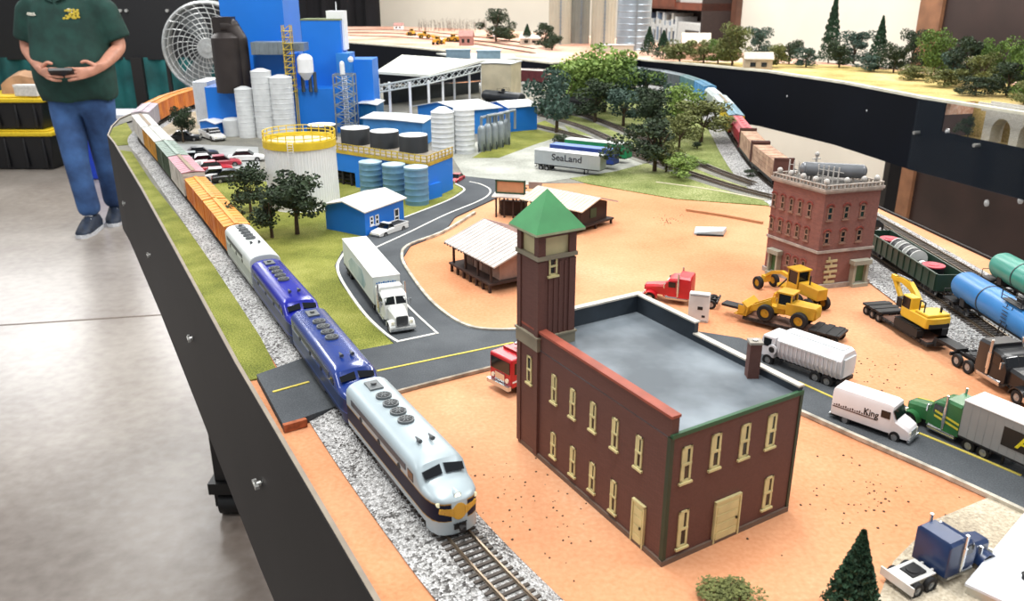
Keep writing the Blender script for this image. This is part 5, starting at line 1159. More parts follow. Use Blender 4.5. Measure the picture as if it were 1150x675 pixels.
# ================================================================ road vehicles (local +x = front, z=0 on the ground)
glass = M('#10151a', .12, key='vglass'); chrome = M('#c9ccce', .2, .9, var=.05, key='chrome'); frm = M('#17181a', .6, key='vframe2'); lampw = M('#f3efd8', .2, key='lampw'); lampr = M('#a01818', .3, key='lampr')
def tractor(name, label, body, sleeper=True, frame=frm, group=None, accent=None, roofdark=None, hub='#a8a8a8'):
    r = thing(name, label, 'truck', group=group)
    b = MB(); b.box(-3.7, 3.2, -.42, -.28, .75, 1.0); b.box(-3.7, 3.2, .28, .42, .75, 1.0); b.box(-3.75, -3.6, -1.1, 1.1, .7, .95)
    for x in (-3.3, -2.2, -1.0, .2, 1.5): b.box(x-.08, x+.08, -.42, .42, .78, .95)
    b.build('chassis', frame, r)
    b = MB(); b.hexa([(-3.1, -.5, 1.0), (-1.9, -.5, 1.0), (-1.9, .5, 1.0), (-3.1, .5, 1.0)], [(-3.0, -.45, 1.14), (-1.9, -.45, 1.2), (-1.9, .45, 1.2), (-3.0, .45, 1.14)]); b.cyl((-2.5, 0, 1.15), (-2.5, 0, 1.22), .4, n=16); b.build('fifth_wheel', blk, r)
    def sec(x, w, z0, z1, rr=.18): return [(x, -w, z0), (x, -w, z1-rr), (x, -w+rr, z1), (x, w-rr, z1), (x, w, z1-rr), (x, w, z0)]
    b = MB(); x0 = -1.15 if sleeper else .0
    if sleeper: b.loft([sec(x0, 1.12, .85, 3.0), sec(x0+.1, 1.18, .85, 3.15), sec(.15, 1.18, .85, 3.2)])
    b.build('sleeper', body, r) if b.v else None
    b = MB(); b.loft([sec(.15, 1.12, .8, 2.95), sec(.9, 1.12, .8, 2.85), sec(1.25, 1.08, .8, 2.55), sec(1.55, 1.02, .8, 1.95)]); b.build('cab', body, r)
    b = MB(); b.loft([sec(1.5, .78, .85, 1.98, .2), sec(2.6, .68, .85, 1.85, .2), sec(3.45, .58, .8, 1.68, .2)]); b.build('hood', body, r)
    for sy in (-1, 1):
        b = MB(); secs = []
        for k in range(9):
            t = math.pi*k/8; secs.append([(2.85-.72*math.cos(t), sy*.62, .55+.68*math.sin(t)), (2.85-.72*math.cos(t), sy*1.14, .5+.66*math.sin(t)), (2.85-.64*math.cos(t), sy*1.14, .5+.58*math.sin(t)), (2.85-.64*math.cos(t), sy*.62, .5+.6*math.sin(t))])
        b.loft(secs); b.build('fender', body, r)
        b = MB(); b.box(3.3, 3.45, sy*.82-.14, sy*.82+.14, .95, 1.2); b.build('headlight', lampw, r)
        b = MB(); b.hexa([(1.36, sy*.06, 2.1), (1.36, sy*.95, 2.1), (1.5, sy*.95, 2.05), (1.5, sy*.06, 2.05)], [(1.08, sy*.06, 2.66), (1.08, sy*.92, 2.62), (1.22, sy*.92, 2.6), (1.22, sy*.06, 2.64)]); b.build('windshield', glass, r)
        b = MB(); b.box(.35, 1.05, sy*1.12-.03, sy*1.12+.03, 1.95, 2.55); b.build('side_window', glass, r)
        b = MB(); b.cyl((.1, sy*1.2, 1.0), (.1, sy*1.2, 3.5), .1, n=10); b.cyl((.1, sy*1.2, 1.4), (.1, sy*1.2, 2.6), .14, n=10); b.build('exhaust_stack', chrome, r)
        b = MB(); b.cyl((-.9, sy*.85, .72), (1.3, sy*.85, .72), .32, n=14); b.build('fuel_tank', chrome, r)
        b = MB(); b.box(1.35, 1.45, sy*1.35-.1, sy*1.35+.1, 1.9, 2.4); b.cyl((1.3, sy*1.0, 2.3), (1.4, sy*1.35, 2.3), .03, n=5); b.build('mirror', chrome, r)
        for x in (-3.3, -2.0):
            pass
    b = MB(); b.box(3.42, 3.52, -.5, .5, .85, 1.62)
    for k in range(7): b.box(3.5, 3.55, -.44+k*.13, -.40+k*.13, .88, 1.58)
    b.build('grille', [DGR if 0 else M('#5a5d60', .3, .6, key='grl')], r)
    b = MB(); b.box(3.45, 3.68, -1.15, 1.15, .45, .78); b.build('bumper', chrome, r)
    if accent:
        b = MB()
        for sy in (-1, 1):
            b.hexa([(-1.1, sy*1.17, 1.7), (.9, sy*1.17, 2.0), (.9, sy*1.2, 2.0), (-1.1, sy*1.2, 1.7)], [(-1.1, sy*1.17, 1.85), (.9, sy*1.17, 2.15), (.9, sy*1.2, 2.15), (-1.1, sy*1.2, 1.85)])
            b.hexa([(-1.1, sy*1.17, 1.35), (.9, sy*1.17, 1.65), (.9, sy*1.2, 1.65), (-1.1, sy*1.2, 1.35)], [(-1.1, sy*1.17, 1.5), (.9, sy*1.17, 1.8), (.9, sy*1.2, 1.8), (-1.1, sy*1.2, 1.5)])
        b.hexa([(1.6, -.5, 1.93), (3.3, -.4, 1.68), (3.3, -.3, 1.68), (1.6, -.35, 1.93)], [(1.6, -.5, 2.0), (3.3, -.4, 1.76), (3.3, -.3, 1.76), (1.6, -.35, 2.0)])
        b.build('stripe', accent, r, label='yellow side stripe')
    wheels(r, [(2.85, -.95), (2.85, .95)]+[(x, sy*.86) for x in (-1.95, -3.1) for sy in (-1, 1)], .5, .3, hub); 
    b = MB()
    for sy in (-1, 1):
        for x in (-1.95, -3.1): b.cyl((x, sy*.45, .5), (x, sy*.62, .5), .48, n=16)
    return r
def twop(root, pr, pf, nom, z=0, sz=None, world=False, smin=0):
    a = pr if world else P(*pr); b = pf if world else P(*pf); L = math.dist(a, b); s = L/nom
    put(root, (a[0]+b[0])/2, (a[1]+b[1])/2, z, math.atan2(b[1]-a[1], b[0]-a[0]), s, sz if sz else s); return root
def trailer(label, L, side, roof, H=3.9, txt=None, tm=None, W_=1.25, name='semi_trailer', axles=(0, 1.2), ts=1.5, tx=1, both=True, ft=None):
    r = thing(name, label, 'trailer'); h = L/2
    b = MB(); b.box(-h, h, -W_, W_, 1.15, H)
    n = int(L/.6)
    for k in range(n+1):
        x = -h+.05+k*(L-.1)/n
        for sy in (-1, 1): b.box(x-.02, x+.02, sy*W_-.015, sy*W_+.015, 1.2, H-.1)
    b.build('box', side, r, bevel=.04)
    b = MB(); b.box(-h-.03, h+.03, -W_-.03, W_+.03, H, H+.08); b.build('roof', roof, r)
    b = MB(); b.box(-h, h, -W_-.03, W_+.03, 1.08, 1.2)
    for y in (-.5, .5): b.box(-h+.2, h-.6, y-.08, y+.08, .85, 1.1)
    b.box(-h, -h+.1, -1.1, 1.1, .5, .62); b.box(-h+.02, -h+.08, -.7, -.6, .5, 1.1); b.box(-h+.02, -h+.08, .6, .7, .5, 1.1)
    b.build('underframe', frm, r)
    for sy in (-1, 1): b = MB(); b.box(h-3.3, h-3.15, sy*.7-.08, sy*.7+.08, .1, 1.1); b.box(h-3.4, h-3.05, sy*.7-.15, sy*.7+.15, 0, .1); b.build('landing_leg', frm, r)
    b = MB()
    for y in (-.6, .6): b.box(-h-.05, -h-.01, y-.58, y+.58, 1.25, H-.1)
    b.build('rear_door', side, r)
    wheels(r, [(-h+1.2+a, sy*.95) for a in axles for sy in (-1, 1)], .48, .38)
    if txt:
        text(txt, ts, r, (0 if ft is None else ft, -W_-.03, 2.6), (R(90), 0, 0), tm, sx=tx); text(txt, ts, r, (0 if ft is None else ft, W_+.03, 2.6), (R(90), 0, R(180)), tm, sx=tx)
    return r
# white semi beside the train
SA, SB = P(400, 305), P(454, 378); d = ((SB[0]-SA[0])/math.dist(SA, SB), (SB[1]-SA[1])/math.dist(SA, SB)); LS = math.dist(SA, SB)
tr = trailer('long white box trailer of the white semi on the grey lay-by', 13.4, M('#cfd6d2', .5, var=.05, key='semis'), M('#dcdcda', .6, var=.03, key='semir'), H=3.75, txt='FLATLAND', tm=M('#4d7f95', .6, key='tealtxt'), ts=1.3, tx=1.2)
tr.children[0]
for ch in list(tr.children):
    if ch.name.startswith('lettering'): bpy.data.objects.remove(ch)
for sy in (-1, 1):          # faded blue grey panel picture on each flank
    b = MB(); b.prism([(-3.4, 1.5), (2.8, 1.5), (3.6, 2.2), (2.2, 3.2), (-2.4, 3.0), (-4, 2.2)], 0, .02); b.T = Matrix(); 
    vs = [(x, sy*(1.265+z), y) for x, y, z in b.v]; b.v = vs; b.build('side_mural', M('#7d9aa0', .6, var=.4, scale=30, col2='#b8c6c2', key='mural'), tr, label='faded blue grey picture on the trailer side')
b = MB()
for k in range(9): b.box(6.7, 6.74, -.95+k*.21, -.82+k*.21, 3.05, 3.25+.06*(k % 2))
b.build('lettering', M('#3f78b8', .6, key='bluetxt'), tr, label='small blue lettering over the cab')
put(tr, SA[0]+d[0]*6.9, SA[1]+d[1]*6.9, 0, math.atan2(d[1], d[0]), 1, 1)
t = tractor('semi_truck', 'white semi tractor with chrome grille parked at the stop line', M('#d9dcd9', .35, var=.04, key='semiw')); put(t, SB[0]-d[0]*3.9, SB[1]-d[1]*3.9, 0, math.atan2(d[1], d[0]), 1.0, 1.05)
# green tractor with grey trailer on the right road
a0, b0 = P(1102, 516), P(1021, 478); dd = ((b0[0]-a0[0])/math.dist(a0, b0), (b0[1]-a0[1])/math.dist(a0, b0)); s_ = math.dist(a0, b0)/5.95
nn = (dd[1], -dd[0])
fx = lambda k, w_: (a0[0]+dd[0]*k+nn[0]*w_, a0[1]+dd[1]*k+nn[1]*w_)
ang = math.atan2(dd[1], dd[0])
q = fx(2.7*s_, .95*s_); q = fx(2.7*s_+.0, .95*s_)
gt = tractor('semi_truck', 'green semi tractor with yellow stripes pulling the grey trailer', M('#2d6b3c', .35, var=.15, key='tgreen'), accent=M('#cfc23a', .5, key='acc')); 
cxp = (a0[0]+dd[0]*(3.1*s_)+nn[0]*.95*s_, a0[1]+dd[1]*(3.1*s_)+nn[1]*.95*s_); put(gt, cxp[0], cxp[1], 0, ang, s_, s_*1.12)
tr = trailer('grey trailer with big yellow letters on black behind the green tractor', 12, M('#8a8b88', .5, var=.05, key='abfs'), M('#e4e4e2', .5, var=.03, key='abfr'), H=3.9)
b = MB()
for sy in (-1, 1): b.box(-2.3, 2.9, sy*1.265-.01, sy*1.265+.02, 1.9, 3.3)
b.build('logo_panel', M('#161611', .5, key='abfp'), tr)
for sy, rz in ((1, math.pi), (-1, 0)): text('ABF', 1.5, tr, (.3, sy*1.31, 2.6), (R(90), 0, rz), M('#d8c81f', .5, key='abft'), sx=1.25)
cx2 = (cxp[0]-dd[0]*(1.2*s_+6.0*s_), cxp[1]-dd[1]*(1.2*s_+6.0*s_)); put(tr, cx2[0], cx2[1], 0, ang, s_, s_*1.05)
# blue tractor at the front right
bt = tractor('semi_truck', 'dark blue semi tractor with white frame, front right by the little pine', M('#22375f', .3, var=.15, key='tblue'), frame=M('#d5d5d2', .5, key='whframe'), hub='#8a8f94')
twop(bt, (1004, 665), (1100, 624), 7.6)
b = MB(); b.box(-3.75, -1.4, -.75, .75, .98, 1.06); b.box(-3.8, -3.7, -1.15, 1.15, .5, 1.05); b.build('deck_plate', M('#dcdcd8', .5, key='dp'), bt)
# red tractor with low loader
rt = tractor('semi_truck', 'red semi tractor with tall sleeper above the grey roof parapet', M('#c4202c', .35, var=.15, key='tred'))
twop(rt, (810, 345), (719, 333), 8.0, sz=.88); 
def lowboy(label, L):
    r = thing('lowboy_trailer', label, 'trailer'); h = L/2
    b = MB(); b.box(-h+2.8, h-2.6, -1.25, 1.25, .45, .7); b.box(-h, -h+2.9, -1.2, 1.2, .85, 1.05); b.box(h-2.7, h, -.55, .55, 1.05, 1.3)
    b.hexa([(h-2.9, -.6, .5), (h-2.4, -.6, .5), (h-2.4, .6, .5), (h-2.9, .6, .5)], [(h-2.7, -.55, 1.3), (h-2.3, -.55, 1.3), (h-2.3, .55, 1.3), (h-2.7, .55, 1.3)])
    for k in range(10): b.box(-h+3+k*(L-6)/10, -h+3.12+k*(L-6)/10, -1.32, 1.32, .5, .74)
    b.build('frame', frm, r)
    b = MB(); b.box(-h+2.9, h-2.9, -1.1, 1.1, .7, .76); b.build('plank_deck', M('#7a5a4c', .8, var=.3, key='plank'), r)
    for sx in range(3):
        b = MB(); b.box(-h+.3+sx*.95, -h+.9+sx*.95, -1.35, 1.35, 1.0, 1.1); b.build('mudguard', frm, r)
    wheels(r, [(-h+.55+k*.95, sy*1.0) for k in range(3) for sy in (-1, 1)], .42, .42)
    return r
lb = lowboy('black lowboy trailer under the yellow wheel loader', 12); twop(lb, (946, 386), (812, 352), 12)
lA, lB = P(946, 386), P(812, 352)
lb2 = lowboy('black lowboy trailer under the yellow excavator', 12); twop(lb2, (980, 350), (1078, 408), 12)
eA, eB = P(980, 350), P(1078, 408)
bkt = tractor('semi_truck', 'black semi tractor hitched to the excavator lowboy', M('#1c1d20', .3, var=.2, key='tblack')); twop(bkt, (1076, 405), (1170, 461), 8.0)
YE = M('#d9a62a', .5, var=.2, scale=40, key='cat'); YB = M('#e2b62f', .45, var=.1, key='catx')
def excavator(label):
    r = thing('excavator', label, 'excavator')
    for sy in (-1, 1):
        b = MB(); secs = []
        n = 20
        for k in range(n):
            t = 2*math.pi*k/n; x = 1.5*math.copysign(1, math.cos(t))*min(1, abs(math.cos(t))*1.6); z = .42+.42*math.sin(t); secs.append((x, z))
        o_ = len(b.v); vs = [(x, sy*1.15-.3, z) for x, z in secs]+[(x, sy*1.15+.3, z) for x, z in secs]
        b.add(vs, [tuple(range(n)), tuple(range(2*n-1, n-1, -1))]+[(k, (k+1) % n, n+(k+1) % n, n+k) for k in range(n)])
        for k in range(12): b.box(-1.4+k*.25, -1.28+k*.25, sy*1.15-.34, sy*1.15+.34, .8, .88); b.box(-1.4+k*.25, -1.28+k*.25, sy*1.15-.34, sy*1.15+.34, -.02, .05)
        b.build('track', frm, r)
    b = MB(); b.cyl((0, 0, .7), (0, 0, 1.0), .8, n=20); b.box(-.8, .8, -.9, .9, .35, .75); b.build('undercarriage', frm, r)
    b = MB(); b.prism([(-1.9, -1.15), (-2.1, -.6), (-2.1, .6), (-1.9, 1.15), (1.2, 1.15), (1.3, .2), (.4, -.1), (.4, -1.15)], 1.0, 1.9); b.box(-1.9, -.3, -1.05, 1.05, 1.9, 2.15); b.build('upper_body', YB, r, bevel=.08)
    b = MB(); b.box(-2.14, -2.0, -.9, .9, 1.05, 1.4); b.build('counterweight_band', frm, r)
    b = MB(); b.box(.2, 1.35, .25, 1.12, 1.1, 2.9)
    b.build('cab', YB, r, bevel=.06)
    b = MB(); b.box(.3, 1.25, .2, 1.16, 1.9, 2.8); b.box(.4, 1.4, .33, 1.04, 1.5, 2.8); b.build('cab_window', glass, r)
    def arm(pts, w0, w1, name):
        b = MB(); secs = []
        for i, (x, z, hh) in enumerate(pts):
            secs.append([(x, -.32-w0/2, z-hh), (x, -.32-w0/2, z+hh), (x, -.32+w0/2, z+hh), (x, -.32+w0/2, z-hh)])
        b.loft(secs); return b.build(name, YB, r)
    arm([(.6, 1.8, .2), (1.5, 2.6, .26), (2.4, 3.15, .3), (3.4, 3.3, .22), (4.6, 3.1, .14)], .42, .3, 'boom')
    b = MB(); b.box(4.3, 4.9, -.47, -.17, 3.0, 3.4)
    b.hexa([(3.0, -.47, 1.5), (3.3, -.47, 1.4), (3.3, -.17, 1.4), (3.0, -.17, 1.5)], [(4.3, -.47, 3.2), (4.8, -.47, 3.1), (4.8, -.17, 3.1), (4.3, -.17, 3.2)]); b.build('stick', YB, r)
    b = MB(); b.cyl((1.2, -.32, 1.6), (2.4, -.32, 2.9), .11, n=8); b.cyl((2.4, -.32, 3.6), (4.3, -.32, 3.55), .1, n=8); b.build('hydraulic_ram', chrome, r)
    b = MB(); b.prism([(2.5, -.75), (3.3, -.75), (3.3, .12), (2.5, .12)], 1.1, 1.9); b.hexa([(2.0, -.75, 1.1), (2.5, -.75, 1.0), (2.5, .12, 1.0), (2.0, .12, 1.1)], [(2.2, -.75, 1.5), (2.5, -.75, 1.8), (2.5, .12, 1.8), (2.2, .12, 1.5)])
    for k in range(4): b.hexa([(2.0-.18, -.72+k*.22, 1.08), (2.05, -.72+k*.22, 1.05), (2.05, -.6+k*.22, 1.05), (2.0-.18, -.6+k*.22, 1.08)], [(2.0-.18, -.72+k*.22, 1.16), (2.05, -.72+k*.22, 1.2), (2.05, -.6+k*.22, 1.2), (2.0-.18, -.6+k*.22, 1.16)])
    b.build('bucket', frm, r)
    b = MB(); b.tube([(-1.2, .9, 2.1), (-1.2, .9, 3.0), (-.6, .9, 3.0), (-.6, .9, 2.1)], .06, n=6); b.cyl((-1.4, -.5, 2.1), (-1.4, -.5, 2.6), .1, n=8); b.build('handrail', frm, r)
    return r
ex = excavator('yellow excavator chained on the black lowboy near the gravel edge'); m_ = lerp(eA, eB, .56); sE = math.dist(eA, eB)/12
put(ex, m_[0], m_[1], .76*sE, math.atan2(eA[1]-eB[1], eA[0]-eB[0]), sE*1.05)
def loader(label, grader=False):
    r = thing('motor_grader' if grader else 'wheel_loader', label, 'grader' if grader else 'loader')
    if not grader:
        b = MB(); b.prism([(-3.4, -.75), (-.6, -.85), (-.6, .85), (-3.4, .75)], 1.0, 2.2); b.hexa([(-3.5, -.7, 1.1), (-3.4, -.7, 1.0), (-3.4, .7, 1.0), (-3.5, .7, 1.1)], [(-3.5, -.65, 2.0), (-3.4, -.7, 2.2), (-3.4, .7, 2.2), (-3.5, .65, 2.0)]); b.build('engine_hood', YE, r, bevel=.06)
        b = MB(); b.box(-.4, 1.8, -.45, .45, .8, 1.4); b.box(-1.0, .3, -.3, .3, .8, 1.2); b.build('frame', YE, r)
        b = MB(); b.box(-1.1, .3, -.75, .75, 1.4, 1.9); b.build('cab', YE, r, bevel=.05)
        b = MB()
        for x in (-1.05, .25):
            for y in (-.7, .7): b.box(x-.06, x+.06, y-.06, y+.06, 1.9, 3.0)
        b.box(-1.2, .4, -.85, .85, 3.0, 3.15); b.build('roll_cage', YE, r)
        b = MB(); b.box(-.98, .18, -.66, .66, 1.9, 2.98); b.build('cab_window', glass, r)
        for sy in (-.55, .55):
            b = MB(); b.hexa([(.8, sy-.1, 1.2), (3.1, sy-.1, .4), (3.1, sy+.1, .4), (.8, sy+.1, 1.2)], [(1.0, sy-.1, 2.1), (3.2, sy-.1, .9), (3.2, sy+.1, .9), (1.0, sy+.1, 2.1)]); b.build('lift_arm', YE, r)
        b = MB()
        pr = [(3.0, .1), (4.1, .05), (4.1, .12), (3.3, .3), (3.1, .9), (3.6, 1.4), (3.5, 1.45), (2.95, 1.0)]
        b.loft([[(x, y, z) for x, z in pr] for y in (-1.3, 1.3)]); 
        for y in (-1.3, 1.25): b.box(3.05, 3.9, y, y+.05, .1, 1.1)
        for k in range(8): b.box(4.0, 4.3, -1.25+k*.34, -1.12+k*.34, .05, .13)
        b.build('bucket', YE, r)
        wheels(r, [(x, sy*1.05) for x in (1.2, -2.1) for sy in (-1, 1)], .82, .55, '#b9962e')
    else:
        b = MB(); b.box(-3.6, -1.2, -.55, .55, 1.1, 2.1); b.build('engine_hood', YE, r, bevel=.06)
        b = MB(); secs = []
        for x, z in ((-1.0, 1.4), (0, 1.9), (1.5, 2.1), (2.8, 1.7), (3.6, 1.1)): secs.append([(x, -.18, z-.15), (x, -.18, z+.15), (x, .18, z+.15), (x, .18, z-.15)])
        b.loft(secs); b.box(3.3, 3.8, -.35, .35, .6, 1.2); b.build('frame', YE, r)
        b = MB(); b.box(-1.2, .1, -.65, .65, 1.2, 1.8); b.box(-1.3, .2, -.75, .75, 3.0, 3.12)
        for x in (-1.15, .05):
            for y in (-.6, .6): b.box(x-.05, x+.05, y-.05, y+.05, 1.8, 3.0)
        b.build('cab', YE, r)
        b = MB(); b.box(-1.1, 0, -.58, .58, 1.8, 2.98); b.build('cab_window', glass, r)
        b = MB(); b.cyl((1.0, 0, .95), (1.0, 0, 1.1), .7, n=20); b.build('turntable', YE, r)
        b = MB(); b.T = Matrix.Rotation(R(28), 4, 'Z'); b.hexa([(.9, -1.8, .25), (1.1, -1.8, .2), (1.1, 1.8, .2), (.9, 1.8, .25)], [(.8, -1.8, .85), (.95, -1.8, .9), (.95, 1.8, .9), (.8, 1.8, .85)]); b.build('blade', YE, r)
        wheels(r, [(x, sy*.9) for x in (3.5, -1.7, -3.0) for sy in (-1, 1)], .6, .4, '#b9962e')
        b = MB(); b.cyl((-2.2, .2, 2.1), (-2.2, .2, 2.9), .07, n=8); b.cyl((.3, .5, 1.9), (1.0, .7, 1.0), .07, n=8); b.cyl((.3, -.5, 1.9), (1.0, -.7, 1.0), .07, n=8); b.build('hydraulic_ram', frm, r)
    return r
sL = math.dist(lA, lB)/12
wl = loader('yellow wheel loader riding on the lowboy behind the red tractor'); m_ = lerp(lA, lB, .50); put(wl, m_[0], m_[1], .76*sL, math.atan2(lB[1]-lA[1], lB[0]-lA[0]), sL*1.0)
gr = loader('yellow motor grader parked on the dirt behind the lowboy', True); twop(gr, (922, 352), (858, 322), 7.4)
# white utility box standing by the parapet
X_, Y_ = P(787, 366); t = thing('utility_box', 'tall white box with small dark marks between red tractor and roof parapet', 'box', X_, Y_+1.2, 0, R(-18))
b = MB(); b.box(-.9, .9, -.35, .35, 0, 2.7); b.build('body', M('#e0e0de', .5, key='ub'), t, bevel=.05)
b = MB(); b.box(-.1, .35, -.37, -.35, 1.2, 1.5); b.box(.3, .6, -.37, -.35, .5, .7); b.build('dark_mark', blk, t); b = MB(); b.box(-.8, .8, -.38, -.35, .15, .2); b.box(-.8, .8, -.38, -.35, 2.5, 2.55); b.build('door_edge', GRY, t)
# white bodied garbage / grain truck
def bodytruck(label):
    r = thing('body_truck', label, 'truck'); w = M('#d9d9dc', .5, var=.06, key='btw')
    b = MB()
    S = []
    for x, k in ((-3.6, .92), (-3.3, 1), (1.7, 1), (2.0, .92)): S.append([(x, -.9*k, .95), (x, -1.25*k, 1.6), (x, -1.25*k, 2.5), (x, -.75*k, 3.15*(.5+.5*k)), (x, .75*k, 3.15*(.5+.5*k)), (x, 1.25*k, 2.5), (x, 1.25*k, 1.6), (x, .9*k, .95)])
    b.loft(S)
    for k in range(14):
        x = -3.3+k*.38
        for sy in (-1, 1): b.hexa([(x-.04, sy*.92, .95), (x+.04, sy*.92, .95), (x+.04, sy*.98, .95), (x-.04, sy*.98, .95)], [(x-.04, sy*1.24, 1.6), (x+.04, sy*1.24, 1.6), (x+.04, sy*1.31, 1.6), (x-.04, sy*1.31, 1.6)]); b.box(x-.04, x+.04, sy*1.27-.04, sy*1.27+.04, 1.6, 2.5)
    b.build('tank_body', w, r)
    b = MB(); b.box(-3.3, 1.7, -.5, .5, 3.1, 3.22); b.box(-3.2, 1.6, -1.33, -1.2, 2.45, 2.58); b.box(-3.2, 1.6, 1.2, 1.33, 2.45, 2.58); b.box(-3.75, -3.6, -.8, .8, 1.1, 2.6); b.build('walkway', RB, r)
    b = MB(); b.loft([[(2.15, -1.1, .8), (2.15, -1.1, 2.6), (2.15, 1.1, 2.6), (2.15, 1.1, .8)], [(3.3, -1.1, .8), (3.3, -1.1, 2.6), (3.3, 1.1, 2.6), (3.3, 1.1, .8)], [(3.6, -1.05, .8), (3.6, -1.0, 1.7), (3.6, 1.0, 1.7), (3.6, 1.05, .8)]]); b.build('cab', w, r, bevel=.06)
    b = MB(); b.hexa([(3.5, -.95, 1.75), (3.63, -.95, 1.7), (3.63, .95, 1.7), (3.5, .95, 1.75)], [(3.3, -.92, 2.45), (3.4, -.92, 2.4), (3.4, .92, 2.4), (3.3, .92, 2.45)]); b.build('windshield', glass, r)
    for sy in (-1, 1): b = MB(); b.box(2.5, 3.2, sy*1.1-.02, sy*1.1+.03, 1.7, 2.4); b.build('side_window', glass, r)
    b = MB(); b.box(-3.5, 3.5, -.4, .4, .6, .95); b.box(-3.6, -3.4, -1.1, 1.1, .5, .8); b.build('chassis', frm, r)
    for sy in (-1, 1): b = MB(); b.cyl((2.3, sy*1.15, 1.6), (2.3, sy*1.3, 1.6), .42, n=20); b.cyl((2.3, sy*1.3, 1.6), (2.3, sy*1.34, 1.6), .25, n=16, mi=1); b.build('hose_reel', [w, blk], r, label='round reel with black centre')
    wheels(r, [(2.7, -.95), (2.7, .95)]+[(x, sy*.95) for x in (-1.6, -2.6) for sy in (-1, 1)], .5, .36); return r
twop(bodytruck('white ribbed body truck on the road behind the roof chimney'), (950, 436), (858, 402), 7.4)
# step van
def stepvan(label):
    r = thing('delivery_van', label, 'van'); w = M('#ddd9da', .5, var=.04, key='vanw')
    b = MB(); S = []
    for x, k, z0 in ((-3.2, .95, .7), (-3.1, 1, .65), (1.5, 1, .65), (1.9, .97, .65)): S.append([(x, -1.1*k, z0), (x, -1.12*k, 2.5*k), (x, -.95*k, 2.75*k), (x, .95*k, 2.75*k), (x, 1.12*k, 2.5*k), (x, 1.1*k, z0)])
    b.loft(S); b.build('cargo_body', w, r)
    b = MB(); S = []
    for x, z1, w_ in ((1.85, 2.45, 1.08), (2.2, 1.75, 1.05), (2.9, 1.5, 1.0), (3.25, 1.35, .95), (3.4, 1.1, .9)): S.append([(x, -w_, .5), (x, -w_, z1-.2), (x, -w_+.25, z1), (x, w_-.25, z1), (x, w_, z1-.2), (x, w_, .5)])
    b.loft(S); b.build('hood', w, r)
    b = MB(); b.hexa([(2.18, -.95, 1.8), (2.26, -.95, 1.78), (2.26, .95, 1.78), (2.18, .95, 1.8)], [(1.86, -.95, 2.4), (1.96, -.95, 2.38), (1.96, .95, 2.38), (1.86, .95, 2.4)]); b.build('windshield', glass, r)
    for sy in (-1, 1):
        b = MB(); b.box(1.0, 1.75, sy*1.12-.02, sy*1.12+.025, 1.7, 2.25); b.build('side_window', glass, r)
        b = MB(); b.box(-3.1, .7, sy*1.12-.01, sy*1.12+.02, 1.28, 1.36)
        for k in range(16): b.box(-3.0+k*.2, -2.88+k*.2, sy*1.12-.01, sy*1.12+.02, 1.42, 1.5+.05*((k*7) % 3))
        b.build('lettering', M('#5d4a44', .6, key='vtx'), r, label='row of small dark lettering along the side')
        b = MB(); b.box(3.3, 3.42, sy*.7-.13, sy*.7+.13, .85, 1.08); b.build('headlight', lampw, r)
        text('King', .7, r, (.2 if sy < 0 else .2, sy*1.135, 1.7), (R(90), 0, 0 if sy < 0 else math.pi), M('#25201f', .6, key='vtx2'))
    b = MB(); b.box(3.35, 3.55, -1.05, 1.05, .4, .62); b.box(-3.35, -3.2, -1.05, 1.05, .4, .62); b.build('bumper', chrome, r)
    b = MB(); b.box(3.34, 3.42, -.5, .5, .7, 1.15); b.build('grille', GRY, r)
    b = MB(); b.box(-3.2, 3.2, -.8, .8, .4, .68); b.build('chassis', frm, r)
    wheels(r, [(x, sy*.95) for x in (2.3, -1.9) for sy in (-1, 1)], .46, .3); return r
va, vb = P(948, 479), P(995, 496); vd = ((vb[0]-va[0])/math.dist(va, vb), (vb[1]-va[1])/math.dist(va, vb)); sv = 1.0
vm = ((va[0]+vb[0])/2-vd[1]*.95*sv, (va[1]+vb[1])/2+vd[0]*.95*sv); sv = math.dist(va, vb)/4.2
v_ = stepvan('white delivery van with dark lettering in front of the green semi'); put(v_, vm[0], vm[1], 0, math.atan2(vd[1], vd[0]), sv*1.17, sv*1.38)
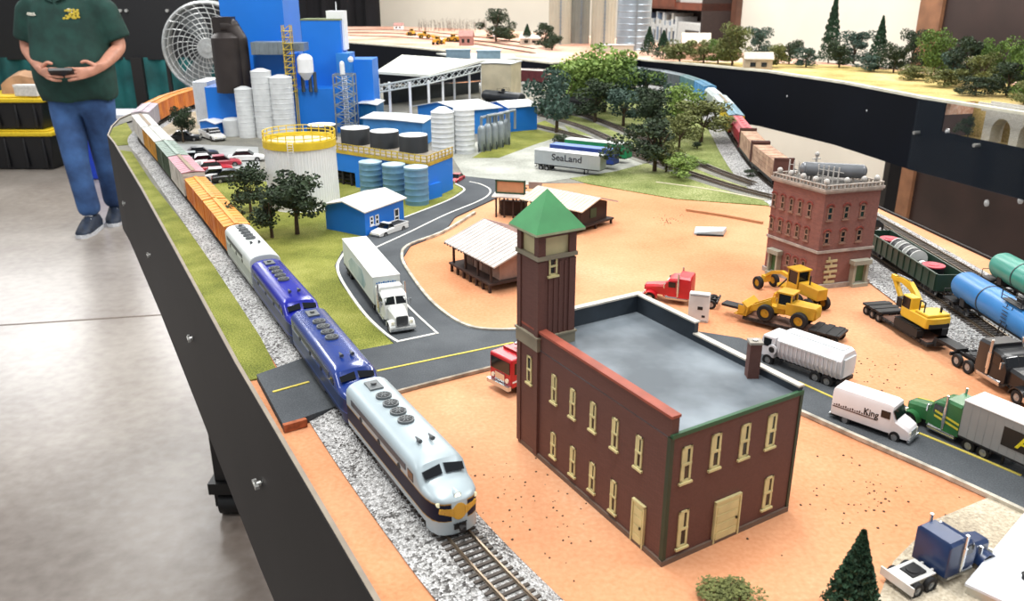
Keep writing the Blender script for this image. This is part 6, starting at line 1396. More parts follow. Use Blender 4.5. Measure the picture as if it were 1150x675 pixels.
# fire engine half hidden behind the tower
def firetruck(label):
    r = thing('fire_engine', label, 'fire engine'); m = M('#c01d2a', .3, var=.1, key='fire')
    b = MB(); b.box(1.6, 4.0, -1.15, 1.15, .6, 2.7); b.build('cab', m, r, bevel=.1)
    b = MB(); b.box(-4.0, 1.5, -1.15, 1.15, .7, 2.5); b.build('pump_body', m, r, bevel=.05)
    b = MB(); b.box(3.98, 4.04, -1.0, 1.0, 1.6, 2.45)
    for sy in (-1, 1): b.box(2.0, 2.7, sy*1.16-.02, sy*1.16+.02, 1.6, 2.4); b.box(2.9, 3.7, sy*1.16-.02, sy*1.16+.02, 1.6, 2.4)
    b.build('cab_window', glass, r)
    for sy in (-1, 1):
        b = MB()
        for k in range(4): b.box(-3.8+k*1.3, -2.7+k*1.3, sy*1.16-.02, sy*1.16+.03, 1.2, 2.3)
        b.build('locker_door', M('#b8b4b0', .4, .5, key='lock'), r)
        b = MB(); b.box(-3.8, 3.9, sy*1.16-.01, sy*1.16+.02, 1.0, 1.12); b.build('stripe', WHT, r)
        b = MB(); b.cyl((4.0, sy*.75, 1.1), (4.1, sy*.75, 1.1), .16, n=12); b.build('headlight', lampw, r)
    b = MB(); b.box(4.0, 4.3, -1.15, 1.15, .5, .8); b.box(4.02, 4.08, -.5, .5, .85, 1.45); b.build('bumper', chrome, r)
    b = MB(); b.box(2.6, 3.0, -.9, .9, 2.7, 2.88); b.build('light_bar', lampr, r)
    b = MB()
    for sy in (-.35, .35): b.box(-4.0, 2.4, sy-.06, sy+.06, 2.95, 3.1)
    for k in range(14): b.box(-3.9+k*.46, -3.84+k*.46, -.35, .35, 3.0, 3.06)
    b.box(-.2, .2, -.3, .3, 2.5, 2.95); b.build('roof_ladder', chrome, r)
    b = MB(); b.box(-3.9, 3.9, -.8, .8, .45, .75); b.build('chassis', frm, r)
    wheels(r, [(x, sy*.98) for x in (2.6, -2.2) for sy in (-1, 1)], .52, .32); return r
ft = firetruck('red fire engine half hidden behind the brown tower base'); fa = P(567, 432); put(ft, fa[0]+3.0, fa[1]+1.6, 0, R(220), 1.08)
# cars
def car(name, label, col, L=4.6, pick=False, top=None, dark=False, Wd=.88, cat='car', group=None):
    r = thing(name, label, cat, group=group); m = col; h = L/2
    b = MB(); S = []
    for x, z, w_ in ((-h, .55, Wd*.9), (-h+.12, .82, Wd), (-h*.45, .92, Wd), (h*.3, .9, Wd), (h-.35, .75, Wd*.97), (h-.05, .6, Wd*.88), (h, .45, Wd*.8)): S.append([(x, -w_, .28), (x, -w_, z-.12), (x, -w_+.12, z), (x, w_-.12, z), (x, w_, z-.12), (x, w_, .28)])
    b.loft(S); b.build('body', m, r)
    b = MB()
    xs = (-h*.0, .25, h*.28, h*.42) if pick else (-h*.72, -h*.45, h*.12, h*.42)
    S = []
    for x, z, w_ in ((xs[0], .9, Wd*.92), (xs[1], 1.42, Wd*.74), (xs[2], 1.42, Wd*.74), (xs[3], .88, Wd*.92)): S.append([(x, -w_, .85), (x, -w_, z), (x, w_, z), (x, w_, .85)])
    b.loft(S); b.build('windows', glass, r)
    b = MB(); b.box(xs[1]-.04, xs[2]+.04, -Wd*.74, Wd*.74, 1.4, 1.47); b.build('roof', top or m, r)
    if pick: b = MB(); b.box(-h+.2, -.1, -Wd+.15, Wd-.15, .9, .96); b.build('truck_bed', frm, r); b = MB(); [b.box(-h+.1, 0, s*(Wd-.06)-.06, s*(Wd-.06)+.06, .85, 1.05) for s in (-1, 1)]; b.box(-h+.05, -h+.15, -Wd, Wd, .85, 1.05); b.build('bed_rail', m, r)
    for sy in (-1, 1): b = MB(); b.box(h-.1, h+.0, sy*Wd*.62-.13, sy*Wd*.62+.13, .5, .64); b.build('headlight', lampw, r)
    for sy in (-1, 1): b = MB(); b.box(-h-.02, -h+.06, sy*Wd*.7-.12, sy*Wd*.7+.12, .55, .72); b.build('tail_light', lampr, r)
    b = MB(); b.box(h-.12, h+.06, -Wd*.85, Wd*.85, .3, .45); b.box(-h-.06, -h+.1, -Wd*.85, Wd*.85, .3, .45); b.build('bumper', chrome, r)
    wheels(r, [(x, sy*(Wd-.06)) for x in (h*.62, -h*.6) for sy in (-1, 1)], .33, .2); return r
cw = M('#e2e2e0', .3, var=.03, key='carw'); cr_ = M('#b51a2c', .3, key='carr'); cs_ = M('#9aa3a8', .3, .4, key='cars'); cb_ = M('#23262c', .3, key='carb')
twop(car('pickup_truck', 'white pickup with dark load bed beside the blue shed', cw, 5.4, True, cat='pickup'), (454, 256), (420, 268), 5.6)
twop(car('car', 'dark red car at the corner of the blue platform building', cr_), (518, 201), (507, 207), 4.8); bpy.data.objects
o = car('pickup_truck', 'white pickup parked near the tiny blue hut', cw, 5.4, True, cat='pickup'); twop(o, (226, 152), (253, 161), 7.2); o.scale = (1.5, 1.5, 1.6)
lot = [('silver car at the left of the parking lot, nearest the pink roofed boxcar', cs_, 218, 183, .2), ('white car with dark windows behind the red one in the parking lot', cw, 232, 186, .25), ('bright red car in the parking lot', cr_, 240, 194, .2), ('white car in front of the red one, edge of the parking lot', cw, 247, 202, .15), ('dark car at the right end of the parking lot', cb_, 262, 204, .1), ('dark grey car behind the silver one, far side of the parking lot', cb_, 226, 177, .2), ('red car behind the bright red one, closest to the white tank', M('#a8303f', .3), 250, 187, .2), ('white long car parked beside the white tank', cw, 277, 181, 0)]
for lab, m, px, py, a_ in lot:
    x, y = P(px, py); o = car('car', lab, m, group='cars in the parking lot'); put(o, x, y, 0, R(12)+a_, 1.35)
x, y = P(208, 158); o = car('car', 'dark car under the small tree at the left', cb_); put(o, x, y, 0, R(10), 1.35)
# container trailers
cA, cB = P(603, 189), P(678, 198)
def ctrailer(label, k, m, rm, txt=None):
    t = trailer(label, 13, m, rm, H=3.6, txt=txt, tm=M('#2a2c34', .6, key='sltx'), ts=1.6, tx=1.15)
    A, B = (cA[0]+k*3.6, cA[1]+k*6.6), (cB[0]+k*3.6, cB[1]+k*6.6)
    put(t, (A[0]+B[0])/2, (A[1]+B[1])/2, 0, math.atan2(A[1]-B[1], A[0]-B[0])+math.pi, math.dist(A, B)/13.4); return t
ctrailer('grey container trailer with dark lettering, front of the three', 0, M('#a3aaac', .5, var=.05, key='slg'), M('#dde0e0', .5, key='slr'), 'SeaLand')
ctrailer('dark blue container trailer between grey and green ones', .75, M('#2a4596', .5, key='slb'), M('#4f74bd', .5, key='slbr'))
ctrailer('green container trailer at the back of the three', 1.55, M('#1f8a55', .5, key='slgr'), M('#d5ddd8', .5, key='slgrr'))
# loose sheet and debris on the dirt
X_, Y_ = P(797, 261); t = thing('loose_panel', 'pale blue grey bent sheet lying on the orange dirt', 'panel', X_, Y_, 0, R(-8)); 
b = MB(); b.hexa([(-2, -1.4, .05), (1.4, -1.7, .05), (2.1, 1.0, .05), (-1.6, 1.8, .05)], [(-2, -1.4, .25), (1.4, -1.7, .7), (2.1, 1.0, .5), (-1.6, 1.8, .2)]); b.build('sheet', M('#b9cbd2', .4, var=.1, key='sheet'), t)
b = MB(); b.box(-1.7, 1.5, -1.75, -1.6, 0, .2); b.build('dark_edge', frm, t)
random.seed(3)
for k, (cx0, cy0, sx, sy, n, nm, lab) in enumerate(((750, 248, 14, 5, 45, 'debris', 'scatter of dark crumbs on the orange dirt beyond the depot'), (960, 420, 60, 20, 60, 'debris', 'scatter of dark crumbs near the lowboy'), (600, 560, 90, 60, 90, 'debris', 'scatter of dark crumbs in front of the brown building'), (960, 560, 70, 40, 60, 'debris', 'scatter of dark crumbs near the little pine'))):
    b = MB()
    for i in range(n):
        q_ = P(cx0+random.gauss(0, sx*.6), cy0+random.gauss(0, sy*.6)); s_ = random.uniform(.02, .05)
        if k == 2 and (onwall(585, 496, FL, FC) and ((q_[0]-FL[0])*d1[1]-(q_[1]-FL[1])*d1[0]) < 0.2): continue
        b.T = Matrix.Translation((q_[0], q_[1], 0)) @ Matrix.Rotation(random.random()*6, 4, 'Z'); b.box(-s_, s_*1.4, -s_, s_, 0, s_)
    b.T = Matrix(); tag(b.build(nm, M('#4a3a2c', .9, key='crumb')), lab, 'debris', kind='stuff').location = (0, 0, TZ)
# ================================================================ trees
def leafmat(a, b_, k): 
    m = M(a, .85, var=.4, scale=9, col2=b_, key=k, detail=6, fac=(.3, .7)); return m
LM = {'dark': leafmat('#3d4f33', '#232e20', 'lfd'), 'mid': leafmat('#6f8a3c', '#405726', 'lfm'), 'light': leafmat('#94aa56', '#5f7a38', 'lfl'), 'olive': leafmat('#7c8148', '#4e542c', 'lfo'), 'blue': leafmat('#4a6356', '#2a3d34', 'lfb'), 'con': leafmat('#2f5136', '#1d3524', 'lfc')}
trunkM = M('#5b4a3a', .9, var=.3, scale=40, key='trunk')
def crown(kind, seed, n):
    rnd = random.Random(seed); vs = []; fs = []
    def leaf(p, s, up=.3):
        a = Vector((rnd.gauss(0, 1), rnd.gauss(0, 1), rnd.gauss(0, 1)+up)).normalized(); b_ = a.orthogonal().normalized(); b_.rotate(Matrix.Rotation(rnd.random()*6.28, 3, a)); c_ = a.cross(b_)
        o = len(vs); p = Vector(p)
        vs.extend([tuple(p+b_*s), tuple(p+c_*s*.7), tuple(p-b_*s*.9), tuple(p-c_*s*.7)]); fs.append((o, o+1, o+2, o+3))
    if kind == 'con':
        for i in range(n):
            t = rnd.random()**.8; z = .06+.92*t; r = (1-t)*.36*(0.72+.28*abs(math.sin(t*34)))+.012; a = rnd.random()*6.283; q = r*rnd.random()**.35
            leaf((q*math.cos(a), q*math.sin(a), z-.03*q/.3), .018+.012*rnd.random())
    else:
        lobes = [(rnd.gauss(0, .17), rnd.gauss(0, .17), rnd.uniform(.14 if seed > 100 else .26, .84), rnd.uniform(.13, .21)) for _ in range(20 if seed > 100 else 14)]
        for i in range(n):
            L = rnd.choice(lobes); d_ = Vector((rnd.gauss(0, 1), rnd.gauss(0, 1), rnd.gauss(0, 1))).normalized()*L[3]*rnd.random()**.28
            leaf((L[0]+d_.x, L[1]+d_.y, max(.12, min(1, L[2]+d_.z*.8))), .019+.016*rnd.random())
    b = MB(); b.add(vs, fs); return b.mesh('foliage', LM[kind], u=1, fix=False)
def trunk(seed, con=False):
    rnd = random.Random(seed); b = MB()
    if con: b.cyl((0, 0, 0), (0, 0, .9), .022, .006, n=8)
    else:
        b.cyl((0, 0, 0), (.01, 0, .4), .03, .02, n=8)
        for k in range(6):
            a = k*1.05+rnd.random(); r = rnd.uniform(.1, .25); b.cyl((.01, 0, .28+.03*k), (r*math.cos(a), r*math.sin(a), rnd.uniform(.55, .85)), .014, .005, n=6)
    return b.mesh('trunk', trunkM, u=1)
CR = {}
def tree(px, py, ytop, wpx, kind, label, group=None, n=1500, z=0, cat='tree', name='tree', var=None, wmul=1):
    w0 = wpx; wpx = wpx*wmul
    x, y = P(px, py, z); h = HT(px, py, ytop) if z == 0 else (py-ytop)/FPX*(y*pc+KH*ps)*1.05; depth = y*pc+(KH-h/2)*ps; w_ = wpx/FPX*depth
    v = var if var is not None else (int(px)+int(py)) % 3
    if (kind, v) not in CR: CR[(kind, v)] = (crown(kind, 11*v+len(kind), int(n*1.5)), trunk(v+5, kind == 'con'))
    cm, tm = CR[(kind, v)]
    r = thing(name, label, cat, x, y, z, (px*7 % 60)/10, group)
    base = .62 if kind != 'con' else .60
    for me, nm in ((cm, 'foliage'), (tm, 'trunk')):
        o = bpy.data.objects.new(nm, me); C.objects.link(o); o.parent = r; o.scale = (w_*U/base*.92, w_*U/base*.92, h*U*1.02)
    return r
tree(206, 160, 118, 25, 'dark', 'small dark leafy tree left of the plant near the orange boxcars', n=1500)
tree(334, 264, 190, 62, 'dark', 'dark open leafed tree in front of the white storage tank, right one', var=0)
tree(306, 268, 205, 48, 'dark', 'dark open leafed tree in front of the white storage tank, left one', var=1)
tree(282, 240, 182, 40, 'dark', 'dark tree between the orange boxcar and the parked cars', var=2)
for px, py, yt, w_, k, lab in ((625, 150, 72, 50, 'blue', 'dark bluish tree by the yellow grass at the left end of the far grove'), (650, 128, 58, 62, 'light', 'broad light green tree in the middle left of the far grove'), (678, 126, 49, 66, 'light', 'tallest light green tree of the far grove'), (703, 128, 62, 52, 'mid', 'mid green tree at the right of the tallest one'), (720, 130, 72, 46, 'blue', 'bluish dark tree at the right end of the far grove'), (640, 118, 66, 50, 'mid', 'mid green tree at the back left of the far grove'), (668, 138, 88, 46, 'dark', 'dark low tree at the foot of the far grove'), (700, 142, 96, 44, 'blue', 'low bluish tree in front of the far grove, right side'), (735, 193, 128, 58, 'dark', 'dark bushy tree beside the sidings next to the container trailers'), (728, 160, 96, 46, 'dark', 'tall dark tree behind the bushy one by the sidings'), (760, 150, 92, 42, 'light', 'light green upright tree left of the olive bush'), (787, 160, 112, 56, 'olive', 'wide olive tree near the far right train'), (762, 170, 128, 36, 'olive', 'small olive tree between the dark and wide olive ones')):
    tree(px, py, yt, w_, k, lab)
for px, py, yt, w_, k, lab in ((763, 200, 172, 34, 'light', 'low pale green scrub between the siding tracks'), (748, 194, 160, 30, 'olive', 'low olive scrub beside the dark bushy tree'), (783, 168, 159, 12, 'dark', 'tiny dark shrub on the grass below the olive tree'), (843, 200, 190, 14, 'dark', 'tiny dark shrub by the sidings near the red brick building'), (778, 188, 178, 22, 'light', 'pale scrub along the siding, farther right'), (630, 168, 150, 16, 'dark', 'thin dark bush by the gravel lot'), (812, 671, 657, 60, 'olive', 'low olive tuft at the bottom edge in front of the brown building'), (660, 226, 221, 6, 'dark', 'tiny dark chimney like bush on the second depot corner')):
    if px == 660: continue
    tree(px, py, yt, w_, k, lab, cat='bush', name='bush')
tree(954, 690, 596, 66, 'con', 'dark green little pine tree at the bottom edge left of the blue truck', n=5200, var=7)
# trees on the far table
opt = [(557, 47, 9, 24, 'dark'), (592, 50, 27, 16, 'con'), (613, 54, 24, 18, 'dark'), (572, 46, 30, 16, 'olive'), (620, 56, 38, 16, 'dark'), (728, 62, 30, 20, 'con'), (744, 66, 34, 22, 'con'), (763, 70, 42, 26, 'olive'), (790, 71, 44, 24, 'olive'), (822, 74, 24, 26, 'olive'), (806, 72, 42, 20, 'mid'), (851, 68, 28, 20, 'blue'), (866, 76, 48, 20, 'olive'), (886, 72, 43, 18, 'dark'), (905, 76, 52, 18, 'blue'), (930, 71, -8, 24, 'con'), (942, 76, 44, 20, 'dark'), (958, 72, 32, 26, 'blue'), (984, 76, 18, 24, 'con'), (1003, 82, 46, 20, 'dark'), (1022, 80, 30, 18, 'dark'), (1045, 86, 28, 26, 'mid'), (1068, 92, 50, 22, 'blue'), (1084, 96, 38, 30, 'dark'), (1100, 100, 58, 26, 'olive'), (1114, 98, 40, 26, 'mid'), (1130, 108, 66, 30, 'dark'), (1142, 102, 36, 30, 'mid'), (1158, 112, 50, 34, 'mid'), (1060, 98, 76, 26, 'olive'), (975, 80, 62, 24, 'blue'), (1022, 90, 70, 24, 'olive'), (1095, 108, 84, 26, 'dark'), (1150, 118, 88, 26, 'olive')]
nm_ = {'dark': 'dark green', 'con': 'dark conical', 'olive': 'olive', 'mid': 'fresh green', 'blue': 'grey green'}
near_ = lambda px: 'beside the far cream silos' if px < 660 else 'beside the steel silo' if px < 755 else 'below the wall shelf' if px < 835 else 'against the cream wall' if px < 1030 else 'before the brown doorway'
for i, (px, py, yt, w_, k) in enumerate(opt):
    ex_ = 'leaning scrub' if (py-yt) < 30 else 'tree'
    hpx = py-yt; siz = 'tallest' if yt < 0 else 'tall' if hpx > 50 else 'middling' if hpx > 34 else 'small'
    r = tree(px, py, yt, w_, k, '%s %s %s on the far table %s, tree line place %s' % (siz, nm_[k], ex_, near_(px), 'x'), n=2000, group=None, wmul=1.2 if k != 'con' else 1.1, var=(10+i % 3) if k != 'con' else None)
    r['label'] = None; r['label'] = '%s %s %s %s' % (siz, nm_[k], ex_, near_(px)); r['group'] = 'xx%s %ss %s' % (nm_[k]+' '+siz, ex_, near_(px))
seen = {}
for o in bpy.data.objects:
    if str(o.get('group', '')).startswith('xx'): seen.setdefault(o['label'], []).append(o)
ords = ['leftmost', 'second from left', 'third from left', 'fourth from left']
for k, l in seen.items():
    l.sort(key=lambda o: o.location.x/max(.1, o.location.y))
    for i, o in enumerate(l):
        o['group'] = 'trees along the far table'
        if len(l) > 1: o['label'] = k+', '+(ords[i] if i < len(l)-1 or i == 0 else 'rightmost')+' such'
# ================================================================ far table objects
def fsilo(px, py, wpx, m, lab, ribs=True, top=48):
    x, y = P(px, py); r_ = wpx/2/FPX*(y*pc+KH*ps); t = thing('grain_silo', lab, 'silo', x, y+r_, 0); prof = []
    MB().lathe([(r_, 0), (r_, top), (r_*.4, top+5), (.01, top+5.5)], 28).build('shell', m, t)
    b = MB()
    if ribs:
        for k in range(20): a = k*math.pi/10; b.cyl((r_*math.cos(a), r_*math.sin(a), 0), (r_*math.cos(a), r_*math.sin(a), top), r_*.05, n=5)
    else:
        for k in range(16): b.lathe([(r_*1.0, k*3+.2), (r_*1.025, k*3+.5), (r_*1.0, k*3+.8)], 28)
    b.build('rib', m, t)
    b = MB(); b.box(-.4, .4, -r_-.5, -r_-.3, 0, top)
    for k in range(24): b.box(-.8, .8, -r_-.6, -r_-.4, k*2, k*2+.3)
    b.build('ladder', GRY, t)
crs = M('#bdb8a6', .7, var=.1, scale=6, key='silocream'); gls = M('#9a9c94', .7, var=.12, scale=6, key='silogrey'); sts = M('#a3b2bd', .35, .5, var=.15, scale=10, key='silosteel')
fsilo(629, 50, 24, crs, 'cream ribbed grain silo, leftmost of the far group'); fsilo(652, 49, 20, gls, 'grey ribbed grain silo, second of the far group'); fsilo(678, 51, 26, crs, 'cream ribbed grain silo next to the steel one'); fsilo(713, 57, 38, sts, 'shiny grey steel grain silo at the right of the far group', False)
x, y = P(690, 58); t = thing('silo_base_house', 'low pale concrete house at the foot of the far silos', 'building', x, y); b = MB(); b.box(-9, 9, -2, 2, 0, 3); b.build('walls', crs, t); b = MB(); b.box(-9.5, 9.5, -2.4, 2.4, 3, 3.4); b.build('roof', PR, t)
def fhouse(px, py, wpx, hm, wm, rm, lab, name='model_house'):
    x, y = P(px, py); w_ = wpx/FPX*(y*pc+KH*ps); t = thing(name, lab, 'house', x, y, 0, R(-8)); d_ = w_*.6
    b = MB(); b.box(-w_/2, w_/2, -d_/2, d_/2, 0, hm); b.add([(-w_/2, -d_/2, hm), (-w_/2, d_/2, hm), (-w_/2, 0, hm*1.5), (w_/2, -d_/2, hm), (w_/2, d_/2, hm), (w_/2, 0, hm*1.5)], [(0, 1, 2), (3, 5, 4)]); b.build('walls', wm, t)
    for sy in (-1, 1): b = MB(); b.hexa([(-w_/2-.4, sy*d_*.58, hm*.93), (w_/2+.4, sy*d_*.58, hm*.93), (w_/2+.4, 0, hm*1.5), (-w_/2-.4, 0, hm*1.5)], [(-w_/2-.4, sy*d_*.58, hm*.93+.4), (w_/2+.4, sy*d_*.58, hm*.93+.4), (w_/2+.4, 0, hm*1.5+.4), (-w_/2-.4, 0, hm*1.5+.4)]); b.build('roof', rm, t)
    for k in range(2): b = MB(); b.box(-w_*.3+k*w_*.4, -w_*.1+k*w_*.4, -d_/2-.1, -d_/2, hm*.3, hm*.7); b.build('window', pane, t)
fhouse(524, 51, 15, 5, M('#a3746c', .7), M('#b98c84', .6), 'dusty pink building on the pink ground of the far table')
fhouse(562, 41, 16, 3, WHT, WHT, 'small white building under the dark tree on the far table')
fhouse(596, 50, 22, 3.4, M('#cdbfae', .7), M('#e0d8ce', .6), 'pale low building right of the dark tree on the far table')
fhouse(448, 33, 10, 3, WHT, M('#b98c84', .6), 'tiny white building with pinkish roof at the left of the pink ground')
fhouse(780, 66, 30, 7, M('#c6a68c', .7), M('#d8cab8', .6), 'tan building among the olive trees below the wall shelf')
fhouse(850, 78, 30, 4, M('#b8a58c', .7), M('#cbbda8', .6), 'low tan building against the cream wall on the far table')
fhouse(1090, 84, 20, 4, M('#8a7f6c', .7), M('#a59a86', .6), 'grey tan hut under the trees before the brown doorway')
for i, (px, py, a_) in enumerate(((478, 43, .3), (492, 50, 1.2), (508, 47, 2.6), (462, 40, 2))):
    x, y = P(px, py); o = loader(['yellow loader at the middle of the pink ground on the far table', 'yellow loader nearest the fascia on the far table pink ground', 'yellow loader beside the dusty pink building', 'yellow loader farthest left on the pink ground'][i]); put(o, x, y, 0, a_, 1.4)
random.seed(5)
b = MB()
for i in range(90):
    x, y = P(random.uniform(470, 548), random.uniform(31, 36)); h = random.uniform(4, 9); b.cyl((x, y, 0), (x+random.uniform(-1, 1), y, h), .16, .03, n=4)
    for k in range(3): z = h*random.uniform(.4, .9); b.cyl((x, y, z), (x+random.uniform(-2, 2), y+random.uniform(-1, 1), z+1.5), .08, .02, n=3)
tag(b.build('bare_saplings', M('#7b6a5e', .9, key='bare')), 'row of thin bare grey brown saplings behind the pink ground', 'saplings', kind='stuff').location = (0, 0, TZ)
for k, off_ in enumerate((0, 9, 18)):
    q0 = [P(390, 40-k*3), P(450, 42-k*4), P(520, 48-k*4), P(600, 60-k*5)]
    track(q0, ['front track on the pink ground of the far table', 'middle track on the pink ground of the far table', 'rear track on the pink ground of the far table'][k], z0=.1, indiv=40)
# stone viaduct in the canyon cut
vd_ = thing('stone_viaduct', 'pale stone arch viaduct seen through the clear panel at the right', 'viaduct', lp(Lc*.5)[0], lp(Lc*.5)[1], 0, math.atan2(B_[1]-A_[1], B_[0]-A_[0]))
stn = Mbrick('viaduct_stone', '#e2dfd6', '#cfcbc0', '#b0aca2', 60, bump=.5)
hb = Lc*.5; zb = CANZ*1.0; span = 8.5; yb0, yb1 = 4.0, 8.0; xs = CANS-hb
b = MB(); b.box(xs+2, hb+6, yb0, yb1, -1.2, .0)
x = xs+5
while x < hb+6:
    b.box(x-1.3, x+1.3, yb0, yb1, zb-2, -1.2)
    for k in range(8):
        t0, t1 = math.pi*k/8, math.pi*(k+1)/8; cx3 = x+span/2; rr = span/2-1.3
        p0 = (cx3-rr*math.cos(t0), zb+2+(abs(zb)-4.4)*math.sin(t0)); p1 = (cx3-rr*math.cos(t1), zb+2+(abs(zb)-4.4)*math.sin(t1))
        b.hexa([(p0[0], yb0, p0[1]), (p1[0], yb0, p1[1]), (p1[0], yb1, p1[1]), (p0[0], yb1, p0[1])], [(p0[0], yb0, -1.2), (p1[0], yb0, -1.2), (p1[0], yb1, -1.2), (p0[0], yb1, -1.2)])
    x += span
b.build('arches', stn, vd_)
b = MB()
for yy in (yb0-.3, yb1-.1): b.box(xs+1, hb+6, yy, yy+.4, 0, .9)
b.build('parapet', stn, vd_)
b = MB()
for yy in (5.8, 7.0): b.box(xs+1, hb+6, yy, yy+.12, .1, .35)
for k in range(60): b.box(xs+1+k*.9, xs+1.35+k*.9, 5.3, 7.6, 0, .12)
b.build('track_bed', tieM, vd_)
tree(1086, 157, 130, 16, 'dark', 'little dark bush in the canyon beside the viaduct', cat='bush', name='bush', z=-9.0)
# clear acrylic guard
ac = Mglass('clear_acrylic', '#46505a', .03, .08)
pA, pB = onwall(1037, 112, A_, B_)[0], Lc+25
def lq(s, d): n_ = ((B_[1]-A_[1])/Lc, -(B_[0]-A_[0])/Lc); p = lp(s); return (p[0]+n_[0]*d, p[1]+n_[1]*d)
gp = [lq(pA, 1.4), lq(pB, 1.4), lq(pB, 1.9), lq(pA, 1.9)]
c0 = gp[0]; t = thing('acrylic_guard', 'clear acrylic guard panel bolted over the right end of the far fascia', 'panel', c0[0], c0[1], 0)
b = MB(); b.prism([(p[0]-c0[0], p[1]-c0[1]) for p in gp], -19.4, .2); b.build('panel', ac, t)
b = MB()
for s_ in (pA+1, pA+22): p = lq(s_, 0); q_ = lq(s_, 2.3); b.cyl((p[0]-c0[0], p[1]-c0[1], -9), (q_[0]-c0[0], q_[1]-c0[1], -9), .5, n=10)
b.build('spacer_bolt', nutm.materials[0], t)
# ================================================================ room things
# display table with teal skirt at the far left
dt = thing('display_table', 'far left table with black fascia and teal cloth skirt', 'table', -4.4, 8.1, 0, real=True)
b = MB(); b.box(-3.2, 2.3, -.3, .3, 1.22, 1.25); b.build('table_top', M('#26221f', .7), dt, u=1)
b = MB(); b.box(-3.2, 2.3, -.34, -.31, .84, 1.45); b.build('fascia', M('#121317', .6, key='dtf'), dt, u=1)
secs = []
for k in range(241): x = -3.2+5.5*k/240; y = -.33+.018*math.sin(k*.8)+.01*math.sin(k*.33); secs.append([(x, y, .03), (x, y, .86), (x, y+.01, .86), (x, y+.01, .03)])
MB().loft(secs).build('skirt', M('#1d6a6b', .8, var=.35, scale=4, key='teal'), dt, u=1, ang=70)
for k in range(5): b = MB(); b.box(-1.6+k*.86, -1.5+k*.86, -.40, -.34, 0, .86); b.build('leg', legm, dt, u=1)
for px in (134, 141, 187): X_ = WX(px, 7.75, 1.3)+4.4; b = MB(); b.cyl((X_, -.36, WH(7.75, 12)), (X_, -.33, WH(7.75, 12)), .014, n=10); b.build('bolt', nutm.materials[0], dt, u=1)
# totes
def tote(lab, x0, x1, zb_, zt, Y):
    t = thing('storage_tote', lab, 'tote', (x0+x1)/2, Y+.22, zb_, real=True); w_ = (x1-x0)/2; h = zt-zb_
    b = MB(); b.hexa([(-w_*.9, -.19, 0), (w_*.9, -.19, 0), (w_*.9, .19, 0), (-w_*.9, .19, 0)], [(-w_*.98, -.22, h-.04), (w_*.98, -.22, h-.04), (w_*.98, .22, h-.04), (-w_*.98, .22, h-.04)])
    for k in range(6): b.box(-w_*.85+k*w_*.33, -w_*.8+k*w_*.33, -.225, -.2, .02, h-.06)
    b.build('tub', M('#15161a', .45, key='tub'), t, u=1, bevel=.01)
    b = MB(); b.box(-w_*1.04, w_*1.04, -.25, .25, h-.05, h-.015); b.box(-w_*.95, w_*.95, -.22, .22, h-.015, h); b.build('lid', M('#e6c524', .5, key='ylid'), t, u=1, bevel=.008)
    for sx in (-1, 1): b = MB(); b.box(sx*w_*1.0-.02, sx*w_*1.0+.02, -.07, .07, h-.1, h-.04); b.build('latch', M('#15161a', .45, key='tub'), t, u=1)
TY = 6.95; z2_, z1_ = WH(TY, 146), WH(TY, 108)
tote('black storage tote with yellow lid on the floor, bottom of the stack', WX(-70, TY, .2), WX(60, TY, .2), 0, z2_, TY); tote('black storage tote with yellow lid on top of the other', WX(-78, TY, .5), WX(49, TY, .5), z2_, z1_, TY)
t = thing('paper_bag', 'crumpled tan paper bag lying on the upper tote lid', 'bag', WX(14, TY, .7), TY+.30, z1_, R(2), real=True)
random.seed(9); secs = []
for k in range(9):
    x = -.2+.05*k; hh = .06+.09*math.sin((k+.5)*.38)+random.uniform(-.015, .015); secs.append([(x, -.13+random.uniform(-.02, .02), 0), (x, -.11+random.uniform(-.02, .02), hh), (x+random.uniform(-.01, .01), 0, hh+.04+random.uniform(-.02, .02)), (x, .12+random.uniform(-.02, .02), hh), (x, .14, 0)])
MB().loft(secs).build('bag', M('#b98f6c', .8, var=.2, scale=12, key='bag'), t, u=1, ang=20)
t = thing('white_box', 'white cardboard box in front of the tan bag on the tote', 'box', WX(30, TY, .65), TY+.05, z1_, R(-6), real=True)
MB().box(-.1, .1, -.06, .06, 0, .085).build('box', M('#dedad2', .7, key='wbx'), t, u=1, bevel=.004); MB().box(-.102, .102, -.062, .0, .07, .09).build('flap', M('#efece6', .7, key='wbx2'), t, u=1)
# blue bin behind the man
t = thing('blue_bin', 'bright blue bin with white rim on the floor behind the person', 'bin', WX(118, 6.6, .3), 6.7, 0, real=True)
b = MB(); b.hexa([(-.17, -.13, 0), (.17, -.13, 0), (.17, .13, 0), (-.17, .13, 0)], [(-.21, -.17, .5), (.21, -.17, .5), (.21, .17, .5), (-.21, .17, .5)]); b.build('tub', M('#1442c8', .4, key='bbin'), t, u=1, bevel=.015)
b = MB(); b.box(-.225, .225, -.185, .185, .49, .52); b.build('rim', M('#d6d9e2', .5, key='brim'), t, u=1)
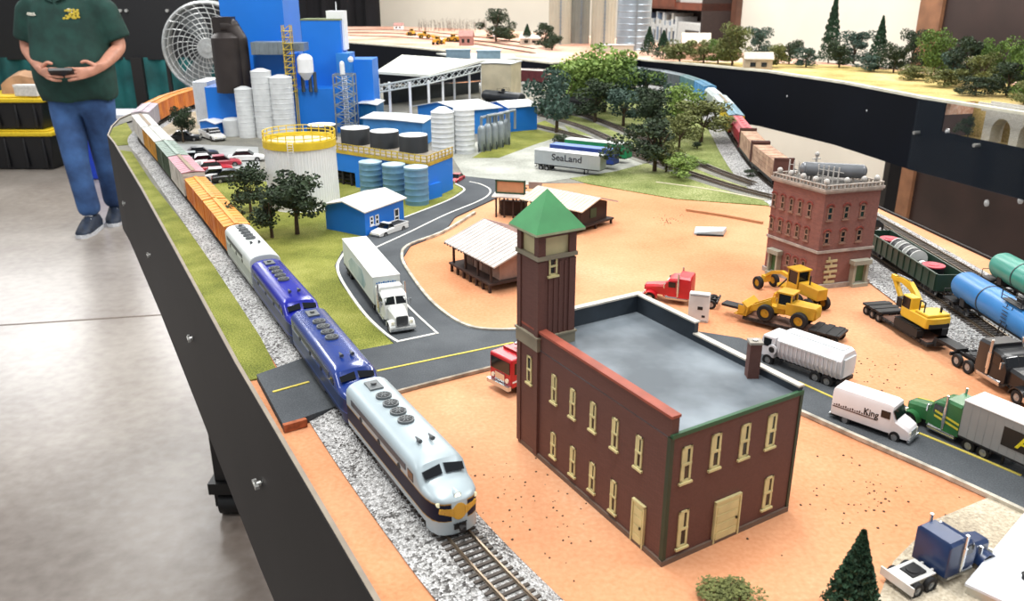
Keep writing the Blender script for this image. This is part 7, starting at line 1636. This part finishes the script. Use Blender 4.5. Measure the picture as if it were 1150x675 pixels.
# drum fan
FY = 6.9; fz = WH(FY, 53); fxx = WX(237, FY, fz); fr_ = .338
t = thing('drum_fan', 'large round white caged fan on a stand behind the plant', 'fan', fxx, FY, 0, R(8), real=True)
wf = M('#c9cccc', .35, .4, key='fanw')
def ring(b, r, y, rr, n=48):
    secs = [[((r+rr*math.cos(a))*math.cos(2*math.pi*i/n), y+rr*math.sin(a), fz+(r+rr*math.cos(a))*math.sin(2*math.pi*i/n)) for a in (0, math.pi/2, math.pi, 3*math.pi/2)] for i in range(n+1)]
    b.loft(secs, caps=False)
b = MB()
secs = [[((fr_)*math.cos(2*math.pi*i/48), y, fz+fr_*math.sin(2*math.pi*i/48)) for y in (-.1, .1)]+[((fr_-.012)*math.cos(2*math.pi*i/48), y, fz+(fr_-.012)*math.sin(2*math.pi*i/48)) for y in (.1, -.1)] for i in range(49)]
b.loft(secs, caps=False); ring(b, fr_, -.1, .012); ring(b, fr_, .1, .012); b.build('drum_shell', wf, t, u=1)
b = MB()
for k in range(1, 9): ring(b, fr_*k/9, -.11-.035*(1-(k/9)**2), .0028)
for k in range(28):
    a0 = 2*math.pi*k/28; pts = [(fr_*s*math.cos(a0+.7*s), -.11-.035*(1-s*s), fz+fr_*s*math.sin(a0+.7*s)) for s in (.15, .4, .65, .85, 1)]
    for p_, q_ in zip(pts[:-1], pts[1:]): b.cyl(p_, q_, .0026, n=4)
b.build('grille', wf, t, u=1)
b = MB(); b.cyl((0, -.16, fz), (0, -.14, fz), .075, n=24); b.cyl((0, -.17, fz), (0, -.16, fz), .035, n=16); b.build('hub_badge', wf, t, u=1)
for k in range(3):
    b = MB(); a0 = 2*math.pi*k/3; secs = []
    for j in range(5):
        s = .06+.24*j/4; wv = .05+.05*j/4; c_, s_ = math.cos(a0), math.sin(a0)
        secs.append([(s*c_-s_*v, yy, fz+s*s_+c_*v) for v, yy in ((-wv, -.03), (wv, .03), (wv, .036), (-wv, -.024))])
    b.loft(secs); b.build('blade', M('#8d9396', .4, .3, key='fblade'), t, u=1)
b = MB(); b.cyl((0, .0, fz), (0, .14, fz), .07, n=16); b.build('motor', M('#4b4f52', .5), t, u=1)
b = MB(); b.box(-.36, -.335, -.02, .02, .1, fz); b.box(.335, .36, -.02, .02, .1, fz); b.box(-.36, .36, -.02, .02, .1, .13)
for sx in (-.3, .3): b.box(sx-.02, sx+.02, -.28, .28, .03, .06); b.cyl((sx, 0, .05), (sx, 0, .12), .02, n=8)
b.build('stand', legm, t, u=1)
# wall shelf unit in the far corner
sp_, sq_ = onW(748), onW(822); n_ = ((WB[1]-WA[1]), -(WB[0]-WA[0])); ln_ = math.hypot(*n_); n_ = (n_[0]/ln_, n_[1]/ln_)
t = thing('hanging_shelf', 'rusty red wall shelf unit hanging in the far corner', 'shelf', sp_[0], sp_[1], 0, math.atan2(sq_[1]-sp_[1], sq_[0]-sp_[0]), real=True); Ls = math.dist(sp_, sq_)
def WHp(p, y): 
    lo, hi = 0, 2
    for _ in range(40):
        m = (lo+hi)/2; Z = m-CAMZ; d = p[1]*pc-Z*ps; up = p[1]*ps+Z*pc
        if CY-FPX*up/d > y: lo = m
        else: hi = m
    return lo
za, zb2, zc2 = WHp(lerp(sp_, sq_, .5), 50), WHp(lerp(sp_, sq_, .5), 10), WHp(lerp(sp_, sq_, .5), 30)
rst = M('#8a4630', .6, var=.25, scale=6, key='rustwood'); dp = .3
b = MB(); b.box(0, Ls, -dp, -.02, zb2, zb2+.06); b.box(0, Ls*.6, -dp-.01, -dp, zb2+.02, zb2+.4); b.build('upper_board', rst, t, u=1)
b = MB(); b.box(0, Ls, -dp, -.02, za, za+.025); b.build('lower_board', M('#cfcac2', .6, key='shw'), t, u=1)
b = MB(); b.box(0, .03, -dp, -.02, za-.1, zb2+.5); b.box(Ls-.03, Ls, -dp, -.02, za-.1, zb2+.5); b.box(0, Ls, -.04, -.02, za, zb2); b.build('upright', M('#3b2b27', .7, key='shd'), t, u=1)
random.seed(4); cols = ['#d8dadd', '#8093ad', '#c9c3b8', '#4a5468', '#e2e2e0', '#a6b2c0', '#77706a']
Lt = math.atan2(sq_[1]-sp_[1], sq_[0]-sp_[0]); x = .06; k = 0
while x < Ls*.56:
    w_ = random.uniform(.03, .06); hh = (zb2-za)*random.uniform(.55, .85); xx = x+w_/2
    bx_ = thing('binder', '%s binder on the far wall shelf, number %s from its left end' % (['white', 'slate blue', 'cream', 'navy', 'bright white', 'pale blue', 'brown grey'][k % 7], 'one two three four five six seven eight nine ten eleven twelve thirteen fourteen fifteen sixteen seventeen eighteen nineteen twenty'.split()[k % 20]), 'binder', sp_[0]+math.cos(Lt)*xx+math.sin(Lt)*.16, sp_[1]+math.sin(Lt)*xx-math.cos(Lt)*.16, za+.025, Lt, 'binders on the wall shelf', real=True)
    MB().box(-w_/2+.002, w_/2-.002, -.1, .1, 0, hh).build('cover', M(cols[k % 7], .6, key='bind%d' % (k % 7)), bx_, u=1); MB().box(-w_/2+.004, w_/2-.004, -.102, -.1, hh*.5, hh*.8).build('spine_label', M('#ececea', .7, key='spl'), bx_, u=1)
    x += w_; k += 1
for f0, f1, hh, lab in ((.62, .95, .75, 'white boxy printer on the right half of the wall shelf'), ):
    xx = Ls*(f0+f1)/2; w_ = Ls*(f1-f0); bx_ = thing('white_printer', lab, 'printer', sp_[0]+math.cos(Lt)*xx+math.sin(Lt)*.16, sp_[1]+math.sin(Lt)*xx-math.cos(Lt)*.16, za+.025, Lt, real=True)
    MB().box(-w_/2, w_/2, -.12, .12, 0, (zb2-za)*hh*.8).build('body', M('#dcdad6', .5, key='prb'), bx_, u=1, bevel=.01); MB().box(-w_*.1, w_*.45, -.13, -.12, .02, (zb2-za)*.4).build('paper_tray', M('#4a403c', .6), bx_, u=1)
xx = Ls*.8; bx_ = thing('white_carton', 'white carton on the upper board of the wall shelf', 'box', sp_[0]+math.cos(Lt)*xx+math.sin(Lt)*.16, sp_[1]+math.sin(Lt)*xx-math.cos(Lt)*.16, zb2+.06, Lt, real=True)
MB().box(-Ls*.17, Ls*.17, -.12, .12, 0, .2).build('carton', M('#d3d1cd', .6, key='crt'), bx_, u=1, bevel=.005); MB().box(-Ls*.17, Ls*.17, -.122, -.12, .09, .11).build('tape', M('#b9b2a0', .5), bx_, u=1)
# ================================================================ the person
fl, frt = W(104, 259, 0), W(131, 247, 0)
mx, my = (fl[0]+frt[0])/2-.13, (fl[1]+frt[1])/2
man = thing('person', 'person in dark green polo shirt and blue jeans holding a small controller', 'person', mx, my, 0, real=True); ARX = .90
skinM = M('#c98f78', .5, var=.12, scale=30, key='skin'); polo = M('#173f38', .85, var=.25, scale=14, bump=.3, bscale=900, key='polo'); jean = M('#3a5f94', .85, var=.35, scale=7, bump=.4, bscale=1200, col2='#1f3860', key='jean'); shoeM = M('#1d2b40', .6, var=.3, scale=30, key='shoe'); hairM = M('#6f675f', .8, var=.3, scale=60, key='hair')
def skinned(name, verts, edges, m, root=0, sub=2, label=None, rem=0):
    me = bpy.data.meshes.new(name); me.from_pydata([v[0] for v in verts], edges, []); me.materials.append(m)
    o = bpy.data.objects.new(name, me); C.objects.link(o); o.parent = man
    me.skin_vertices.new() if hasattr(me.skin_vertices, 'new') and not me.skin_vertices else None
    md = o.modifiers.new('skin', 'SKIN'); md.use_smooth_shade = True
    if not me.skin_vertices:
        bm = bmesh.new(); bm.from_mesh(me); bm.verts.layers.skin.verify(); bm.to_mesh(me); bm.free()
    sv = me.skin_vertices[0].data
    for i, v in enumerate(verts):
        r = v[1]; sv[i].radius = r if isinstance(r, tuple) else (r, r); sv[i].use_root = (i == root)
    s = o.modifiers.new('sub', 'SUBSURF'); s.levels = sub; s.render_levels = sub
    if label: o['label'] = label
    return o
x0 = WX(76, my-.05, 1.1)-mx
hands = []
V = []; E_ = []
def av(p, r, par=None):
    V.append((p, r)); 
    if par is not None: E_.append((par, len(V)-1))
    return len(V)-1
pel = av((x0, 0, .88), (.13, .10)); wst = av((x0, 0, 1.02), (.14, .11), pel); chs = av((x0, .01, 1.25), (.15, .11), wst); nb = av((x0, .02, 1.40), (.07, .065), chs); nk = av((x0, .0, 1.475), .055, nb); hd = av((x0, -.03, 1.56), (.07, .085), nk); hd2 = av((x0, -.03, 1.65), (.078, .098), hd); hd3 = av((x0, -.01, 1.72), (.055, .07), hd2)
for sx, elb, wri, pal in ((-1, (-.285, .03, 1.09), (-.075, -.23, .985), (-.015, -.29, .975)), (1, (.275, .03, 1.10), (.235, -.20, .99), (.165, -.275, .975))):
    sh = av((x0+sx*.17, .02, 1.36), .062, chs); s2 = av((x0+sx*.235, .02, 1.30), .056, sh)
    e = av((x0+elb[0], elb[1], elb[2]), .044, s2)
    mid = tuple(elb[i]*.6+wri[i]*.4 for i in range(3)); m_i = av((x0+mid[0], mid[1], mid[2]), .041, e)
    w_i = av((x0+wri[0], wri[1], wri[2]), (.025, .029), m_i)
    p_i = av((x0+pal[0], pal[1], pal[2]), (.02, .034), w_i)
    dirx = (pal[0]-wri[0]); dl = math.hypot(dirx, pal[1]-wri[1]); ux, uy = dirx/dl, (pal[1]-wri[1])/dl
    tx, ty = (x0+.075)-(x0+pal[0]), -.30-pal[1]
    # four fingers rooted in the palm, stacked along z, curling inward round the controller
    for k, (dz, ln) in enumerate(((.027, .072), (.009, .08), (-.009, .075), (-.026, .06))):
        a = av((x0+pal[0]+ux*.02, pal[1]+uy*.02, pal[2]+dz), .0105, p_i)
        b1 = av((x0+pal[0]+ux*.02-sx*ln*.42, pal[1]+uy*.02-.022, pal[2]+dz*1.15+.0), .0092, a)
        c1 = av((x0+pal[0]+ux*.02-sx*ln*.80, pal[1]+uy*.02-.012, pal[2]+dz*1.2-.004), .0082, b1)
        av((x0+pal[0]+ux*.02-sx*ln*.98, pal[1]+uy*.02+.012, pal[2]+dz*1.2-.006), .007, c1)
    t1 = av((x0+wri[0]+ux*.03, wri[1]+uy*.03, wri[2]+.035), .0125, w_i)
    t2 = av((x0+wri[0]+ux*.06-sx*.012, wri[1]+uy*.05+.005, wri[2]+.052), .0105, t1)
    av((x0+wri[0]+ux*.075-sx*.03, wri[1]+uy*.06+.008, wri[2]+.042), .009, t2)
skinned('body', V, E_, skinM, sub=2)
# head details
b = MB(); b.sph((x0, -.128, 1.585), .017, n=12, sc=(.9, 1.1, 1.2)); b.hexa([(x0-.007, -.12, 1.62), (x0+.007, -.12, 1.62), (x0+.012, -.13, 1.58), (x0-.012, -.13, 1.58)], [(x0-.005, -.11, 1.63), (x0+.005, -.11, 1.63), (x0+.008, -.115, 1.58), (x0-.008, -.115, 1.58)]); b.build('nose', skinM, man, u=1)
for sx in (-1, 1):
    b = MB(); b.sph((x0+sx*.033, -.112, 1.625), .012, n=12); b.build('eye', M('#e9e6e2', .3, key='eyew'), man, u=1); b = MB(); b.sph((x0+sx*.033, -.122, 1.625), .005, n=8); b.build('iris', M('#3a4a58', .3, key='iris'), man, u=1)
    b = MB(); b.sph((x0+sx*.086, -.02, 1.61), .03, n=12, sc=(.35, .6, 1)); b.build('ear', skinM, man, u=1)
b = MB(); b.sph((x0, -.112, 1.545), .024, n=12, sc=(1, .35, .28)); b.build('mouth', M('#a65f56', .5, key='lips'), man, u=1)
b = MB(); b.sph((x0, .0, 1.665), .099, n=24, sc=(.93, 1.08, .95)); hb_ = b
b.v = [(x, max(y, -.075) if z > 1.68 else max(y, -.03), max(z, 1.59)) for x, y, z in b.v]; b.build('hair', hairM, man, u=1)
# polo shirt: torso loft and sleeves fused by a voxel remesh
b = MB(); n = 28; secs = []
for z, rx, ry, cy in ((.80, .215, .155, .0), (.83, .225, .165, -.005), (.93, .232, .185, -.02), (1.03, .232, .185, -.02), (1.14, .228, .16, -.005), (1.25, .222, .145, .005), (1.33, .205, .13, .01), (1.39, .165, .11, .015), (1.425, .10, .085, .015), (1.44, .075, .075, .015)):
    secs.append([(x0+rx*math.copysign(abs(math.cos(2*math.pi*i/n))**.85, math.cos(2*math.pi*i/n)), cy+ry*math.copysign(abs(math.sin(2*math.pi*i/n))**.9, math.sin(2*math.pi*i/n)), z+(.012*math.sin(5*2*math.pi*i/n) if z < .82 else 0)) for i in range(n)])
b.loft(secs)
for sx in (-1, 1):
    b.cyl((x0+sx*.15, .015, 1.365), (x0+sx*.225, .02, 1.29), .085, .08, n=20); b.cyl((x0+sx*.222, .02, 1.30), (x0+sx*.278, .028, 1.145), .080, .074, n=20); b.sph((x0+sx*.222, .02, 1.30), .082, n=18)
sh = b.build('polo_shirt', polo, man, u=1); rm = sh.modifiers.new('fuse', 'REMESH'); rm.mode = 'VOXEL'; rm.voxel_size = .011; rm.use_smooth_shade = True
sm = sh.modifiers.new('smooth', 'SMOOTH'); sm.iterations = 6; sm.factor = .6
for sx in (-1, 1):
    b = MB(); b.hexa([(x0+sx*.004, -.115, 1.355), (x0+sx*.05, -.105, 1.385), (x0+sx*.078, -.05, 1.43), (x0+sx*.05, -.06, 1.44)], [(x0+sx*.008, -.125, 1.36), (x0+sx*.06, -.115, 1.38), (x0+sx*.092, -.055, 1.425), (x0+sx*.06, -.055, 1.455)]); b.build('collar', polo, sh, u=1, bevel=.003)
# chest embroidery
def stitch(cx_, cz_, w_, h_, m, cells, nm, lab):
    b = MB()
    for (u0, v0, s_) in cells: b.sph((x0+cx_+u0*w_, -.137+abs(cx_+u0*w_)**2*1.15, cz_+v0*h_), s_, n=8, sc=(1.5, .5, 1))
    o = b.build(nm, m, sh, u=1); o['label'] = lab
random.seed(2)
zl = WHp((0, my-.13), 16)
stitch(.092, zl, .085, .05, M('#c9b23c', .7, key='emby'), [(random.uniform(-.5, .5), random.uniform(-.5, .5), .006) for _ in range(46)], 'chest_logo', 'yellow embroidered emblem')
stitch(.105, zl+.02, .05, .02, M('#d8d6c8', .7, key='embw'), [(random.uniform(-.5, .5), random.uniform(-.5, .5), .004) for _ in range(14)], 'chest_logo', 'pale embroidered lettering')
stitch(-.145, zl, .05, .012, M('#d8d6c8', .7, key='embw'), [(-.5+k/12, .5*math.sin(k*1.9), .0042) for k in range(13)], 'chest_name', 'small pale embroidered name')
# jeans
f1 = (fl[0]-mx, fl[1]-my); f2 = (frt[0]-mx, frt[1]-my)
J = []; JE = []
def jv(p, r, par=None):
    J.append((p, r)); 
    if par is not None: JE.append((par, len(J)-1))
    return len(J)-1
c = jv((x0, .0, .86), (.19, .14)); jv((x0, .0, .97), (.17, .13), c)
for (fx_, fy_), sx in ((f1, -1), (f2, 1)):
    hx = x0+sx*.1; a = jv((hx, 0, .76), (.118, .12), c)
    k1 = jv((hx*.62+fx_*.38, fy_*.35-.01, .60), .095, a); k2 = jv((hx*.42+fx_*.58, fy_*.6-.025, .46), .078, k1); k3 = jv((hx*.2+fx_*.8, fy_*.85, .26), .072, k2); k4 = jv((fx_, fy_+.02, .085), .073, k3)
skinned('jeans', J, JE, jean, sub=2)
for (fx_, fy_), yaw in ((f1, R(6)), (f2, R(18))):
    T_ = Matrix.Translation((fx_, fy_, 0)) @ Matrix.Rotation(yaw, 4, 'Z'); b = MB(T_); secs = []
    for y, w_, h in ((.10, .032, .075), (.08, .042, .09), (.02, .046, .10), (-.05, .046, .09), (-.11, .05, .065), (-.155, .044, .048), (-.185, .025, .035)):
        secs.append([(-w_, y, .02), (-w_, y, h*.6), (-w_*.7, y, h*.95), (0, y, h+.008), (w_*.7, y, h*.95), (w_, y, h*.6), (w_, y, .02)])
    b.loft(secs); so = b.build('shoe', shoeM, man, u=1, ang=60)
    b = MB(T_); b.prism([(w_, y) for w_, y in ((-.04, .105), (.04, .105), (.052, .0), (.055, -.11), (.035, -.18), (0, -.195), (-.035, -.18), (-.055, -.11), (-.052, 0))], 0, .022); b.build('sole', M('#c9ccd2', .6, key='sole'), so, u=1)
    b = MB(T_)
    for k in range(4): b.cyl((-.025, -.02-.025*k, .1-.012*k), (.025, -.025-.025*k, .1-.012*k), .003, n=5)
    b.build('laces', M('#dcdcdc', .7, key='lace'), so, u=1)
# controller held in both hands
t = thing('throttle_controller', 'small black handheld controller with red dot held by the person', 'controller', mx+x0+.08, my-.315, .985, R(12), real=True)
b = MB(); b.T = Matrix.Rotation(R(-35), 4, 'X'); b.box(-.065, .065, -.035, .035, -.011, .011); b.build('case', M('#17181b', .4, key='ctl'), t, u=1, bevel=.004)
b = MB(); b.T = Matrix.Rotation(R(-35), 4, 'X'); b.cyl((.03, 0, .01), (.03, 0, .02), .013, n=16); b.build('knob', M('#3a3c40', .4, key='knb'), t, u=1)
b = MB(); b.T = Matrix.Rotation(R(-35), 4, 'X')
for k in range(3):
    for j in range(3): b.box(-.05+k*.018, -.04+k*.018, -.025+j*.018, -.015+j*.018, .01, .014)
b.build('buttons', M('#c9cdd4', .5, key='btn'), t, u=1)
# ================================================================ light
sc = bpy.context.scene
w = bpy.data.worlds.new('world'); sc.world = w; w.use_nodes = True
w.node_tree.nodes['Background'].inputs[0].default_value = (.93, .96, 1, 1); w.node_tree.nodes['Background'].inputs[1].default_value = .42
def area(name, loc, rot, sx, sy, power, col=(1, 1, 1)):
    l = bpy.data.lights.new(name, 'AREA'); l.shape = 'RECTANGLE'; l.size = sx; l.size_y = sy; l.energy = power; l.color = col
    o = bpy.data.objects.new(name, l); C.objects.link(o); o.location = loc; o.rotation_euler = rot; return o
for x in (-3.2, -.2, 2.2):
    for y in (.6, 3.6, 6.6):
        if x > 2 and y > 6: continue
        area('ceiling_or_fill_lamp', (x, y, 3.3), (0, 0, 0),   .6, 1.5, 52, (1, .99, .96))
area('bay_window', (-4.6, 8.5, 2.3), (R(-72), 0, 0), 3.4, 1.2, 95, (.97, .98, 1))
area('ceiling_or_fill_lamp', (.6, 6.8, 3.3), (0, 0, 0), .5, 1.3, 40, (1, .98, .94))  # added fill, brightens the cream wall at the back right; no known fixture
area('ceiling_or_fill_lamp', (1.6, 4.9, 3.3), (0, 0, 0), .5, 1.3, 30, (1, .98, .94))  # another added fill for the right wall side, outside the regular lamp grid
v = sc.view_settings; v.view_transform = 'Standard'; v.look = 'None'; v.gamma = 1; v.exposure = 0.2; v.use_curve_mapping = False
